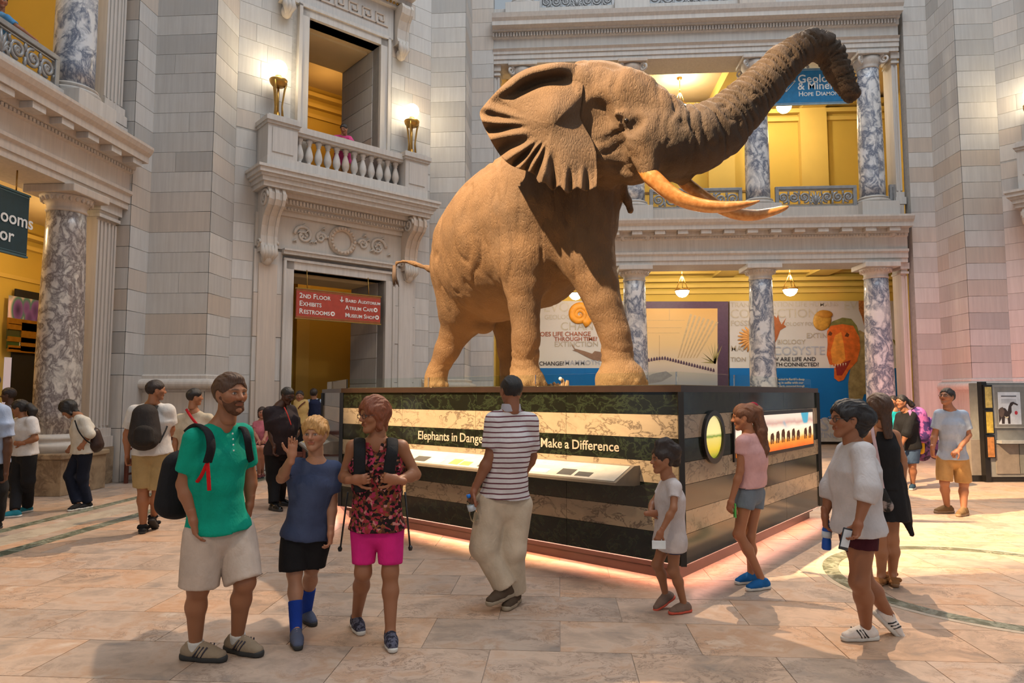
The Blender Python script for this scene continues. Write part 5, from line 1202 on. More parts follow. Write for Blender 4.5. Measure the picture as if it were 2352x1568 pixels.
zz = P * np.array([7.0, 7.0, 0.9]); zz[:, 2] += vnoise(P, 1.4) * 1.3
cre = 1 - np.abs(vnoise(zz, 1.0) * 2.6); flank = np.clip((P[:, 2] - 2.6) / 0.9, 0, 1)
disp -= body * flank * np.clip(cre - 0.5, 0, 1) * 0.05
hz = P * np.array([1.0, 1.0, 11.0]); hz[:, 2] += vnoise(P, 4) * 3
for kx, ky, kt, kr in ((1415, 795, 8.52, 0.42), (1206, 835, 9.2, 0.3), (1206, 800, 9.2, 0.3), (1012, 845, 11.1, 0.25), (1405, 330, 8.3, 0.5), (1445, 280, 8.1, 0.25)):
    d = np.linalg.norm(P - E(kx, ky, kt), axis=1); g = np.clip(1 - d / kr, 0, 1) ** 0.7; disp -= body * g * np.clip(1 - np.abs(vnoise(hz, 1.0) * 3.2) - 0.35, 0, 1) * 0.045
disp += vnoise(P, 9) * 0.012 + vnoise(P, 3.1) * 0.03 * body
P = P + N * disp[:, None]
# the near ear: folded flap built on a polar grid
OUT = [(1332, 268, 8.27), (1345, 296, 8.25), (1360, 322, 8.2), (1369, 350, 8.13), (1371, 380, 8.1), (1371, 410, 8.08), (1367, 437, 8.05), (1343, 434, 8.04), (1322, 437, 8.04), (1299, 439, 8.05), (1285, 432, 8.06), (1273, 434, 8.08), (1255, 424, 8.1), (1238, 420, 8.13), (1228, 402, 8.2), (1214, 394, 8.27), (1194, 388, 8.33), (1173, 379, 8.4), (1153, 362, 8.47), (1135, 336, 8.52), (1121, 310, 8.56), (1108, 282, 8.6), (1102, 258, 8.62), (1115, 238, 8.62), (1129, 222, 8.6), (1145, 205, 8.58), (1161, 190, 8.55), (1180, 174, 8.52), (1200, 162, 8.48), (1220, 154, 8.44), (1240, 149, 8.4), (1262, 145, 8.37), (1285, 143, 8.36), (1305, 144, 8.36), (1325, 148, 8.36), (1338, 165, 8.33), (1340, 190, 8.28), (1338, 215, 8.25), (1335, 240, 8.26)]
def ear(o, cen, nr=34, sub=6):
    o = np.array(o, float); n = len(o) * sub; idx = np.arange(n) / sub; i0 = np.floor(idx).astype(int); f = (idx - i0)[:, None]
    def cr(i): return o[i % len(o)]
    pr = 0.5 * ((2 * cr(i0)) + (-cr(i0 - 1) + cr(i0 + 1)) * f + (2 * cr(i0 - 1) - 5 * cr(i0) + 4 * cr(i0 + 1) - cr(i0 + 2)) * f ** 2 + (-cr(i0 - 1) + 3 * cr(i0) - 3 * cr(i0 + 1) + cr(i0 + 2)) * f ** 3)
    rho = np.linspace(0, 1, nr)[:, None]; cx, cyy, ct = cen
    X = cx + (pr[None, :, 0] - cx) * rho; Y = cyy + (pr[None, :, 1] - cyy) * rho; T = ct + (pr[None, :, 2] - ct) * rho ** 1.3
    ang = np.arctan2(Y - cyy, cx - X); sm = lambda a, b, x: np.clip((x - a) / (b - a), 0, 1) ** 2 * (3 - 2 * np.clip((x - a) / (b - a), 0, 1))
    wx = np.random.RandomState(5).rand(40)
    rr = rho + 0 * X
    # wide bulge in the middle, rolled upper rim with a deep groove under it, radiating folds at the lower left
    T = T - 0.10 * np.exp(-(((X - 1275) / 42) ** 2 + ((Y - 255) / 42) ** 2)) - 0.05 * np.exp(-(((X - 1310) / 40) ** 2 + ((Y - 350) / 50) ** 2))
    top = sm(232, 200, Y) * sm(1105, 1150, X) * sm(1335, 1270, X) + sm(1150, 1110, X) * sm(280, 250, Y) * 0.4
    T = T - 0.13 * top * sm(0.74, 0.92, rr) + 0.05 * top * sm(0.94, 1.0, rr) + 0.10 * top * np.exp(-((rr - 0.72) / 0.09) ** 2)
    fold = sm(250, 300, Y) * sm(1300, 1255, X) * sm(0.35, 0.75, rr) + 0.35 * sm(1200, 1150, X) * sm(0.4, 0.8, rr) * sm(215, 250, Y)
    ph = ang * 11.0 + 0.9 * np.sin(ang * 5.3 + 1.0) + rr * 0.8
    T = T - fold * 0.07 * np.sin(2 * ph) - fold * 0.03 * np.sin(5.3 * ang + 9 * rr + 2 * np.sin(7 * ang))
    T = T + 0.02 * vnoise(np.stack([X.ravel() / 30, Y.ravel() / 30, X.ravel() * 0], 1), 1.0).reshape(X.shape) * rr
    low = sm(370, 430, Y) * sm(1225, 1260, X); T = T - low * 0.05 * np.sin(X * 0.16 + 0.02 * Y) - low * 0.03 * np.sin(X * 0.33)
    Y = Y + low * 5 * np.sin(X * 0.16) * sm(0.85, 1, rr)
    Pf = np.stack([CV + ray(0, 0) * 0] * 1) ; d = FV[None, None] + RV[None, None] * ((X - 1176) / F_PX)[..., None] - UV[None, None] * ((Y - 784) / F_PX)[..., None]
    F_ = CV + d * T[..., None]; th = (0.035 + 0.05 * (1 - rr)) * np.clip((1.002 - rr) * 14, 0.15, 1); B_ = CV + d * (T + th)[..., None]
    V = np.concatenate([F_.reshape(-1, 3), B_.reshape(-1, 3)]); q = []
    r_i, c_i = np.meshgrid(np.arange(nr - 1), np.arange(n), indexing='ij'); r_i = r_i.ravel(); c_i = c_i.ravel(); c2 = (c_i + 1) % n; b = nr * n
    q.append(np.stack([r_i * n + c_i, r_i * n + c2, (r_i + 1) * n + c2, (r_i + 1) * n + c_i], 1)); q.append(np.stack([b + (r_i + 1) * n + c_i, b + (r_i + 1) * n + c2, b + r_i * n + c2, b + r_i * n + c_i], 1))
    c = np.arange(n); c2 = (c + 1) % n; q.append(np.stack([(nr - 1) * n + c, (nr - 1) * n + c2, b + (nr - 1) * n + c2, b + (nr - 1) * n + c], 1))
    return V, np.concatenate(q)
EP, EQ = ear(OUT, (1272, 285, 8.18))
P2, Q2 = merge([(P, Q), (EP, EQ)])
# colour: grey-brown hide, trunk and face a darker tone with some shade painted in, paler at the feet
zc = P2[:, 2]; base = np.array([0.098, 0.052, 0.020])[None] * (1 + 0.35 * vnoise(P2, 1.7)[:, None] + 0.3 * vnoise(P2, 6)[:, None])
wt = np.concatenate([w, np.zeros(len(EP))])[:, None]; hd = np.clip(1.9 - np.linalg.norm(P2 - E(1400, 290, 8.3), axis=1), 0, 1)[:, None] * 0.62
col = base * (1 - np.clip(wt * 0.9 + hd * 0.5, 0, 0.92)) + np.array([0.034, 0.021, 0.0125])[None] * (1 + 0.5 * vnoise(P2, 8)[:, None]) * np.clip(wt * 0.9 + hd * 0.5, 0, 0.92)
pale = (np.clip((2.25 - zc) / 0.35, 0, 1) * 0.6)[:, None]; col = col * (1 - pale) + np.array([0.17, 0.105, 0.045])[None] * pale
t = NT('elephant_hide'); vc = t.n('VertexColor', layer_name='Col').outputs[0]
g = t.pos(); wv = t.n('VectorMath', operation='ADD', i_0=g, i_1=t.n('VectorMath', operation='SCALE', i_0=t.n('TexNoise', i_Vector=g, i_Scale=5.0).outputs[1], i_Scale=0.12).outputs[0]).outputs[0]
v1 = t.n('TexVoronoi', feature='DISTANCE_TO_EDGE', i_Vector=t.n('Mapping', i_Vector=wv, i_Scale=(1, 1, 0.30)).outputs[0], i_Scale=34.0).outputs[0]
v2 = t.n('TexVoronoi', feature='DISTANCE_TO_EDGE', i_Vector=wv, i_Scale=95.0).outputs[0]
h1 = t.ramp(v1, [(0.0, (0, 0, 0)), (0.22, (1, 1, 1))]); h2 = t.ramp(v2, [(0.0, (0, 0, 0)), (0.15, (1, 1, 1))])
hh = t.n('Math', operation='ADD', i_0=h1, i_1=t.n('Math', operation='MULTIPLY', i_0=h2, i_1=0.5).outputs[0]).outputs[0]
hh = t.n('Math', operation='ADD', i_0=hh, i_1=t.noise(t.pos((6, 6, 1.0)), 4.0, 4)).outputs[0]
t.bump(hh, 0.42, 0.020); M['hide'] = t.done(t.mix(t.ramp(h1, [(0, (0.22, 0.22, 0.22)), (1, (0, 0, 0))]), vc, t.mix(0.5, vc, (0.05, 0.03, 0.02))), 0.78)
np_object('body', P2, Q2, M['hide'], ele, col)
# tusks
t = NT('ivory'); n1 = t.noise(t.pos((3, 3, 3)), 6.0, 5, 0.6); n2 = t.noise(t.pos(), 22.0, 3)
iv = t.ramp(n1, [(0.3, (0.24, 0.092, 0.018)), (0.55, (0.34, 0.155, 0.046)), (0.75, (0.42, 0.245, 0.10))]); iv = t.mix(t.ramp(n2, [(0.66, (0, 0, 0)), (0.72, (1, 1, 1))]), iv, t.mix(0.5, iv, (0.16, 0.07, 0.02)))
M['ivory'] = t.done(iv, 0.32)
def smooth_path(pts, n):
    pts = np.array(pts, float); m = len(pts); out = []
    for k in range(n + 1):
        u = k / n * (m - 1); i = min(int(u), m - 2); f = u - i; p0, p1, p2, p3 = pts[max(i - 1, 0)], pts[i], pts[i + 1], pts[min(i + 2, m - 1)]
        out.append(0.5 * (2 * p1 + (p2 - p0) * f + (2 * p0 - 5 * p1 + 4 * p2 - p3) * f * f + (-p0 + 3 * p1 - 3 * p2 + p3) * f ** 3))
    return np.array(out)
def tusk(pts, lab):
    q = smooth_path(pts, 40); MB().tube([Vector(E(a, b, c)) - Vector(ele.location) for a, b, c, r in q], [max(0.008, r * c / F_PX) for a, b, c, r in q], 18).build('tusk', M['ivory'], ele, lab)
tusk([(1476, 372, 8.15, 19), (1492, 400, 8.05, 20), (1512, 420, 8.0, 19), (1538, 442, 7.95, 17.5), (1570, 460, 7.9, 16.5), (1608, 471, 7.86, 15.5), (1645, 475, 7.83, 14), (1685, 473, 7.8, 11), (1722, 467, 7.78, 6.5), (1745, 461, 7.77, 1.5)], 'near ivory tusk, stained amber')
tusk([(1556, 395, 8.72, 14), (1572, 418, 8.65, 15), (1592, 434, 8.6, 14.5), (1622, 456, 8.52, 14), (1655, 477, 8.45, 14), (1695, 491, 8.38, 14), (1735, 494, 8.32, 12.5), (1775, 486, 8.27, 9.5), (1800, 478, 8.24, 6.5), (1811, 474, 8.23, 2)], 'far ivory tusk with dark marks at the tip')
MB().ball(Vector(E(1438, 277, 8.085)) - Vector(ele.location), 0.029, 12, 8).build('eye', plain((0.012, 0.008, 0.005), 0.1), ele)
hairs = MB()
for k in range(16):
    a = k * 0.4; b = Vector(E(906, 618, 11.4)) - Vector(ele.location); hairs.tube([b + Vector((0.02 * math.cos(a), 0.02 * math.sin(a), 0.06)), b + Vector((0.03 * math.cos(a), 0.03 * math.sin(a), -0.12)), b + Vector((0.05 * math.cos(a) + 0.03, 0.04 * math.sin(a), -0.30 + 0.012 * (k % 5)))], [0.012, 0.01, 0.003], 4)
tag(hairs.build('tail_tuft', plain((0.05, 0.03, 0.02), 0.8), ele), kind='stuff')
MB().bbox(-0.34, 0.34, -0.3, 0.3, 0, 0.012, 0.004).xf(Matrix.Translation(Vector((*E(1016, 880, 11.0)[:2], DECK)) - Vector(ele.location))).build('foot_plate', plain((0.42, 0.30, 0.18), 0.9), ele)
# ================================================================= people
TOCAM = -np.array([FV[0], FV[1], 0.0]); TOCAM /= np.linalg.norm(TOCAM)
ZUP = np.array([0, 0, 1.0])
def unit(v): v = np.array(v, float); return v / max(np.linalg.norm(v), 1e-9)
t = NT('skin'); vc = t.n('VertexColor', layer_name='Col').outputs[0]
M['skin'] = t.done(vc, 0.5)
_cloth = {}
def cloth(color, kind='plain', c2=None, scale=1.0, rough=0.85):
    key = (tuple(color), kind, c2, scale)
    if key in _cloth: return _cloth[key]
    t = NT('cloth_' + kind); g = t.pos(); c = Vector(color)
    n = t.noise(g, 7, 4); base = t.ramp(n, [(0.3, tuple(c * 0.84)), (0.7, tuple(c * 1.1))])
    if kind == 'stripe':
        z = t.n('SeparateXYZ', i_Vector=g); s = t.n('Math', operation='MULTIPLY', i_0=z.outputs[2], i_1=scale).outputs[0]
        s = t.n('Math', operation='ADD', i_0=s, i_1=t.n('Math', operation='MULTIPLY', i_0=t.noise(g, 3.5, 2), i_1=0.5).outputs[0]).outputs[0]
        f = t.n('Math', operation='FRACT', i_0=s).outputs[0]
        base = t.mix(t.ramp(f, [(0.0, (0, 0, 0)), (0.68, (0, 0, 0)), (0.71, (1, 1, 1)), (0.95, (1, 1, 1)), (0.98, (0, 0, 0))]), base, c2)
    if kind == 'floral':
        v = t.n('TexVoronoi', i_Vector=t.n('VectorMath', operation='ADD', i_0=g, i_1=t.n('VectorMath', operation='SCALE', i_0=t.n('TexNoise', i_Vector=g, i_Scale=18.0).outputs[1], i_Scale=0.05).outputs[0]).outputs[0], i_Scale=52.0)
        r = t.n('SeparateColor', i_Color=v.outputs[1]).outputs[0]
        base = t.ramp(r, [(0.0, (0.015, 0.008, 0.008)), (0.22, (0.30, 0.03, 0.04)), (0.42, (0.10, 0.035, 0.02)), (0.55, (0.42, 0.04, 0.10)), (0.66, (0.22, 0.08, 0.03)), (0.78, (0.02, 0.012, 0.010)), (0.92, (0.50, 0.20, 0.18))], 'CONSTANT')
    if kind == 'blotch':
        v = t.noise(g, scale, 3); base = t.mix(t.ramp(v, [(0.46, (0, 0, 0)), (0.54, (1, 1, 1))]), base, c2)
    t.bump(t.n('Math', operation='ADD', i_0=t.noise(t.pos((1, 1, 0.5)), 13, 3, 0.6, 1.0), i_1=t.n('Math', operation='MULTIPLY', i_0=t.noise(g, 60, 2), i_1=0.2).outputs[0]).outputs[0], 0.28, 0.03); m = t.done(base, rough, 0, 0.25); _cloth[key] = m; return m
def Z(x0, y0, s): return lambda x, y, dt=0.0: (x0 + s * x, y0 + s * y, dt)
def facing(yaw, pitch=0.0, roll=0.0):
    """axes right-of-figure, forward, up; yaw 0 looks at the viewer, + turns to the picture's right"""
    a = math.radians(yaw); f = TOCAM * math.cos(a) + RV * math.sin(a); p = math.radians(pitch); f = f * math.cos(p) + ZUP * math.sin(p)
    x = unit(np.cross(f, ZUP)); u = np.cross(x, f); r = math.radians(roll); return x * math.cos(r) + u * math.sin(r), f, u * math.cos(r) - x * math.sin(r)
def clothes_mesh(F, amp=0.006, sc=9.0, fold=None):
    P, Q = F.mesh()
    if len(P) == 0: return P, Q
    N = normals(P, Q); q = P * np.array([1.0, 1.0, 0.45]); d = vnoise(q, sc) * amp * 2 + (np.abs(vnoise(q + 7, sc * 0.55)) - 0.2) * amp * 3.2 + (np.abs(vnoise(q * 1.7 + 3, sc)) - 0.2) * amp * 1.6
    return P + N * d[:, None], Q
HAIR = {}
class Person:
    def __init__(s, label, feet, J, hs=0.235, h=1.75, build=1.0, skin=(0.42, 0.22, 0.13), head=(0, 0, 0), detail=1, T=None, group=None, dz=0.0):
        s.h, s.s, s.b, s.hs, s.detail, s.skin = h, h / 1.78, build, hs, detail, np.array(skin) * (0.84, 0.76, 0.70); s.J = {}; s.feet = {}
        G = []
        for k, f in feet.items():
            if f[0] == 'g':
                a = gp(f[1][0], f[1][1], dz); b = gp(f[2][0], f[2][1], dz); d = unit(b - a); s.feet[k] = [a, d, ZUP]; G.append(a)
        s.T = T if T is not None else float(np.mean([depth(a) for a in G]))
        for k, p in J.items(): s.J[k] = at(p[0], p[1], s.T + (p[2] if len(p) > 2 else 0))
        for k, f in feet.items():
            if f[0] == 'g': s.J['a' + k] = s.feet[k][0] + ZUP * 0.085 * s.s
            elif f[0] == 'a':
                a = at(f[1][0], f[1][1], s.T + f[1][2]); b = at(f[2][0], f[2][1], s.T + f[2][2]); d = unit(b - a); x = unit(np.cross(d, ZUP)); u = np.cross(x, d)
                s.J['a' + k] = a; s.feet[k] = [a - u * 0.085 * s.s, d, u]
        g = np.mean(G, 0) if G else s.J['hd'] * (1, 1, 0)
        s.root = empty('person', (float(g[0]), float(g[1]), dz), label, 'person', group); s.head = facing(*head); s.name = label
        s.O = np.array(s.root.location)
    def lat(s):
        la = unit((s.J['sl'] - s.J['sr'])); lh = unit((s.J['hl'] - s.J['hr'])); return la, lh
    def hl(s, p): x, f, u = s.head; return s.J['hd'] + (x * p[0] + f * p[1] + u * p[2]) * s.hs
    def field(s, lo, hi, h): return Field(lo, hi, h)
    def torso(s, F, g, fs, k=0.04, caps=False):
        """stack of flattened sections; fs = [(fraction down the torso, depth radius, width factor)]"""
        la, lh = s.lat(); C = (s.J['sl'] + s.J['sr']) / 2; H = (s.J['hl'] + s.J['hr']) / 2; fw = unit(np.cross(ZUP, la))
        bend = s.J['wa'] - (C + H) / 2 if 'wa' in s.J else np.zeros(3)
        P = [C + (H - C) * f + bend * max(0, 1 - (2 * f - 1) ** 2) for f, r, w in fs]
        for i in range(len(fs) - 1):
            f0, r0, w0 = fs[i]; f1, r1, w1 = fs[i + 1]; ax = unit(la * (1 - f1) + lh * f1)
            F.cone(P[i], P[i + 1], (r0 + g), (r1 + g), k, flat=(ax, (w0 + w1) / 2), caps=((False, True) if caps and i == len(fs) - 2 else None), pad=0.1)
    def sizes(s):
        la, lh = s.lat(); w = np.linalg.norm(s.J['sl'] - s.J['sr']) / 2 + 0.02 * s.s; hw = np.linalg.norm(s.J['hl'] - s.J['hr']) / 2 + 0.066 * s.s * s.b
        c = 0.112 * s.s * s.b; return [(0.06, 0.075 * s.s, max(1.2, w * 0.80 / (0.075 * s.s))), (0.22, c, max(1.1, w * 0.80 / c)), (0.42, c * 1.04, max(1.1, w * 0.77 / c)), (0.72, c * 0.98, max(1.1, min(w * 0.76, hw) / c)), (1.02, c * 1.05, max(1.1, hw / (c * 1.05)))]
    def body(s, open_hands=()):
        J, S, b = s.J, s.s, s.b; pts = np.array(list(J.values())); F = Field(pts.min(0) - 0.22, pts.max(0) + 0.2, 0.012 if s.detail else 0.017)
        s.torso(F, -0.012, s.sizes()); F.cone(J['nk'] - (0, 0, 0.03), s.hl((0, -0.10, -0.28)), 0.058 * S * (0.5 + 0.5 * b), 0.052 * S, 0.04)
        for q in 'lr':
            sh = J['s' + q]; F.cone(J['nk'] - (0, 0, 0.03 * S), sh, 0.05 * S, 0.05 * S, 0.05)
            if 'e' + q in J:
                e, w = J['e' + q], J['w' + q]; F.cone(sh, e, 0.053 * S * b, 0.040 * S * b, 0.03); m = e + (w - e) * 0.3; F.cone(e, m, 0.041 * S * b, 0.043 * S * b, 0.02); F.cone(m, w, 0.043 * S * b, 0.027 * S, 0.02)
            if 'k' + q in J:
                hp, kn, an = J['h' + q], J['k' + q], J['a' + q]; F.cone(hp, kn, 0.090 * S * b, 0.058 * S * b, 0.04); m = kn + (an - kn) * 0.33; bk = unit(np.cross(np.cross(an - kn, s.fwd()), an - kn)) * 0.012 * S
                F.cone(kn, m - bk, 0.056 * S * b, 0.058 * S * b, 0.03); F.cone(m - bk, an, 0.058 * S * b, 0.036 * S, 0.03); F.ell(kn + bk, 0.052 * S * b, 0.03)
                F.cone(an, s.feet[q][0] + s.feet[q][1] * 0.06 * S + s.feet[q][2] * 0.045, 0.034 * S, 0.024 * S, 0.02)
        P, Q = F.mesh(); parts = [(P, Q)]; cols = [np.tile(s.skin, (len(P), 1)) * (1 + 0.10 * vnoise(P, 12)[:, None])]
        hp, hq, hc = s.head_mesh(); parts.append((hp, hq)); cols.append(hc)
        hs_ = dict(s.hands)
        for q in 'lr':
            if q not in hs_ and 'w' + q in J: hs_[q] = dict(dir=unit(J['w' + q] - J['e' + q]), palm=unit((J['hl'] + J['hr']) / 2 - J['w' + q] + 0.3 * s.fv()), curl=0.45, world=True)
        for q, kw in hs_.items():
            a, c = s.hand(q, **kw); parts.append((a, c)); cols.append(np.tile(s.skin * (1.04, 0.96, 0.94), (len(a), 1)))
        P, Q = merge(parts); s.body_ob = np_object('body', P, Q, M['skin'], s.root, np.concatenate(cols)); return s
    def fwd(s): return s.fv()
    hands = {}
    def hand(s, q, dir, palm, curl=0.5, spread=0.06, size=1.0, thumb=0.6, world=False):
        """palm and five fingers from the wrist; dir and palm as (right, toward viewer, up) in the picture"""
        def vec(v): return unit(v) if world else unit(RV * v[0] + TOCAM * v[1] + ZUP * v[2])
        d = vec(dir); n = vec(palm); n = unit(n - d * (n @ d)); side = np.cross(d, n) * (1 if q == 'l' else -1)     # toward the thumb
        w = s.J['w' + q]; S = s.s * size; F = Field(w - 0.22, w + 0.22, 0.0055 if s.detail else 0.009)
        F.cone(w - d * 0.04 * S, w + d * 0.02 * S, 0.029 * S, 0.026 * S, 0.02); F.cone(w + d * 0.02 * S, w + d * 0.085 * S, 0.022 * S, 0.020 * S, 0.02, flat=(side, 1.75))
        for i, (off, L) in enumerate(((0.030, 0.074), (0.011, 0.083), (-0.009, 0.077), (-0.027, 0.062))):
            p = w + d * (0.088 - 0.004 * abs(i - 1.2)) * S + side * off * S; bs = unit(d + side * off * 3 * spread * 10); A = 0.0; rr = 0.0092 * S
            for j, f in enumerate((0.45, 0.31, 0.24)):
                A += curl * (1.0 if j == 0 else 1.25) * (1.0 + 0.06 * i); dd = unit(bs * math.cos(A) + n * math.sin(A))
                e = p + dd * L * f * S; F.cone(p, e, rr, rr * 0.9, 0.004); p = e; rr *= 0.93
        p = w + d * 0.03 * S + side * 0.024 * S; dd = unit(d * 0.75 + side * 0.8 + n * thumb * 0.5)
        for L, r in ((0.045, 0.013), (0.034, 0.0115), (0.027, 0.010)):
            e = p + dd * L * S; F.cone(p, e, r * S, r * 0.92 * S, 0.006); p = e; dd = unit(dd + d * 0.35 + n * thumb * 0.35 - side * 0.25 * thumb)
        return F.mesh()
    def head_mesh(s):
        H = s.hs; x, f, u = s.head; L = s.hl; ax = [x, f, u]; hres = (0.0042 if s.detail > 1 else 0.006 if s.detail else 0.011); c = s.J['hd']; F = Field(c - 0.75 * H, c + 0.75 * H, hres)
        F.ell(L((0, -0.06, 0.13)), (0.325 * H, 0.415 * H, 0.365 * H), 0.02 * H, axes=ax); F.cone(L((0, 0.06, -0.10)), L((0, 0.19, -0.36)), 0.255 * H, 0.12 * H, 0.12 * H)
        F.ell(L((0, 0.10, 0.02)), (0.285 * H, 0.27 * H, 0.34 * H), 0.1 * H, axes=ax)
        for e in (-1, 1):
            F.ell(L((e * 0.19, 0.20, -0.06)), 0.11 * H, 0.1 * H); F.cone(L((e * 0.27, -0.02, -0.16)), L((e * 0.08, 0.2, -0.37)), 0.075 * H, 0.085 * H, 0.1 * H)
            F.ell(L((e * 0.135, 0.385, 0.03)), (0.095 * H, 0.07 * H, 0.06 * H), 0.06 * H, 'sub', axes=ax)
            F.ell(L((e * 0.135, 0.285, 0.03)), 0.062 * H, 0.015 * H); F.cone(L((e * 0.05, 0.345, 0.115)), L((e * 0.22, 0.29, 0.115)), 0.038 * H, 0.03 * H, 0.05 * H)
            F.ell(L((e * 0.335, -0.06, 0.0)), (0.035 * H, 0.085 * H, 0.13 * H), 0.025 * H, axes=ax); F.ell(L((e * 0.375, -0.035, 0.01)), (0.022 * H, 0.045 * H, 0.075 * H), 0.02 * H, 'sub', axes=ax)
            F.ell(L((e * 0.048, 0.375, -0.105)), 0.042 * H, 0.03 * H)
        F.cone(L((0, 0.335, 0.10)), L((0, 0.435, -0.085)), 0.034 * H, 0.052 * H, 0.05 * H)
        F.cone(L((-0.08, 0.335, -0.205)), L((0.08, 0.335, -0.205)), 0.030 * H, 0.030 * H, 0.03 * H); F.cone(L((-0.07, 0.325, -0.255)), L((0.07, 0.325, -0.255)), 0.034 * H, 0.034 * H, 0.03 * H)
        F.cone(L((-0.1, 0.385, -0.231)), L((0.1, 0.385, -0.231)), 0.010 * H, 0.010 * H, 0.012 * H, 'sub'); F.ell(L((0, 0.255, -0.40)), 0.09 * H, 0.06 * H)
        F.cone(L((0, -0.12, -0.15)), L((0, -0.16, -0.62)), 0.225 * H, 0.235 * H, 0.1 * H)
        P, Q = F.mesh(); q = (P - c) / H; lx, ly, lz = q @ x, q @ f, q @ u; col = np.tile(s.skin, (len(P), 1)) * (1 + 0.08 * vnoise(P, 25)[:, None])
        def paint(m, cc, a=1.0): m = np.clip(m, 0, 1)[:, None] * a; col[:] = col * (1 - m) + np.array(cc) * m
        ax_ = np.abs(lx); front = ly > 0.15
        paint((1 - ((ax_ - 0.17) / 0.12) ** 2 - ((lz + 0.1) / 0.11) ** 2) * front, s.skin * (1.25, 0.85, 0.8), 0.4); paint((1 - (lx / 0.08) ** 2 - ((lz + 0.08) / 0.09) ** 2) * (ly > 0.33), s.skin * (1.2, 0.85, 0.8), 0.35)
        paint((1 - (lx / 0.115) ** 4 - ((lz + 0.228) / 0.055) ** 2) * 3 * (ly > 0.25), s.skin * (0.95, 0.52, 0.5), 0.85); paint(((np.abs(lz + 0.231) < 0.011) & (ax_ < 0.10) & (ly > 0.2)).astype(float), s.skin * 0.3, 0.8)
        ex = ax_ - 0.135; ez = lz - 0.03
        paint((1 - (ex / 0.085) ** 2 - (ez / 0.055) ** 2) * 2 * front, s.skin * 0.6, 0.55); paint((1 - (ex / 0.058) ** 2 - (ez / 0.026) ** 2) * 4 * front, (0.40, 0.36, 0.33)); paint((1 - (ex / 0.026) ** 2 - (ez / 0.028) ** 2) * 4 * front, (0.05, 0.04, 0.035)); paint((1 - (ex / 0.064) ** 2 - ((ez - 0.026) / 0.012) ** 2) * 3 * front, (0.06, 0.035, 0.025), 0.9)
        paint((1 - ((ax_ - 0.14) / 0.095) ** 2 - ((lz - 0.128 + (ax_ - 0.14) ** 2 * 2.0) / 0.022) ** 2) * 3 * front, s.hairc, 0.8)
        if s.stubble: paint((ly > -0.02) * (lz < -0.05 - 0.12 * (ax_ < 0.2)) * (lz > -0.52), np.array(s.hairc) * 0.5 + s.skin * 0.5, s.stubble)
        return P, Q, col
    hairc = (0.03, 0.02, 0.015); stubble = 0.0
    def hair(s, style='short', color=None, tails=(), grow=0.035, fringe=0.0, quiff=0.0):
        if color is not None: s.hairc = color
        H = s.hs; x, f, u = s.head; L = s.hl; ax = [x, f, u]; c = s.J['hd']; pts = [c - 0.95 * H, c + 0.95 * H] + [at(a, b, s.T + d) for tl in tails for a, b, d, r in tl]
        pts = np.array(pts); F = Field(pts.min(0) - 0.06, pts.max(0) + 0.06, 0.0045 if s.detail > 1 else 0.006 if s.detail else 0.011)
        g = grow
        F.ell(L((0, -0.08, 0.15)), ((0.335 + g) * H, (0.42 + g) * H, (0.37 + g) * H), 0.02 * H, axes=ax)
        F.ell(L((0, -0.04, 0.24)), ((0.29 + g) * H, (0.36 + g) * H, (0.28 + g * 1.5) * H), 0.05 * H, axes=ax)
        if quiff: F.ell(L((0.03, 0.17, 0.40)), (0.23 * H, 0.2 * H, (0.10 + quiff) * H), 0.06 * H, axes=ax)
        if style in ('bob', 'long'):
            for e in (-1, 1): F.cone(L((e * 0.24, -0.08, 0.05)), L((e * 0.25, -0.05, -0.34)), 0.16 * H, 0.12 * H, 0.1 * H)
            F.cone(L((0, -0.28, 0.1)), L((0, -0.24, -0.36)), 0.27 * H, 0.20 * H, 0.1 * H)
        if style == 'long': F.cone(L((0, -0.26, -0.1)), L((0, -0.36, -1.0)), 0.33 * H, 0.22 * H, 0.1 * H, flat=(f, 0.5))
        # clear the face (and the ears for short cuts)
        F.ell(L((0, 0.52, -0.16 - fringe)), (0.30 * H if style in ('bob', 'long') else 0.38 * H, 0.44 * H, 0.46 * H), 0.03 * H, 'sub', axes=ax)
        if style not in ('bob', 'long'):
            for e in (-1, 1): F.ell(L((e * 0.42, -0.02, -0.14)), (0.17 * H, 0.20 * H, 0.29 * H), 0.03 * H, 'sub', axes=ax)
            F.ell(L((0, -0.12, -0.62)), (0.5 * H, 0.6 * H, 0.40 * H), 0.03 * H, 'sub', axes=ax)
        else: F.cut(L((0, 0, -0.47)) if style == 'bob' else L((0, 0, -1.15)), -u)
        for tl in tails:
            q = [(at(a, b, s.T + d), r) for a, b, d, r in tl]
            for (p0, r0), (p1, r1) in zip(q, q[1:]): F.cone(p0, p1, r0, r1, 0.02)
        P, Q = F.mesh(); N = normals(P, Q); q = (P - c) @ np.array([x, f, u]).T
        st = (vnoise(np.stack([q[:, 0] * 6, q[:, 1] * 1.6, q[:, 2] * 1.6], 1), 13) + vnoise(np.stack([q[:, 0] * 13, q[:, 1] * 2.5, q[:, 2] * 2.5], 1), 13) * 0.7) * 0.014 * (0.25 + grow * 9); P = P + N * st[:, None]
        key = tuple(s.hairc)
        if key not in HAIR:
            t = NT('hair'); n = t.noise(t.pos((16, 16, 3.5)), 11, 5, 0.7); t.bump(n, 0.55, 0.010); cc = Vector(s.hairc); HAIR[key] = t.done(t.ramp(n, [(0.3, tuple(cc * 0.6)), (0.7, tuple(cc * 1.5))]), 0.45); 
        np_object('hair', P, Q, HAIR[key], s.root); return s
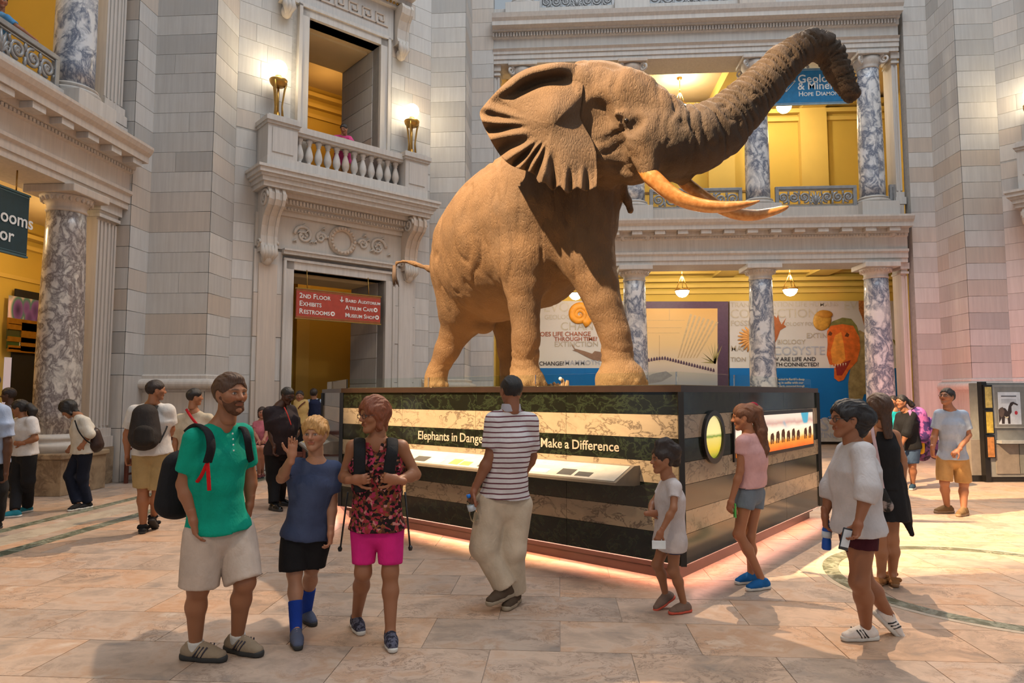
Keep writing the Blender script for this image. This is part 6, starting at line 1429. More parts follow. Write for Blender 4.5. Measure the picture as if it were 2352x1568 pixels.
    def beard(s, color):
        H = s.hs; L = s.hl; ax = list(s.head); c = s.J['hd']; F = Field(c - 0.7 * H, c + 0.7 * H, 0.0045)
        F.cone(L((0, 0.16, -0.25)), L((0, 0.21, -0.40)), 0.215 * H, 0.135 * H, 0.05 * H)
        for e in (-1, 1): F.cone(L((e * 0.29, 0.0, -0.06)), L((e * 0.12, 0.18, -0.35)), 0.062 * H, 0.12 * H, 0.05 * H)
        F.cone(L((-0.11, 0.335, -0.185)), L((0.11, 0.335, -0.185)), 0.035 * H, 0.035 * H, 0.03 * H)
        F.ell(L((0, 0.42, -0.245)), (0.125 * H, 0.12 * H, 0.045 * H), 0.02 * H, 'sub', axes=ax); F.ell(L((0, 0.30, -0.02)), (0.28 * H, 0.2 * H, 0.14 * H), 0.04 * H, 'sub', axes=ax)
        P, Q = F.mesh(); P = P + normals(P, Q) * (vnoise(P, 90) * 0.004)[:, None]; np_object('beard', P, Q, cloth(color), s.root); return s
    def glasses(s, color=(0.02, 0.02, 0.02)):
        H = s.hs; L = s.hl; m = MB(); O = s.O
        for e in (-1, 1):
            m.tube([L((e * 0.145 + 0.105 * math.cos(a), 0.40, 0.02 + 0.075 * math.sin(a))) - O for a in [k * math.pi / 8 for k in range(17)]], 0.0022, 5)
            m.tube([L((e * 0.25, 0.40, 0.04)) - O, L((e * 0.35, 0.25, 0.05)) - O, L((e * 0.36, -0.05, 0.04)) - O], 0.0022, 5)
        m.tube([L((-0.045, 0.41, 0.04)) - O, L((0.045, 0.41, 0.04)) - O], 0.0022, 5); m.build('glasses', plain(color, 0.3), s.root); return s
    def top(s, mat, sleeve=0.55, hem=1.16, loose=0.018, neck=0.075, sl_r=1.0, flare=1.0, vneck=0.0, name='shirt', sides='lr', tilt=(0, 0, 0)):
        J, S = s.J, s.s; pts = np.array([J[k] for k in J if k[0] in 'snewh' and k != 'hd']); F = Field(pts.min(0) - 0.28, pts.max(0) + 0.2, 0.011 if s.detail else 0.017)
        z = s.sizes(); z = z[:-1] + [(1.0, z[-1][1] * flare + 0.006, z[-1][2]), (max(hem, 1.05) + 0.1, z[-1][1] * flare * 1.02 + 0.008, z[-1][2])]
        s.torso(F, loose, z); C0 = (J['sl'] + J['sr']) / 2; H0 = (J['hl'] + J['hr']) / 2; F.cut(C0 + (H0 - C0) * hem, unit(H0 - C0) + np.array(tilt))
        for q in sides:
            sh = J['s' + q]; F.cone(J['nk'] - (0, 0, 0.04 * S), sh, 0.055 * S, 0.062 * S * (1 if sleeve > 0 else 0.6), 0.05)
            if sleeve > 0 and 'e' + q in J:
                e = J['e' + q]; f = min(sleeve, 1.0); F.cone(sh, sh + (e - sh) * f, 0.068 * S * sl_r * s.b, 0.066 * S * sl_r * s.b, 0.022, caps=(False, sleeve <= 1.0))
                if sleeve > 1: F.cone(e, e + (J['w' + q] - e) * (sleeve - 1), 0.062 * S * sl_r * s.b, 0.055 * S * sl_r * s.b, 0.03, caps=(False, True))
        F.ell(J['nk'] + (0, 0, 0.055 * S), (neck * S, neck * S, 0.07 * S), 0.015, 'sub')
        if vneck: F.cone(J['nk'] + (0, 0, 0.03), J['nk'] + s.fv() * 0.13 * S - (0, 0, vneck), 0.05 * S, 0.012, 0.01, 'sub')
        P, Q = clothes_mesh(F, 0.0055 * (1 + 6 * max(0, loose - 0.012))); s.top_ob = np_object(name, P, Q, mat, s.root); return s
    def fv(s): la, lh = s.lat(); return unit(np.cross(la, ZUP))
    def bottom(s, mat, length=0.85, loose=0.02, name='shorts', flare=1.0, rise=0.0):
        """length < 1: to that fraction of the thigh, up to 2: down the shin"""
        J, S, b = s.J, s.s, s.b; pts = np.array([J[k] for k in J if k[0] in 'hka' and k != 'hd']); F = Field(pts.min(0) - 0.22, pts.max(0) + 0.26, 0.011 if s.detail else 0.017)
        la, lh = s.lat(); z = s.sizes(); H = (J['hl'] + J['hr']) / 2; C = (J['sl'] + J['sr']) / 2; upv = unit(C - H); c = z[-1][1]
        F.cone(H + upv * (0.07 + rise) * S, H - upv * 0.03 * S, c * 0.93 + loose * 0.2, c * 0.96 + loose * 0.3, 0.03, flat=(lh, z[-1][2] * 0.95), caps=(True, False), pad=0.1)
        for q in 'lr':
            hp, kn, an = J['h' + q], J['k' + q], J['a' + q]; f = min(length, 1.0); F.cone(hp, hp + (kn - hp) * f, 0.098 * S * b + loose * 0.5, (0.098 - 0.03 * f) * S * b + loose * flare, 0.018, caps=(False, length <= 1.0))
            if length > 1: F.ell(kn, 0.066 * S * b + loose, 0.04); F.cone(kn, kn + (an - kn) * (length - 1), 0.064 * S * b + loose, 0.05 * S + loose * flare, 0.015, caps=(False, True))
        P, Q = clothes_mesh(F, 0.006 * (1 + 5 * max(0, loose - 0.01))); np_object(name, P, Q, mat, s.root); return s
    def socks(s, mat, top=0.35):
        for q in 'lr':
            kn, an = s.J['k' + q], s.J['a' + q]; F = Field(np.minimum(kn, an) - 0.15, np.maximum(kn, an) + 0.15, 0.008); F.cone(an - s.feet[q][2] * 0.03, an + (kn - an) * top, 0.045 * s.s, 0.045 * s.s + 0.026 * top * s.s, 0.01, caps=(False, True)); P, Q = F.mesh(); np_object('sock', P, Q, mat, s.root)
        return s
    def shoes(s, mat, sole, size=1.0, high=0.0, lace=None, stripes=None, open_=False):
        for q, (A, d, u) in s.feet.items():
            S = s.s * size; x = np.cross(d, u); c = A + d * 0.05; F = Field(c - 0.26, c + 0.26, 0.007 if s.detail else 0.011); p = lambda a, b, e=0: A + d * a * S + u * b * S + x * e * S
            if open_:
                F.cone(p(-0.05, 0.035), p(0.13, 0.03), 0.044 * S, 0.046 * S, 0.02, flat=(u, 0.6)); F.cone(p(0.07, 0.05, -0.05), p(0.07, 0.05, 0.05), 0.022 * S, 0.022 * S, 0.01); F.cone(p(-0.03, 0.08, -0.035), p(-0.03, 0.08, 0.035), 0.02 * S, 0.02 * S, 0.01)
            else:
                F.cone(p(-0.05, 0.045), p(0.06, 0.040), 0.037 * S, 0.037 * S, 0.025); F.cone(p(0.06, 0.040), p(0.155, 0.032), 0.039 * S, 0.030 * S, 0.025, flat=(x, 1.22)); F.cone(p(-0.015, 0.05), p(-0.02, 0.098 + high), 0.040 * S, 0.037 * S, 0.025, caps=(False, True)); F.cone(p(0.0, 0.085), p(0.10, 0.048), 0.028 * S, 0.030 * S, 0.03)
            F.cut(p(0, 0.026), -u); P, Q = F.mesh(); o = np_object('shoe', P, Q, mat, s.root)
            F = Field(c - 0.26, c + 0.26, 0.007 if s.detail else 0.011); F.cone(p(-0.052, 0.018), p(0.07, 0.018), 0.040 * S, 0.042 * S, 0.02); F.cone(p(0.07, 0.018), p(0.158, 0.018), 0.045 * S, 0.036 * S, 0.02); F.cut(p(0, 0.034), u); F.cut(p(0, 0.001), -u)
            P, Q = F.mesh(); np_object('sole', P, Q, sole, o, origin=s.O)
            if lace is not None:
                m = MB()
                for k in range(4): m.tube([p(0.025 + 0.024 * k, 0.092 - 0.009 * k, -0.026) - s.O, p(0.035 + 0.024 * k, 0.103 - 0.009 * k, 0) - s.O, p(0.025 + 0.024 * k, 0.092 - 0.009 * k, 0.026) - s.O], 0.0055, 5)
                m.build('laces', lace, o)
            if stripes is not None:
                for e in (-1, 1):
                    m = MB()
                    for k in range(3): m.tube([p(0.015 + 0.025 * k, 0.03, e * 0.047) - s.O, p(0.035 + 0.022 * k, 0.055, e * 0.045) - s.O, p(0.05 + 0.022 * k, 0.082, e * 0.032) - s.O], 0.005, 5)
                    m.build('stripes', stripes, o)
        return s
def strap(name, pts, w, th, mat, parent, O, up=None):
    """flat band along 3d points"""
    m = MB(); q = smooth_path(np.array(pts), 8 * (len(pts) - 1)); m.tube([Vector(p - O) for p in q], th, 8, True, w / th, up); return m.build(name, mat, parent)
def blob_object(name, prims, mat, parent, O, h=0.01, amp=0.004):
    pts = np.array([p[0] for p in prims] + [p[1] for p in prims]); R = max(max(p[2], p[3]) * (p[4][1] if len(p) > 4 and p[4] else 1) for p in prims) + 0.06; F = Field(pts.min(0) - R, pts.max(0) + R, h)
    for p in prims: F.cone(p[0], p[1], p[2], p[3], 0.03, flat=p[4] if len(p) > 4 else None)
    P, Q = clothes_mesh(F, amp); return np_object(name, P, Q, mat, parent, origin=O)
# ================================================================= the visitors
A = Z(380, 840, 0.4529); B = Z(740, 840, 0.3699); D = Z(1200, 840, 0.37); H = Z(1850, 860, 0.4081); LZ = Z(0, 550, 0.4464); Cz = Z(540, 860, 0.2105)
black = cloth((0.012, 0.012, 0.014)); white_sole = plain((0.62, 0.60, 0.56), 0.7); dark_sole = plain((0.03, 0.03, 0.03), 0.7)
TAN = (0.36, 0.165, 0.085); FAIR = (0.50, 0.27, 0.17); BROWN = (0.10, 0.045, 0.025); MID = (0.36, 0.17, 0.09)
# --- man in the green shirt
p = Person('man in a green shirt and pale shorts, hand in pocket, looking right', {'r': ('g', A(150, 1488), A(300, 1500)), 'l': ('g', A(362, 1450), A(510, 1482))},
    dict(hd=A(332, 148, 0.0), nk=A(285, 285, 0.02), sr=A(150, 372, -0.13), sl=A(385, 345, 0.13), er=A(92, 600, -0.12), wr=A(140, 770, -0.16), el=A(428, 560, 0.22), wl=A(428, 690, 0.20), hr=A(190, 850, -0.07), hl=A(352, 830, 0.08), kr=A(165, 1125, -0.10), kl=A(402, 1095, -0.02), wa=A(255, 620, 0.0)),
    hs=0.252, h=1.86, build=1.02, skin=TAN, head=(58, 2, 0), detail=2)
p.hands = {'r': dict(dir=(0.25, 0.0, -1), palm=(1, -0.2, 0.2), curl=0.25), 'l': dict(dir=(-0.1, 0, -1), palm=(-1, 0, 0), curl=0.5)}
p.hairc = (0.075, 0.035, 0.018); p.stubble = 0.25
p.body().hair('short', None, grow=0.05, fringe=0.0, quiff=0.04).beard((0.10, 0.045, 0.025))
p.top(cloth((0.0, 0.30, 0.20)), 0.72, 0.98, 0.022, 0.075, 1.06, name='green_shirt', vneck=0.10); p.bottom(cloth((0.52, 0.42, 0.35)), 0.98, 0.032, flare=1.5)
p.shoes(cloth((0.30, 0.23, 0.16)), dark_sole, 1.1, lace=plain((0.50, 0.40, 0.28), 0.7), stripes=plain((0.03, 0.025, 0.04), 0.6)).socks(cloth((0.6, 0.58, 0.55)), 0.08)
m = MB()
for k in range(4): m.ball(Vector(p.J['nk'] + p.fv() * (0.128 + 0.006 * k) - ZUP * (0.07 + 0.035 * k) - p.O), 0.006, 8, 6)
tag(m.build('buttons', plain((0.6, 0.7, 0.66), 0.4), p.top_ob), kind='stuff')
bp = empty('backpack', tuple(at(*A(40, 600)[:2], p.T + 0.1)), 'black backpack with red webbing on the man in the green shirt', 'backpack'); O = np.array(bp.location)
q = lambda x, y, d: at(*A(x, y)[:2], p.T + d)
blob_object('pack', [(q(85, 500, 0.12), q(62, 690, 0.08), 0.10, 0.11, (p.lat()[0], 1.3))], black, bp, O)
strap('shoulder_strap', [q(118, 335, 0.02), q(165, 302, -0.10), q(215, 335, -0.215), q(232, 410, -0.255), q(213, 490, -0.26)], 0.034, 0.012, black, bp, O, (1, 0, 0)); strap('red_webbing', [q(212, 485, -0.262), q(218, 560, -0.268), q(222, 632, -0.27)], 0.013, 0.005, cloth((0.55, 0.01, 0.012)), bp, O, (1, 0, 0))
strap('red_webbing', [q(208, 500, -0.255), q(180, 560, -0.22), q(150, 600, -0.15)], 0.011, 0.004, cloth((0.55, 0.01, 0.012)), bp, O, (1, 0, 0)); strap('shoulder_strap', [q(368, 312, 0.10), q(398, 320, 0.03), q(416, 370, -0.02), q(424, 430, 0.02), q(434, 480, 0.10)], 0.024, 0.010, black, bp, O, (1, 0, 0))
# --- waving boy
p = Person('blond boy in a blue shirt and black shorts raising one hand', {'r': ('g', A(662, 1402), A(676, 1450)), 'l': ('g', A(712, 1292), A(772, 1335))},
    dict(hd=A(757, 352, -0.02), nk=A(765, 478, 0.0), sr=A(672, 512, 0.0), sl=A(852, 522, 0.03), er=A(588, 570, -0.10), wr=A(640, 462, -0.24), el=A(846, 690, 0.02), wl=A(838, 842, -0.05), hr=A(655, 850, 0.0), hl=A(770, 855, 0.02), kr=A(655, 1050, -0.05), kl=A(742, 1020, 0.05)),
    hs=0.222, h=1.50, build=0.98, skin=FAIR, head=(-4, 2, 0), detail=2)
p.hands = {'r': dict(dir=(0.12, 0.1, 1), palm=(0.1, 1, 0.1), curl=0.12, spread=0.08), 'l': dict(dir=(0, 0.1, -1), palm=(-1, 0.2, 0), curl=0.5)}
p.hairc = (0.46, 0.24, 0.075); p.body().hair('short', None, grow=0.085, fringe=0.09, quiff=0.05)
p.top(cloth((0.055, 0.075, 0.15)), 0.72, 1.04, 0.026, 0.08, 1.12, name='blue_shirt'); p.bottom(black, 0.92, 0.03, flare=1.4)
p.socks(cloth((0.012, 0.05, 0.33)), 0.52).shoes(cloth((0.085, 0.10, 0.16)), dark_sole, 1.08, lace=plain((0.3, 0.25, 0.25), 0.7))
# --- woman with the flowered top
p = Person('woman in a flowered top and pink shorts gripping her pack straps', {'r': ('g', A(968, 1330), A(1008, 1388)), 'l': ('g', A(1140, 1410), A(1160, 1472))},
    dict(hd=A(1055, 255, -0.02), nk=A(1075, 375, 0.0), sr=A(955, 412, 0.0), sl=A(1195, 412, 0.02), er=A(905, 565, 0.02), wr=A(952, 578, -0.18), el=A(1268, 552, 0.04), wl=A(1178, 580, -0.18), hr=A(1005, 830, 0.0), hl=A(1145, 830, 0.0), kr=A(1003, 1045, -0.06), kl=A(1140, 1045, -0.05)),
    hs=0.232, h=1.68, build=0.98, skin=TAN, head=(-48, -2, 0), detail=2)
p.hands = {'r': dict(dir=(1, 0.35, 0.1), palm=(0.2, -1, 0.1), curl=0.75), 'l': dict(dir=(-1, 0.35, 0.25), palm=(-0.2, -1, 0.0), curl=0.75)}
p.hairc = (0.20, 0.055, 0.02); p.body().hair('bob', None, grow=0.085, fringe=0.06).glasses((0.05, 0.02, 0.02))
p.top(cloth((0.3, 0.05, 0.06), 'floral'), 0, 0.99, 0.016, 0.085, flare=1.05, vneck=0.13, name='flowered_top'); p.bottom(cloth((0.62, 0.018, 0.20)), 0.80, 0.012, flare=1.2, name='pink_shorts')
p.shoes(cloth((0.02, 0.02, 0.035), 'blotch', (0.10, 0.10, 0.14), 40), white_sole, 1.0, lace=plain((0.05, 0.05, 0.06), 0.7))
bp = empty('backpack', tuple(at(*A(1075, 560)[:2], p.T + 0.25)), 'black backpack with trekking poles on the woman in the flowered top', 'backpack'); O = np.array(bp.location); q = lambda x, y, d: at(*A(x, y)[:2], p.T + d)
blob_object('pack', [(q(1080, 460, 0.22), q(1080, 640, 0.24), 0.11, 0.12, (p.lat()[0], 1.5))], black, bp, O)
for x0, x1, y1 in ((985, 990, 640), (1150, 1130, 600)): strap('shoulder_strap', [q(x0 + (8 if x0 < 1000 else -4), 385, 0.05), q(x0, 372, -0.03), q(x0, 430, -0.145), q((x0 + x1) / 2 - 4, 520, -0.175), q(x1, y1, -0.17)], 0.040, 0.011, black, bp, O, (1, 0, 0))
for a_, b_ in (((925, 640), (885, 940)), ((1215, 640), (1242, 935))): MB().tube([Vector(q(*a_, 0.22) - O), Vector(q(*b_, 0.22) - O)], 0.007, 6).lathe([(0.012, 0), (0.018, 0.02), (0.01, 0.035)], tuple(Vector(q(*b_, 0.22) - O)), 8).build('trekking_pole', plain((0.03, 0.03, 0.03), 0.4), bp)
# --- man in the striped polo, from behind
p = Person('man in a striped polo shirt walking away, water bottle in hand', {'r': ('g', B(1192, 1478), B(1165, 1500)), 'l': ('a', B(1140, 1372, -0.1), B(985, 1440, -0.28))},
    dict(hd=B(1172, 160, 0.02), nk=B(1172, 262, 0.0), sl=B(1072, 345, -0.06), sr=B(1280, 350, 0.06), el=B(1045, 560, -0.08), wl=B(945, 768, -0.12), er=B(1300, 560, 0.16), wr=B(1260, 660, 0.28), hl=B(1045, 860, -0.04), hr=B(1215, 865, 0.04), kl=B(1010, 1120, -0.10), kr=B(1178, 1140, -0.04)),
    hs=0.24, h=1.80, build=1.10, skin=(0.30, 0.13, 0.07), head=(202, 0, 0), detail=2)
p.hands = {'l': dict(dir=(-0.35, 0.1, -1), palm=(0.9, -0.2, -0.3), curl=0.75)}
p.hairc = (0.008, 0.007, 0.008); p.body().hair('short', None, grow=0.022)
p.top(cloth((0.66, 0.64, 0.66), 'stripe', (0.14, 0.045, 0.06), 25.0), 0.78, 0.90, 0.022, 0.07, 1.12, name='striped_polo'); p.bottom(cloth((0.55, 0.45, 0.34)), 1.96, 0.034, flare=1.3, name='trousers')
F = Field(p.J['nk'] - 0.15, p.J['nk'] + 0.15, 0.008); F.cone(p.J['nk'] - (0, 0, 0.03), p.J['nk'] + (0, 0, 0.035), 0.085, 0.075, 0.01, caps=(True, True)); P, Q = F.mesh(); np_object('collar', P, Q, cloth((0.45, 0.45, 0.52)), p.root)
p.shoes(cloth((0.09, 0.06, 0.04)), plain((0.35, 0.28, 0.2), 0.7), 1.08)
def bottle(label, c, tilt, capc=(0.0, 0.16, 0.62), L=0.2):
    o = empty('water_bottle', tuple(c), label, 'bottle'); o.rotation_euler = tilt; t = M['glass']
    MB().lathe([(0.026, 0), (0.032, 0.01), (0.031, 0.06), (0.027, 0.08), (0.031, 0.1), (0.032, 0.14), (0.024, 0.165), (0.013, 0.18), (0.013, L)], seg=16).build('clear_body', t, o)
    MB().lathe([(0.0325, 0.085), (0.0328, 0.13)], seg=16).build('paper_label', plain((0.55, 0.62, 0.7), 0.5), o); MB().lathe([(0.016, L - 0.012), (0.016, L + 0.012)], seg=12).build('cap', plain(capc, 0.4), o); return o
bottle('clear water bottle with blue cap held by the man in stripes', at(*B(950, 960)[:2], p.T - 0.16), (0.15, -0.25, 0))
# --- small girl
p = Person('small girl in a white top hurrying past the pedestal corner', {'l': ('g', D(1005, 1530), D(905, 1545)), 'r': ('a', D(890, 1425, 0.1), D(815, 1478, 0.06))},
    dict(hd=D(868, 585, 0), nk=D(912, 690, 0), sl=D(945, 748, -0.11), sr=D(880, 745, 0.10), el=D(938, 885, -0.20), wl=D(860, 1030, -0.22), er=D(812, 850, 0.08), wr=D(790, 915, -0.02), hl=D(940, 1090, -0.05), hr=D(890, 1085, 0.06), kl=D(938, 1270, -0.05), kr=D(838, 1230, 0.08)),
    hs=0.205, h=1.20, build=0.95, skin=(0.34, 0.155, 0.08), head=(-80, 0, 0), detail=1)
p.hands = {'l': dict(dir=(-0.5, 0, -1), palm=(0.2, -1, 0), curl=0.5), 'r': dict(dir=(1, 0.2, 0.1), palm=(0, -1, 0), curl=0.6)}
p.hairc = (0.022, 0.012, 0.009); p.body().hair('short', None, tails=[[D(905, 500, 0) + (0.055,), D(945, 525, 0) + (0.05,), D(955, 600, 0) + (0.035,)], [D(860, 490, 0) + (0.05,), D(890, 478, 0) + (0.045,)]], grow=0.07)
p.top(cloth((0.55, 0.50, 0.50)), 0.55, 1.12, 0.03, 0.08, 1.15, name='white_top'); p.bottom(cloth((0.02, 0.028, 0.08)), 0.35, 0.02, name='navy_shorts')
p.shoes(cloth((0.20, 0.13, 0.10)), plain((0.62, 0.09, 0.05), 0.6), 1.12)
o = empty('folded_paper', tuple(p.J['wl'] + (-0.02, -0.02, -0.09)), 'small white folded paper in the small girl\'s hand', 'paper'); MB().bbox(-0.05, 0.05, -0.004, 0.004, -0.03, 0.03, 0.002).build('sheet', plain((0.7, 0.75, 0.78), 0.6), o)
# --- girl with the ponytail
p = Person('girl in a pink shirt with a long ponytail facing the pedestal', {'l': ('g', D(1490, 1385), D(1380, 1400)), 'r': ('g', D(1420, 1345), D(1320, 1358))},
    dict(hd=D(1368, 325, 0), nk=D(1410, 415, 0), sl=D(1362, 470, -0.10), sr=D(1470, 455, 0.10), el=D(1352, 650, -0.12), wl=D(1298, 835, -0.13), er=D(1480, 620, 0.16), wr=D(1440, 660, 0.25), hl=D(1390, 790, -0.06), hr=D(1450, 790, 0.07), kl=D(1345, 1045, -0.06), kr=D(1412, 1060, 0.04), wa=D(1430, 620, 0)),
    hs=0.212, h=1.52, build=0.90, skin=(0.42, 0.19, 0.10), head=(-105, -4, 0), detail=1)
p.hands = {'l': dict(dir=(-0.3, 0, -1), palm=(0.7, -0.5, 0), curl=0.55)}
p.hairc = (0.13, 0.05, 0.022); p.body().hair('short', None, tails=[[D(1420, 265, 0) + (0.05,), D(1455, 285, 0) + (0.05,), D(1478, 400, -0.02) + (0.055,), D(1490, 520, -0.03) + (0.05,), D(1495, 645, -0.03) + (0.018,)]], grow=0.06)
MB().tube([Vector(at(*D(1432, 262)[:2], p.T) - p.O) + Vector((0.035 * math.cos(a), 0, 0.035 * math.sin(a))) for a in [k * math.pi / 6 for k in range(13)]], 0.02, 8).build('scrunchie', cloth((0.20, 0.01, 0.03)), p.root)
p.top(cloth((0.66, 0.38, 0.38)), 0.42, 0.86, 0.018, 0.07, 1.05, name='pink_shirt'); p.bottom(cloth((0.17, 0.21, 0.26)), 0.34, 0.016, name='denim_shorts', rise=0.06)
p.shoes(cloth((0.01, 0.11, 0.33)), white_sole, 1.08)
o = empty('green_phone', tuple(p.J['wl'] + (0.02, -0.02, -0.08)), 'green phone in the hand of the girl with the ponytail', 'phone'); MB().bbox(-0.005, 0.005, -0.035, 0.035, -0.06, 0.06, 0.003).build('case', plain((0.08, 0.5, 0.1), 0.4), o)
# --- woman in the white blouse
p = Person('woman in a loose white blouse striding left with a phone', {'l': ('g', H(345, 1492), H(170, 1500)), 'r': ('a', H(470, 1352, 0.12), H(560, 1440, 0.10))},
    dict(hd=H(228, 258, 0), nk=H(278, 380, 0), sl=H(322, 440, -0.16), sr=H(235, 432, 0.14), el=H(352, 640, -0.30), wl=H(300, 830, -0.34), er=H(150, 640, 0.18), wr=H(110, 785, 0.16), hl=H(318, 880, -0.08), hr=H(275, 880, 0.09), kl=H(305, 1165, -0.10), kr=H(330, 1160, 0.10)),
    hs=0.238, h=1.66, build=1.10, skin=(0.33, 0.145, 0.075), head=(-88, 2, 0), detail=2)
p.hands = {'l': dict(dir=(-0.35, 0.1, -1), palm=(-0.8, 0.3, 0.1), curl=0.45), 'r': dict(dir=(0, 0, -1), palm=(0.8, 0.2, 0), curl=0.5)}
p.hairc = (0.010, 0.008, 0.009); p.body().hair('short', None, tails=[[H(300, 200, 0) + (0.07,), H(320, 240, 0) + (0.085,), H(300, 310, 0) + (0.06,)], [H(280, 330, 0) + (0.045,), H(275, 345, 0) + (0.03,)]], grow=0.075).glasses()
p.top(cloth((0.55, 0.52, 0.53)), 1.42, 0.98, 0.036, 0.09, 1.15, flare=1.1, name='white_blouse'); p.bottom(cloth((0.055, 0.008, 0.015)), 0.34, 0.015, name='dark_red_shorts')
p.shoes(cloth((0.70, 0.64, 0.60)), white_sole, 1.04, stripes=plain((0.015, 0.015, 0.015), 0.6), lace=plain((0.6, 0.56, 0.52), 0.7))
o = empty('phone', tuple(at(*H(225, 925)[:2], p.T - 0.36)), 'phone with pale screen in the hand of the woman in the blouse', 'phone'); o.rotation_euler = (0.1, 0.25, 0.4)
MB().bbox(-0.036, 0.036, -0.005, 0.005, -0.07, 0.07, 0.004).build('case', plain((0.02, 0.03, 0.04), 0.3), o); MB().box(-0.032, 0.032, -0.007, -0.004, -0.05, 0.06).build('screen', plain((0.6, 0.66, 0.72), 0.2), o)
bottle('water bottle with blue label held by the woman in the white blouse', at(*H(118, 985)[:2], p.T + 0.16), (0.0, 0.06, 0)); bpy.data.objects['water_bottle.001'].children[1].data.materials[0] = plain((0.0, 0.08, 0.45), 0.5)
# --- woman in the black dress
p = Person('woman in a black dress with long brown hair behind the blouse wearer', {'l': ('g', H(430, 1178), H(395, 1190)), 'r': ('g', H(492, 1172), H(500, 1188))},
    dict(hd=H(408, 190, 0), nk=H(425, 300, 0), sl=H(362, 345, -0.02), sr=H(500, 345, 0.02), er=H(545, 475, 0.0), wr=H(550, 600, -0.02), el=H(350, 480, 0.05), wl=H(345, 600, 0.0), hl=H(410, 640, 0), hr=H(482, 640, 0), kl=H(420, 930, -0.02), kr=H(488, 930, 0.0)),
    hs=0.23, h=1.68, build=0.95, skin=(0.40, 0.19, 0.10), head=(210, 0, 0), detail=1)
p.hairc = (0.06, 0.028, 0.016); p.body().hair('long', None, grow=0.06)
p.top(black, 0, 1.0, 0.014, 0.08, name='black_dress')
F = Field(p.J['hl'] - 0.55, p.J['hr'] + 0.5, 0.012); Hc = (p.J['hl'] + p.J['hr']) / 2; F.cone(Hc + (0, 0, 0.18), Hc - (0, 0, 0.28), 0.125, 0.15, 0.03, flat=(RV, 1.35), caps=(False, True)); F.cone(Hc + RV * 0.1, Hc + RV * 0.22 - (0, 0, 0.40), 0.1, 0.03, 0.05, flat=(TOCAM, 0.7)); P, Q = clothes_mesh(F, 0.012); np_object('skirt', P, Q, black, p.root)
p.shoes(cloth((0.30, 0.13, 0.045)), plain((0.25, 0.12, 0.05), 0.6), 0.98, open_=True)
bg = empty('shoulder_bag', tuple(at(*H(450, 705)[:2], p.T - 0.18)), 'white and black shoulder bag on a pale strap beside the black dress', 'bag'); O = np.array(bg.location); q = lambda x, y, d: at(*H(x, y)[:2], p.T + d)
strap('strap', [q(372, 285, -0.10), q(385, 360, -0.15), q(408, 480, -0.18), q(428, 600, -0.19), q(440, 660, -0.19)], 0.016, 0.005, cloth((0.55, 0.38, 0.40)), bg, O, (1, 0, 0)); blob_object('bag', [(q(425, 660, -0.18), q(460, 740, -0.18), 0.05, 0.055, (TOCAM, 0.7))], cloth((0.30, 0.25, 0.24), 'blotch', (0.02, 0.02, 0.02), 9.0), bg, O)
# --- woman with the purple backpack
p = Person('woman in black with a purple backpack at the far right', {'r': ('g', H(530, 650), H(515, 655)), 'l': ('g', H(605, 645), H(580, 658))},
    dict(hd=H(540, 155, 0), nk=H(570, 205, 0), sr=H(535, 235, 0.12), sl=H(600, 232, -0.12), er=H(520, 320, 0.1), wr=H(500, 350, 0.0), el=H(570, 330, -0.16), wl=H(545, 390, -0.15), hl=H(610, 400, -0.06), hr=H(575, 400, 0.06), kl=H(600, 510, 0), kr=H(545, 510, 0)),
    hs=0.225, h=1.62, build=1.15, skin=(0.33, 0.155, 0.085), head=(-72, 0, 0), detail=0)
p.hairc = (0.012, 0.009, 0.009); p.body().hair('short', None, tails=[[H(580, 150, 0) + (0.04,), H(598, 170, 0) + (0.05,)]], grow=0.05); p.top(black, 1.3, 1.1, 0.03, 0.07, 1.2, name='black_top'); p.bottom(cloth((0.05, 0.09, 0.17)), 0.85, 0.03, name='denim_shorts'); p.shoes(cloth((0.02, 0.05, 0.09)), white_sole, 1.1)
bp = empty('backpack', tuple(at(*H(655, 285)[:2], p.T)), 'purple and pink backpack at the far right', 'backpack'); O = np.array(bp.location); q = lambda x, y, d: at(*H(x, y)[:2], p.T + d)
blob_object('pack', [(q(635, 230, 0), q(655, 330, 0), 0.15, 0.17, (RV, 0.9)), (q(690, 265, 0), q(690, 330, 0), 0.09, 0.11)], cloth((0.45, 0.12, 0.36), 'blotch', (0.06, 0.03, 0.14), 7.0), bp, O, 0.014); strap('strap', [q(585, 200, -0.14), q(600, 240, -0.17), q(610, 300, -0.16)], 0.03, 0.01, cloth((0.4, 0.2, 0.42)), bp, O, (1, 0, 0))
bg = empty('hanging_bag', tuple(at(*H(665, 415)[:2], p.T + 0.2)), 'black bag with a yellow pocket below the purple backpack', 'bag'); O = np.array(bg.location)
blob_object('bag', [(q(660, 395, 0.2), q(660, 440, 0.2), 0.13, 0.15, (TOCAM, 0.6)), (q(725, 390, 0.25), q(735, 440, 0.25), 0.1, 0.12)], cloth((0.04, 0.025, 0.05), 'blotch', (0.16, 0.06, 0.16), 14.0), bg, O, 0.014); blob_object('yellow_pocket', [(q(655, 390, 0.06), q(652, 430, 0.06), 0.045, 0.055)], cloth((0.65, 0.36, 0.02)), bg, O, 0.014)
strap('strap', [q(640, 340, 0.15), q(655, 370, 0.18), q(680, 340, 0.2)], 0.012, 0.008, black, bg, O)
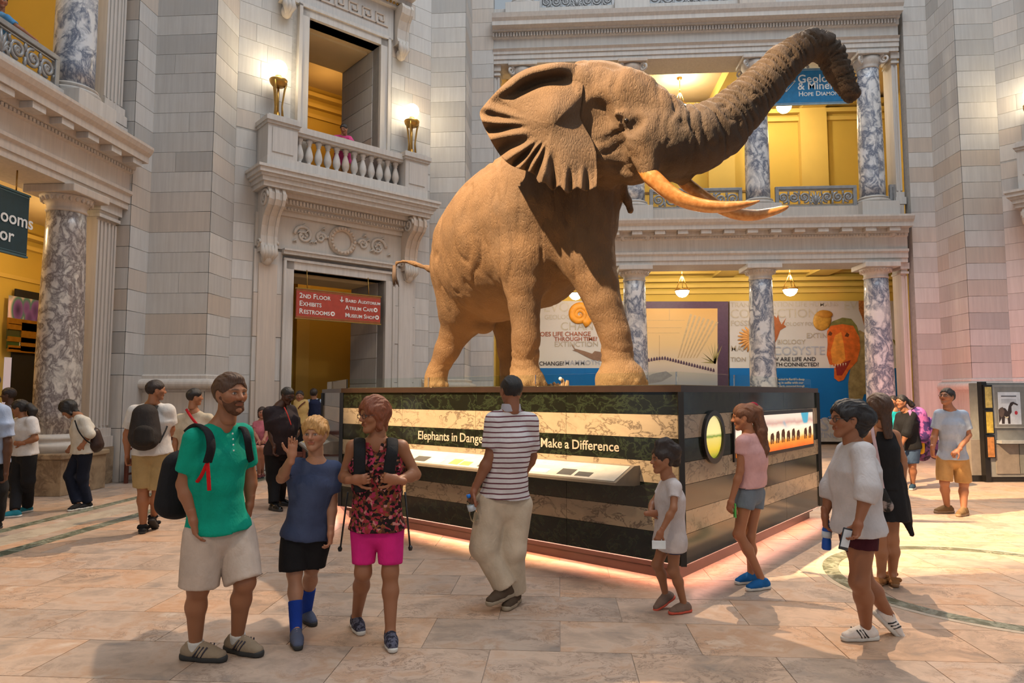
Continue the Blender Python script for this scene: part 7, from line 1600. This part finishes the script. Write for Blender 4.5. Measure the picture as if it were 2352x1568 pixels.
# --- companion in teal, mostly hidden behind the column and the woman in black
p = Person('person in a teal shirt half hidden left of the purple backpack woman', {'r': ('g', (2066, 1112), (2060, 1116)), 'l': ('g', (2078, 1112), (2074, 1116))},
    dict(hd=(2052, 922, 0.1), nk=(2056, 940, 0.1), sr=(2046, 950, 0.1), sl=(2068, 952, 0.1), er=(2044, 985, 0.1), wr=(2052, 1010, 0.0), el=(2076, 985, 0.1), wl=(2074, 1010, 0.1), hr=(2062, 1025, 0.1), hl=(2076, 1025, 0.1), kr=(2064, 1065, 0.1), kl=(2078, 1065, 0.1)),
    hs=0.2, h=1.35, build=0.9, skin=MID, head=(-60, 0, 0), detail=0)
p.hairc = (0.02, 0.012, 0.01); p.body().hair('short', None, grow=0.05); p.top(cloth((0.01, 0.36, 0.42)), 0.6, 1.1, 0.02, 0.07, name='teal_shirt'); p.bottom(black, 0.9, 0.02); p.shoes(black, white_sole, 1.0)
# --- man in the light blue T-shirt
p = Person('young man in a light blue T-shirt and khaki shorts gazing up', {'r': ('g', H(800, 778), H(735, 780)), 'l': ('g', H(893, 792), H(860, 800))},
    dict(hd=H(795, 128, 0), nk=H(815, 195, 0), sr=H(755, 222, 0.03), sl=H(885, 228, -0.03), er=H(728, 335, 0.05), wr=H(715, 420, -0.02), el=H(918, 340, -0.05), wl=H(860, 425, -0.20), hr=H(785, 470, 0.02), hl=H(872, 470, -0.02), kr=H(782, 605, -0.02), kl=H(892, 610, -0.02)),
    hs=0.232, h=1.78, build=0.98, skin=(0.40, 0.19, 0.105), head=(-62, 14, 0), detail=1)
p.hands = {'r': dict(dir=(0, 0, -1), palm=(1, 0, 0), curl=0.6), 'l': dict(dir=(-0.9, 0.2, -0.5), palm=(0, -0.5, -1), curl=0.7)}
p.hairc = (0.018, 0.011, 0.009); p.body().hair('short', None, grow=0.05).glasses(); p.top(cloth((0.33, 0.40, 0.52)), 0.72, 1.02, 0.022, 0.07, 1.1, name='light_blue_shirt'); p.bottom(cloth((0.44, 0.26, 0.10)), 0.95, 0.03, flare=1.3, name='khaki_shorts'); p.shoes(cloth((0.20, 0.12, 0.055)), plain((0.3, 0.2, 0.12), 0.7), 1.1)
# --- left group: man at the very edge
p = Person('person in a pale blue shirt cut off by the left edge', {'r': ('g', (-45, 1225), (-80, 1235)), 'l': ('g', (-8, 1215), (-40, 1225))},
    dict(hd=(-20, 880, 0), nk=(-18, 918, 0), sr=(-55, 940, 0.1), sl=(6, 945, -0.1), er=(-70, 1000, 0.1), wr=(-60, 1050, 0.1), el=(18, 1015, -0.12), wl=(14, 1085, -0.10), hr=(-40, 1060, 0.05), hl=(-12, 1060, -0.05), kr=(-30, 1120, 0), kl=(-4, 1120, 0)),
    hs=0.23, h=1.75, build=1.1, skin=BROWN, head=(-120, 0, 0), detail=0)
p.body().hair('short', None, grow=0.03); p.top(cloth((0.33, 0.40, 0.55)), 0.85, 1.02, 0.05, 0.07, 1.25, name='pale_blue_shirt'); p.bottom(black, 1.95, 0.03, name='trousers'); p.shoes(black, dark_sole, 1.0)
# --- woman in white T-shirt and black trousers
p = Person('woman in a white T-shirt and black trousers near the left edge', {'r': ('g', LZ(75, 1428), LZ(25, 1432)), 'l': ('g', LZ(140, 1402), LZ(95, 1410))},
    dict(hd=LZ(100, 872, 0), nk=LZ(125, 918, 0), sr=LZ(95, 940, 0.08), sl=LZ(162, 935, -0.08), er=LZ(80, 1020, 0.05), wr=LZ(55, 1045, -0.05), el=LZ(182, 1025, -0.1), wl=LZ(110, 1048, -0.16), hr=LZ(115, 1110, 0.05), hl=LZ(150, 1110, -0.05), kr=LZ(88, 1240, 0.02), kl=LZ(145, 1240, -0.02)),
    hs=0.225, h=1.60, build=1.05, skin=(0.32, 0.145, 0.07), head=(-80, -8, 0), detail=0)
p.hands = {'l': dict(dir=(-1, 0.1, 0), palm=(0, -1, 0.2), curl=0.5)}
p.hairc = (0.012, 0.009, 0.009); p.body().hair('short', None, tails=[[LZ(150, 855, 0) + (0.045,), LZ(170, 880, 0) + (0.05,), LZ(168, 915, 0) + (0.03,)]], grow=0.06); p.top(cloth((0.60, 0.57, 0.56)), 0.75, 0.98, 0.025, 0.07, 1.15, name='white_shirt'); p.bottom(black, 1.95, 0.022, name='black_trousers', rise=0.05); p.shoes(cloth((0.02, 0.2, 0.26)), white_sole, 1.05)
# --- person in olive behind her
p = Person('person in an olive shirt behind the left edge group', {'r': ('g', (-6, 1140), (-16, 1146)), 'l': ('g', (30, 1140), (20, 1146))},
    dict(hd=(18, 908, 0), nk=(20, 932, 0), sr=(2, 945, 0.05), sl=(42, 948, -0.05), er=(-6, 990, 0), wr=(-2, 1025, 0), el=(50, 995, 0), wl=(46, 1030, 0), hr=(12, 1030, 0), hl=(34, 1030, 0), kr=(10, 1085, 0), kl=(32, 1085, 0)),
    hs=0.225, h=1.65, build=1.0, skin=BROWN, head=(-70, 0, 0), detail=0)
p.hairc = (0.02, 0.01, 0.008); p.body().hair('short', None, grow=0.05); p.top(cloth((0.16, 0.12, 0.03)), 0.8, 1.1, 0.03, 0.07, name='olive_shirt'); p.bottom(black, 1.95, 0.02, name='trousers'); p.shoes(black, dark_sole, 1.0)
# --- woman with bobbed hair looking down
p = Person('woman with a black bob bending her head, white top and dark jeans', {'r': ('g', LZ(398, 1390), LZ(343, 1402)), 'l': ('g', LZ(450, 1382), LZ(408, 1390))},
    dict(hd=LZ(352, 875, 0), nk=LZ(405, 900, 0), sr=LZ(395, 938, 0.12), sl=LZ(438, 935, -0.12), er=LZ(405, 1010, 0.1), wr=LZ(370, 1060, 0.05), el=LZ(462, 1000, -0.16), wl=LZ(428, 1052, -0.18), hr=LZ(415, 1095, 0.06), hl=LZ(440, 1095, -0.06), kr=LZ(358, 1215, 0.0), kl=LZ(425, 1225, -0.02), wa=LZ(425, 1010, 0)),
    hs=0.23, h=1.58, build=1.0, skin=(0.36, 0.17, 0.09), head=(-78, -38, 0), detail=0)
p.hands = {'l': dict(dir=(-0.6, 0.1, -0.7), palm=(0, -1, 0.2), curl=0.4)}
p.hairc = (0.010, 0.008, 0.008); p.body().hair('bob', None, grow=0.10, fringe=0.02); p.top(cloth((0.58, 0.54, 0.47)), 1.3, 1.02, 0.04, 0.07, 1.2, name='white_top'); p.bottom(cloth((0.010, 0.014, 0.030)), 1.95, 0.022, name='dark_jeans', rise=0.03); p.shoes(black, white_sole, 1.05)
bg = empty('shoulder_bag', tuple(at(*LZ(485, 1030)[:2], p.T)), 'dark brown shoulder bag on the woman with the black bob', 'bag'); O = np.array(bg.location); q = lambda x, y, d: at(*LZ(x, y)[:2], p.T + d)
blob_object('bag', [(q(480, 1000, -0.02), q(490, 1055, -0.02), 0.10, 0.12, (TOCAM, 0.9))], cloth((0.035, 0.018, 0.014), rough=0.4), bg, O, 0.014); strap('strap', [q(385, 930, -0.2), q(405, 985, -0.24), q(440, 1030, -0.23), q(470, 1050, -0.15)], 0.012, 0.006, black, bg, O)
# --- man with the dark backpack
p = Person('man in a white shirt and khaki shorts seen from behind, walking right', {'l': ('g', LZ(735, 1508), LZ(748, 1490)), 'r': ('a', LZ(790, 1430, 0.15), LZ(800, 1452, 0.25))},
    dict(hd=LZ(805, 778, 0), nk=LZ(785, 835, 0), sl=LZ(695, 885, -0.02), sr=LZ(862, 882, 0.05), el=LZ(655, 1000, -0.02), wl=LZ(655, 1110, -0.05), er=LZ(880, 975, 0.10), wr=LZ(850, 1040, 0.25), hl=LZ(735, 1100, 0), hr=LZ(832, 1100, 0.05), kl=LZ(738, 1275, 0), kr=LZ(815, 1290, 0.02)),
    hs=0.235, h=1.78, build=1.12, skin=(0.38, 0.17, 0.085), head=(128, 0, 0), detail=1)
p.hands = {'l': dict(dir=(0.05, 0, -1), palm=(1, 0, 0), curl=0.6)}
p.hairc = (0.018, 0.010, 0.008); p.stubble = 0.5; p.body().hair('short', None, grow=0.04); p.top(cloth((0.60, 0.57, 0.54)), 0.75, 1.0, 0.03, 0.07, 1.15, name='white_shirt'); p.bottom(cloth((0.36, 0.25, 0.11)), 0.98, 0.035, flare=1.3, name='khaki_shorts'); p.shoes(black, dark_sole, 1.08, open_=True)
bp = empty('backpack', tuple(at(*LZ(740, 970)[:2], p.T - 0.2)), 'dark grey backpack on the man in the white shirt', 'backpack'); O = np.array(bp.location); q = lambda x, y, d: at(*LZ(x, y)[:2], p.T + d)
blob_object('pack', [(q(748, 900, -0.18), q(745, 1010, -0.22), 0.13, 0.165, (p.lat()[0], 1.08)), (q(742, 1010, -0.30), q(742, 1040, -0.30), 0.10, 0.11, (p.lat()[0], 1.4))], cloth((0.028, 0.022, 0.020)), bp, O, 0.014); blob_object('front_pocket', [(q(740, 985, -0.38), q(740, 1035, -0.39), 0.07, 0.08, (p.lat()[0], 1.5))], cloth((0.02, 0.016, 0.014)), bp, O, 0.012)
for x in (712, 800): strap('shoulder_strap', [q(x + (8 if x < 750 else -8), 880, -0.16), q(x, 862, -0.11), q(x + 4, 856, 0.0)], 0.03, 0.012, black, bp, O, (1, 0, 0))
strap('side_strap', [q(820, 1045, -0.2), q(850, 985, -0.1), q(868, 940, 0.05)], 0.012, 0.006, black, bp, O)
# --- beige T-shirt with red strap
p = Person('person in a beige T-shirt with a red strap behind the green shirt', {'l': ('g', (425, 1175), (432, 1168)), 'r': ('g', (462, 1172), (470, 1166))},
    dict(hd=LZ(1005, 812, 0), nk=LZ(1000, 880, 0), sl=LZ(928, 925, -0.02), sr=LZ(1072, 920, 0.05), el=LZ(905, 1030, 0), wl=LZ(900, 1110, -0.05), er=LZ(1100, 1020, 0.1), wr=LZ(1090, 1100, 0.1), hl=LZ(955, 1130, 0), hr=LZ(1040, 1130, 0.03), kl=LZ(955, 1270, 0), kr=LZ(1040, 1270, 0)),
    hs=0.23, h=1.70, build=1.05, skin=(0.40, 0.19, 0.10), head=(125, 0, 0), detail=0)
p.hairc = (0.014, 0.010, 0.009); p.body().hair('short', None, grow=0.05); p.top(cloth((0.50, 0.42, 0.31)), 0.85, 1.1, 0.035, 0.07, 1.2, name='beige_shirt'); p.bottom(cloth((0.3, 0.22, 0.13)), 0.95, 0.03); p.shoes(black, dark_sole, 1.0)
q = lambda x, y, d: at(*LZ(x, y)[:2], p.T + d); bg = empty('sling_bag', tuple(q(1050, 1060, -0.2)), 'red sling strap with pouch on the beige T-shirt', 'bag'); O = np.array(bg.location)
strap('red_strap', [q(958, 872, -0.10), q(985, 915, -0.17), q(1020, 960, -0.20), q(1055, 1020, -0.18)], 0.018, 0.006, cloth((0.45, 0.015, 0.02)), bg, O, (1, 0, 0)); blob_object('pouch', [(q(1055, 1030, -0.15), q(1060, 1075, -0.15), 0.06, 0.07)], cloth((0.25, 0.02, 0.02)), bg, O, 0.014)
# --- man in dark clothes with lanyard
p = Person('heavy man in dark clothes with a red lanyard looking down', {'r': ('g', Cz(420, 1480), Cz(470, 1490)), 'l': ('g', Cz(490, 1425), Cz(530, 1428))},
    dict(hd=Cz(572, 235, 0), nk=Cz(490, 320, 0), sr=Cz(375, 420, -0.12), sl=Cz(600, 400, 0.12), er=Cz(400, 640, -0.15), wr=Cz(430, 790, -0.22), el=Cz(665, 620, 0.15), wl=Cz(650, 700, 0.0), hr=Cz(420, 830, -0.07), hl=Cz(560, 820, 0.08), kr=Cz(425, 1130, -0.05), kl=Cz(500, 1120, 0.06), wa=Cz(530, 620, -0.05)),
    hs=0.245, h=1.82, build=1.28, skin=(0.075, 0.030, 0.016), head=(62, -22, 0), detail=1)
p.hands = {'r': dict(dir=(0.0, 0.1, -1), palm=(0.8, 0, 0), curl=0.5), 'l': dict(dir=(0.2, 0.8, 0.6), palm=(-1, 0, 0), curl=0.6)}
p.hairc = (0.007, 0.006, 0.006); p.body().hair('short', None, grow=0.015).glasses(); p.top(cloth((0.022, 0.014, 0.016)), 0.85, 1.08, 0.035, 0.07, 1.15, name='dark_shirt'); p.bottom(cloth((0.006, 0.006, 0.007)), 1.96, 0.02, name='black_trousers'); p.shoes(plain((0.008, 0.008, 0.009), 0.12), dark_sole, 1.08)
q = lambda x, y, d: at(*Cz(x, y)[:2], p.T + d); strap('lanyard', [q(535, 355, -0.14), q(570, 430, -0.20), q(612, 550, -0.26)], 0.008, 0.003, cloth((0.45, 0.04, 0.03)), p.root, p.O, (1, 0, 0))
# --- two visitors in the doorway
p = Person('visitor in a yellow shirt with a bag strap near the doorway', {'r': ('g', (682, 1085), (680, 1092)), 'l': ('g', (702, 1085), (704, 1092))},
    dict(hd=Cz(705, 240, 0), nk=Cz(712, 285, 0), sr=Cz(668, 305, 0), sl=Cz(765, 305, 0), er=Cz(660, 400, 0), wr=Cz(672, 480, -0.05), el=Cz(775, 400, 0), wl=Cz(765, 480, -0.05), hr=Cz(690, 520, 0), hl=Cz(745, 520, 0), kr=Cz(690, 800, 0), kl=Cz(745, 800, 0)),
    hs=0.23, h=1.75, build=1.0, skin=MID, head=(10, 0, 0), detail=0)
p.hairc = (0.02, 0.012, 0.01); p.body().hair('short', None, grow=0.04); p.top(cloth((0.55, 0.36, 0.13)), 0.8, 1.1, 0.02, 0.07, name='yellow_shirt'); p.bottom(black, 1.95, 0.02, name='trousers'); p.shoes(black, dark_sole, 1.0)
q = lambda x, y, d: at(*Cz(x, y)[:2], p.T + d); strap('bag_strap', [q(765, 295, -0.08), q(710, 340, -0.15), q(675, 390, -0.12)], 0.014, 0.005, cloth((0.12, 0.03, 0.02)), p.root, p.O, (1, 0, 0))
p = Person('visitor with a navy backpack walking into the doorway', {'l': ('g', (715, 1075), (716, 1068)), 'r': ('g', (738, 1075), (739, 1068))},
    dict(hd=Cz(858, 212, 0), nk=Cz(865, 262, 0), sl=Cz(805, 300, 0), sr=Cz(925, 300, 0), el=Cz(785, 390, 0), wl=Cz(782, 470, 0), er=Cz(945, 390, 0), wr=Cz(940, 470, 0), hl=Cz(840, 520, 0), hr=Cz(900, 520, 0), kl=Cz(840, 800, 0), kr=Cz(900, 800, 0)),
    hs=0.23, h=1.75, build=1.0, skin=MID, head=(190, 0, 0), detail=0)
p.hairc = (0.03, 0.018, 0.012); p.body().hair('short', None, grow=0.04); p.top(cloth((0.42, 0.48, 0.58)), 0.8, 1.1, 0.02, 0.07, name='pale_shirt'); p.bottom(black, 1.95, 0.02, name='trousers'); p.shoes(black, dark_sole, 1.0)
q = lambda x, y, d: at(*Cz(x, y)[:2], p.T + d); bp = empty('backpack', tuple(q(870, 370, -0.2)), 'navy backpack near the doorway', 'backpack'); O = np.array(bp.location); blob_object('pack', [(q(870, 330, -0.2), q(872, 440, -0.22), 0.13, 0.15, (p.lat()[0], 1.05))], cloth((0.012, 0.016, 0.045)), bp, O, 0.016)
for x in (830, 910): strap('shoulder_strap', [q(x, 320, -0.16), q(x, 275, -0.1), q(x + 4, 268, 0.0)], 0.03, 0.012, black, bp, O, (1, 0, 0))
# --- seated visitor on the bench
p = Person('seated visitor in pink on the bench behind the green shirt', {'r': ('g', Cz(262, 1130), Cz(262, 1150)), 'l': ('g', Cz(292, 1122), Cz(296, 1145))},
    dict(hd=Cz(295, 420, 0.1), nk=Cz(290, 500, 0.1), sr=Cz(225, 540, 0.1), sl=Cz(340, 540, 0.1), er=Cz(215, 650, 0.0), wr=Cz(260, 720, -0.2), el=Cz(345, 640, 0.0), wl=Cz(320, 700, -0.2), hr=Cz(245, 810, 0.15), hl=Cz(310, 810, 0.15), kr=Cz(240, 800, -0.3), kl=Cz(300, 800, -0.3)),
    hs=0.225, h=1.65, build=1.0, skin=(0.46, 0.22, 0.15), head=(20, 0, 0), detail=0)
p.hairc = (0.05, 0.025, 0.015); p.body().hair('bob', None, grow=0.05); p.top(cloth((0.55, 0.16, 0.20)), 0.4, 1.05, 0.025, 0.07, name='pink_top'); p.bottom(cloth((0.02, 0.02, 0.05)), 0.9, 0.02, name='navy_shorts'); p.shoes(cloth((0.12, 0.03, 0.03)), dark_sole, 1.0, open_=True)
# --- leaning visitors on the balconies
p = Person('visitor in pink leaning on the balcony balustrade', {}, dict(hd=(790, 297, 0), nk=(787, 312, 0.1), sr=(770, 316, 0.1), sl=(803, 318, 0.1), er=(764, 326, -0.1), wr=(784, 320, -0.25), el=(812, 330, -0.1), wl=(794, 321, -0.25), hr=(776, 368, 0.45), hl=(797, 372, 0.45), kr=(778, 405, 0.4), kl=(798, 409, 0.4)),
    hs=0.23, h=1.72, build=1.0, skin=(0.40, 0.18, 0.10), head=(-5, -25, 0), detail=0, T=float(depth(FD.p(-0.1, -0.12, 7.7))))
for k in 'lr':
    a = p.J['k' + k] * (1, 1, 0) + ZUP * 6.91; p.feet[k] = [a, p.fv(), ZUP]; p.J['a' + k] = a + ZUP * 0.085
p.root.location = (float(p.J['hl'][0]), float(p.J['hl'][1]), 6.91); p.O = np.array(p.root.location)
p.hairc = (0.018, 0.010, 0.009); p.body().hair('short', None, grow=0.05); p.top(cloth((0.66, 0.07, 0.24)), 0.75, 1.1, 0.03, 0.07, name='pink_shirt'); p.bottom(cloth((0.3, 0.12, 0.03)), 0.95, 0.03); p.shoes(black, dark_sole, 1.0)
p = Person('visitor in a bright blue shirt leaning on the upper left railing', {}, dict(hd=(4, 2, 0), nk=(-2, 28, 0.05), sr=(-28, 34, 0.15), sl=(16, 42, -0.05), er=(-30, 70, 0), wr=(-4, 84, -0.1), el=(40, 62, -0.05), wl=(76, 88, 0.18), hr=(-30, 110, 0.3), hl=(-2, 116, 0.2), kr=(-26, 170, 0.3), kl=(2, 176, 0.2)),
    hs=0.23, h=1.72, build=1.0, skin=(0.42, 0.19, 0.11), head=(40, -15, 0), detail=0, T=float(depth(FL.p(9.2, -0.25, 8.0))))
for k in 'lr':
    a = p.J['k' + k] * (1, 1, 0) + ZUP * 6.46; p.feet[k] = [a, p.fv(), ZUP]; p.J['a' + k] = a + ZUP * 0.085
p.root.location = (float(p.J['hl'][0]), float(p.J['hl'][1]), 6.46); p.O = np.array(p.root.location)
p.hands = {'l': dict(dir=(0.8, 0.1, -0.5), palm=(-0.3, 0, -1), curl=0.6)}
p.hairc = (0.02, 0.012, 0.01); p.body().hair('short', None, grow=0.04); p.top(cloth((0.10, 0.30, 0.55)), 0.8, 1.1, 0.03, 0.07, name='blue_shirt'); p.bottom(black, 1.95, 0.02, name='trousers'); p.shoes(black, dark_sole, 1.0)
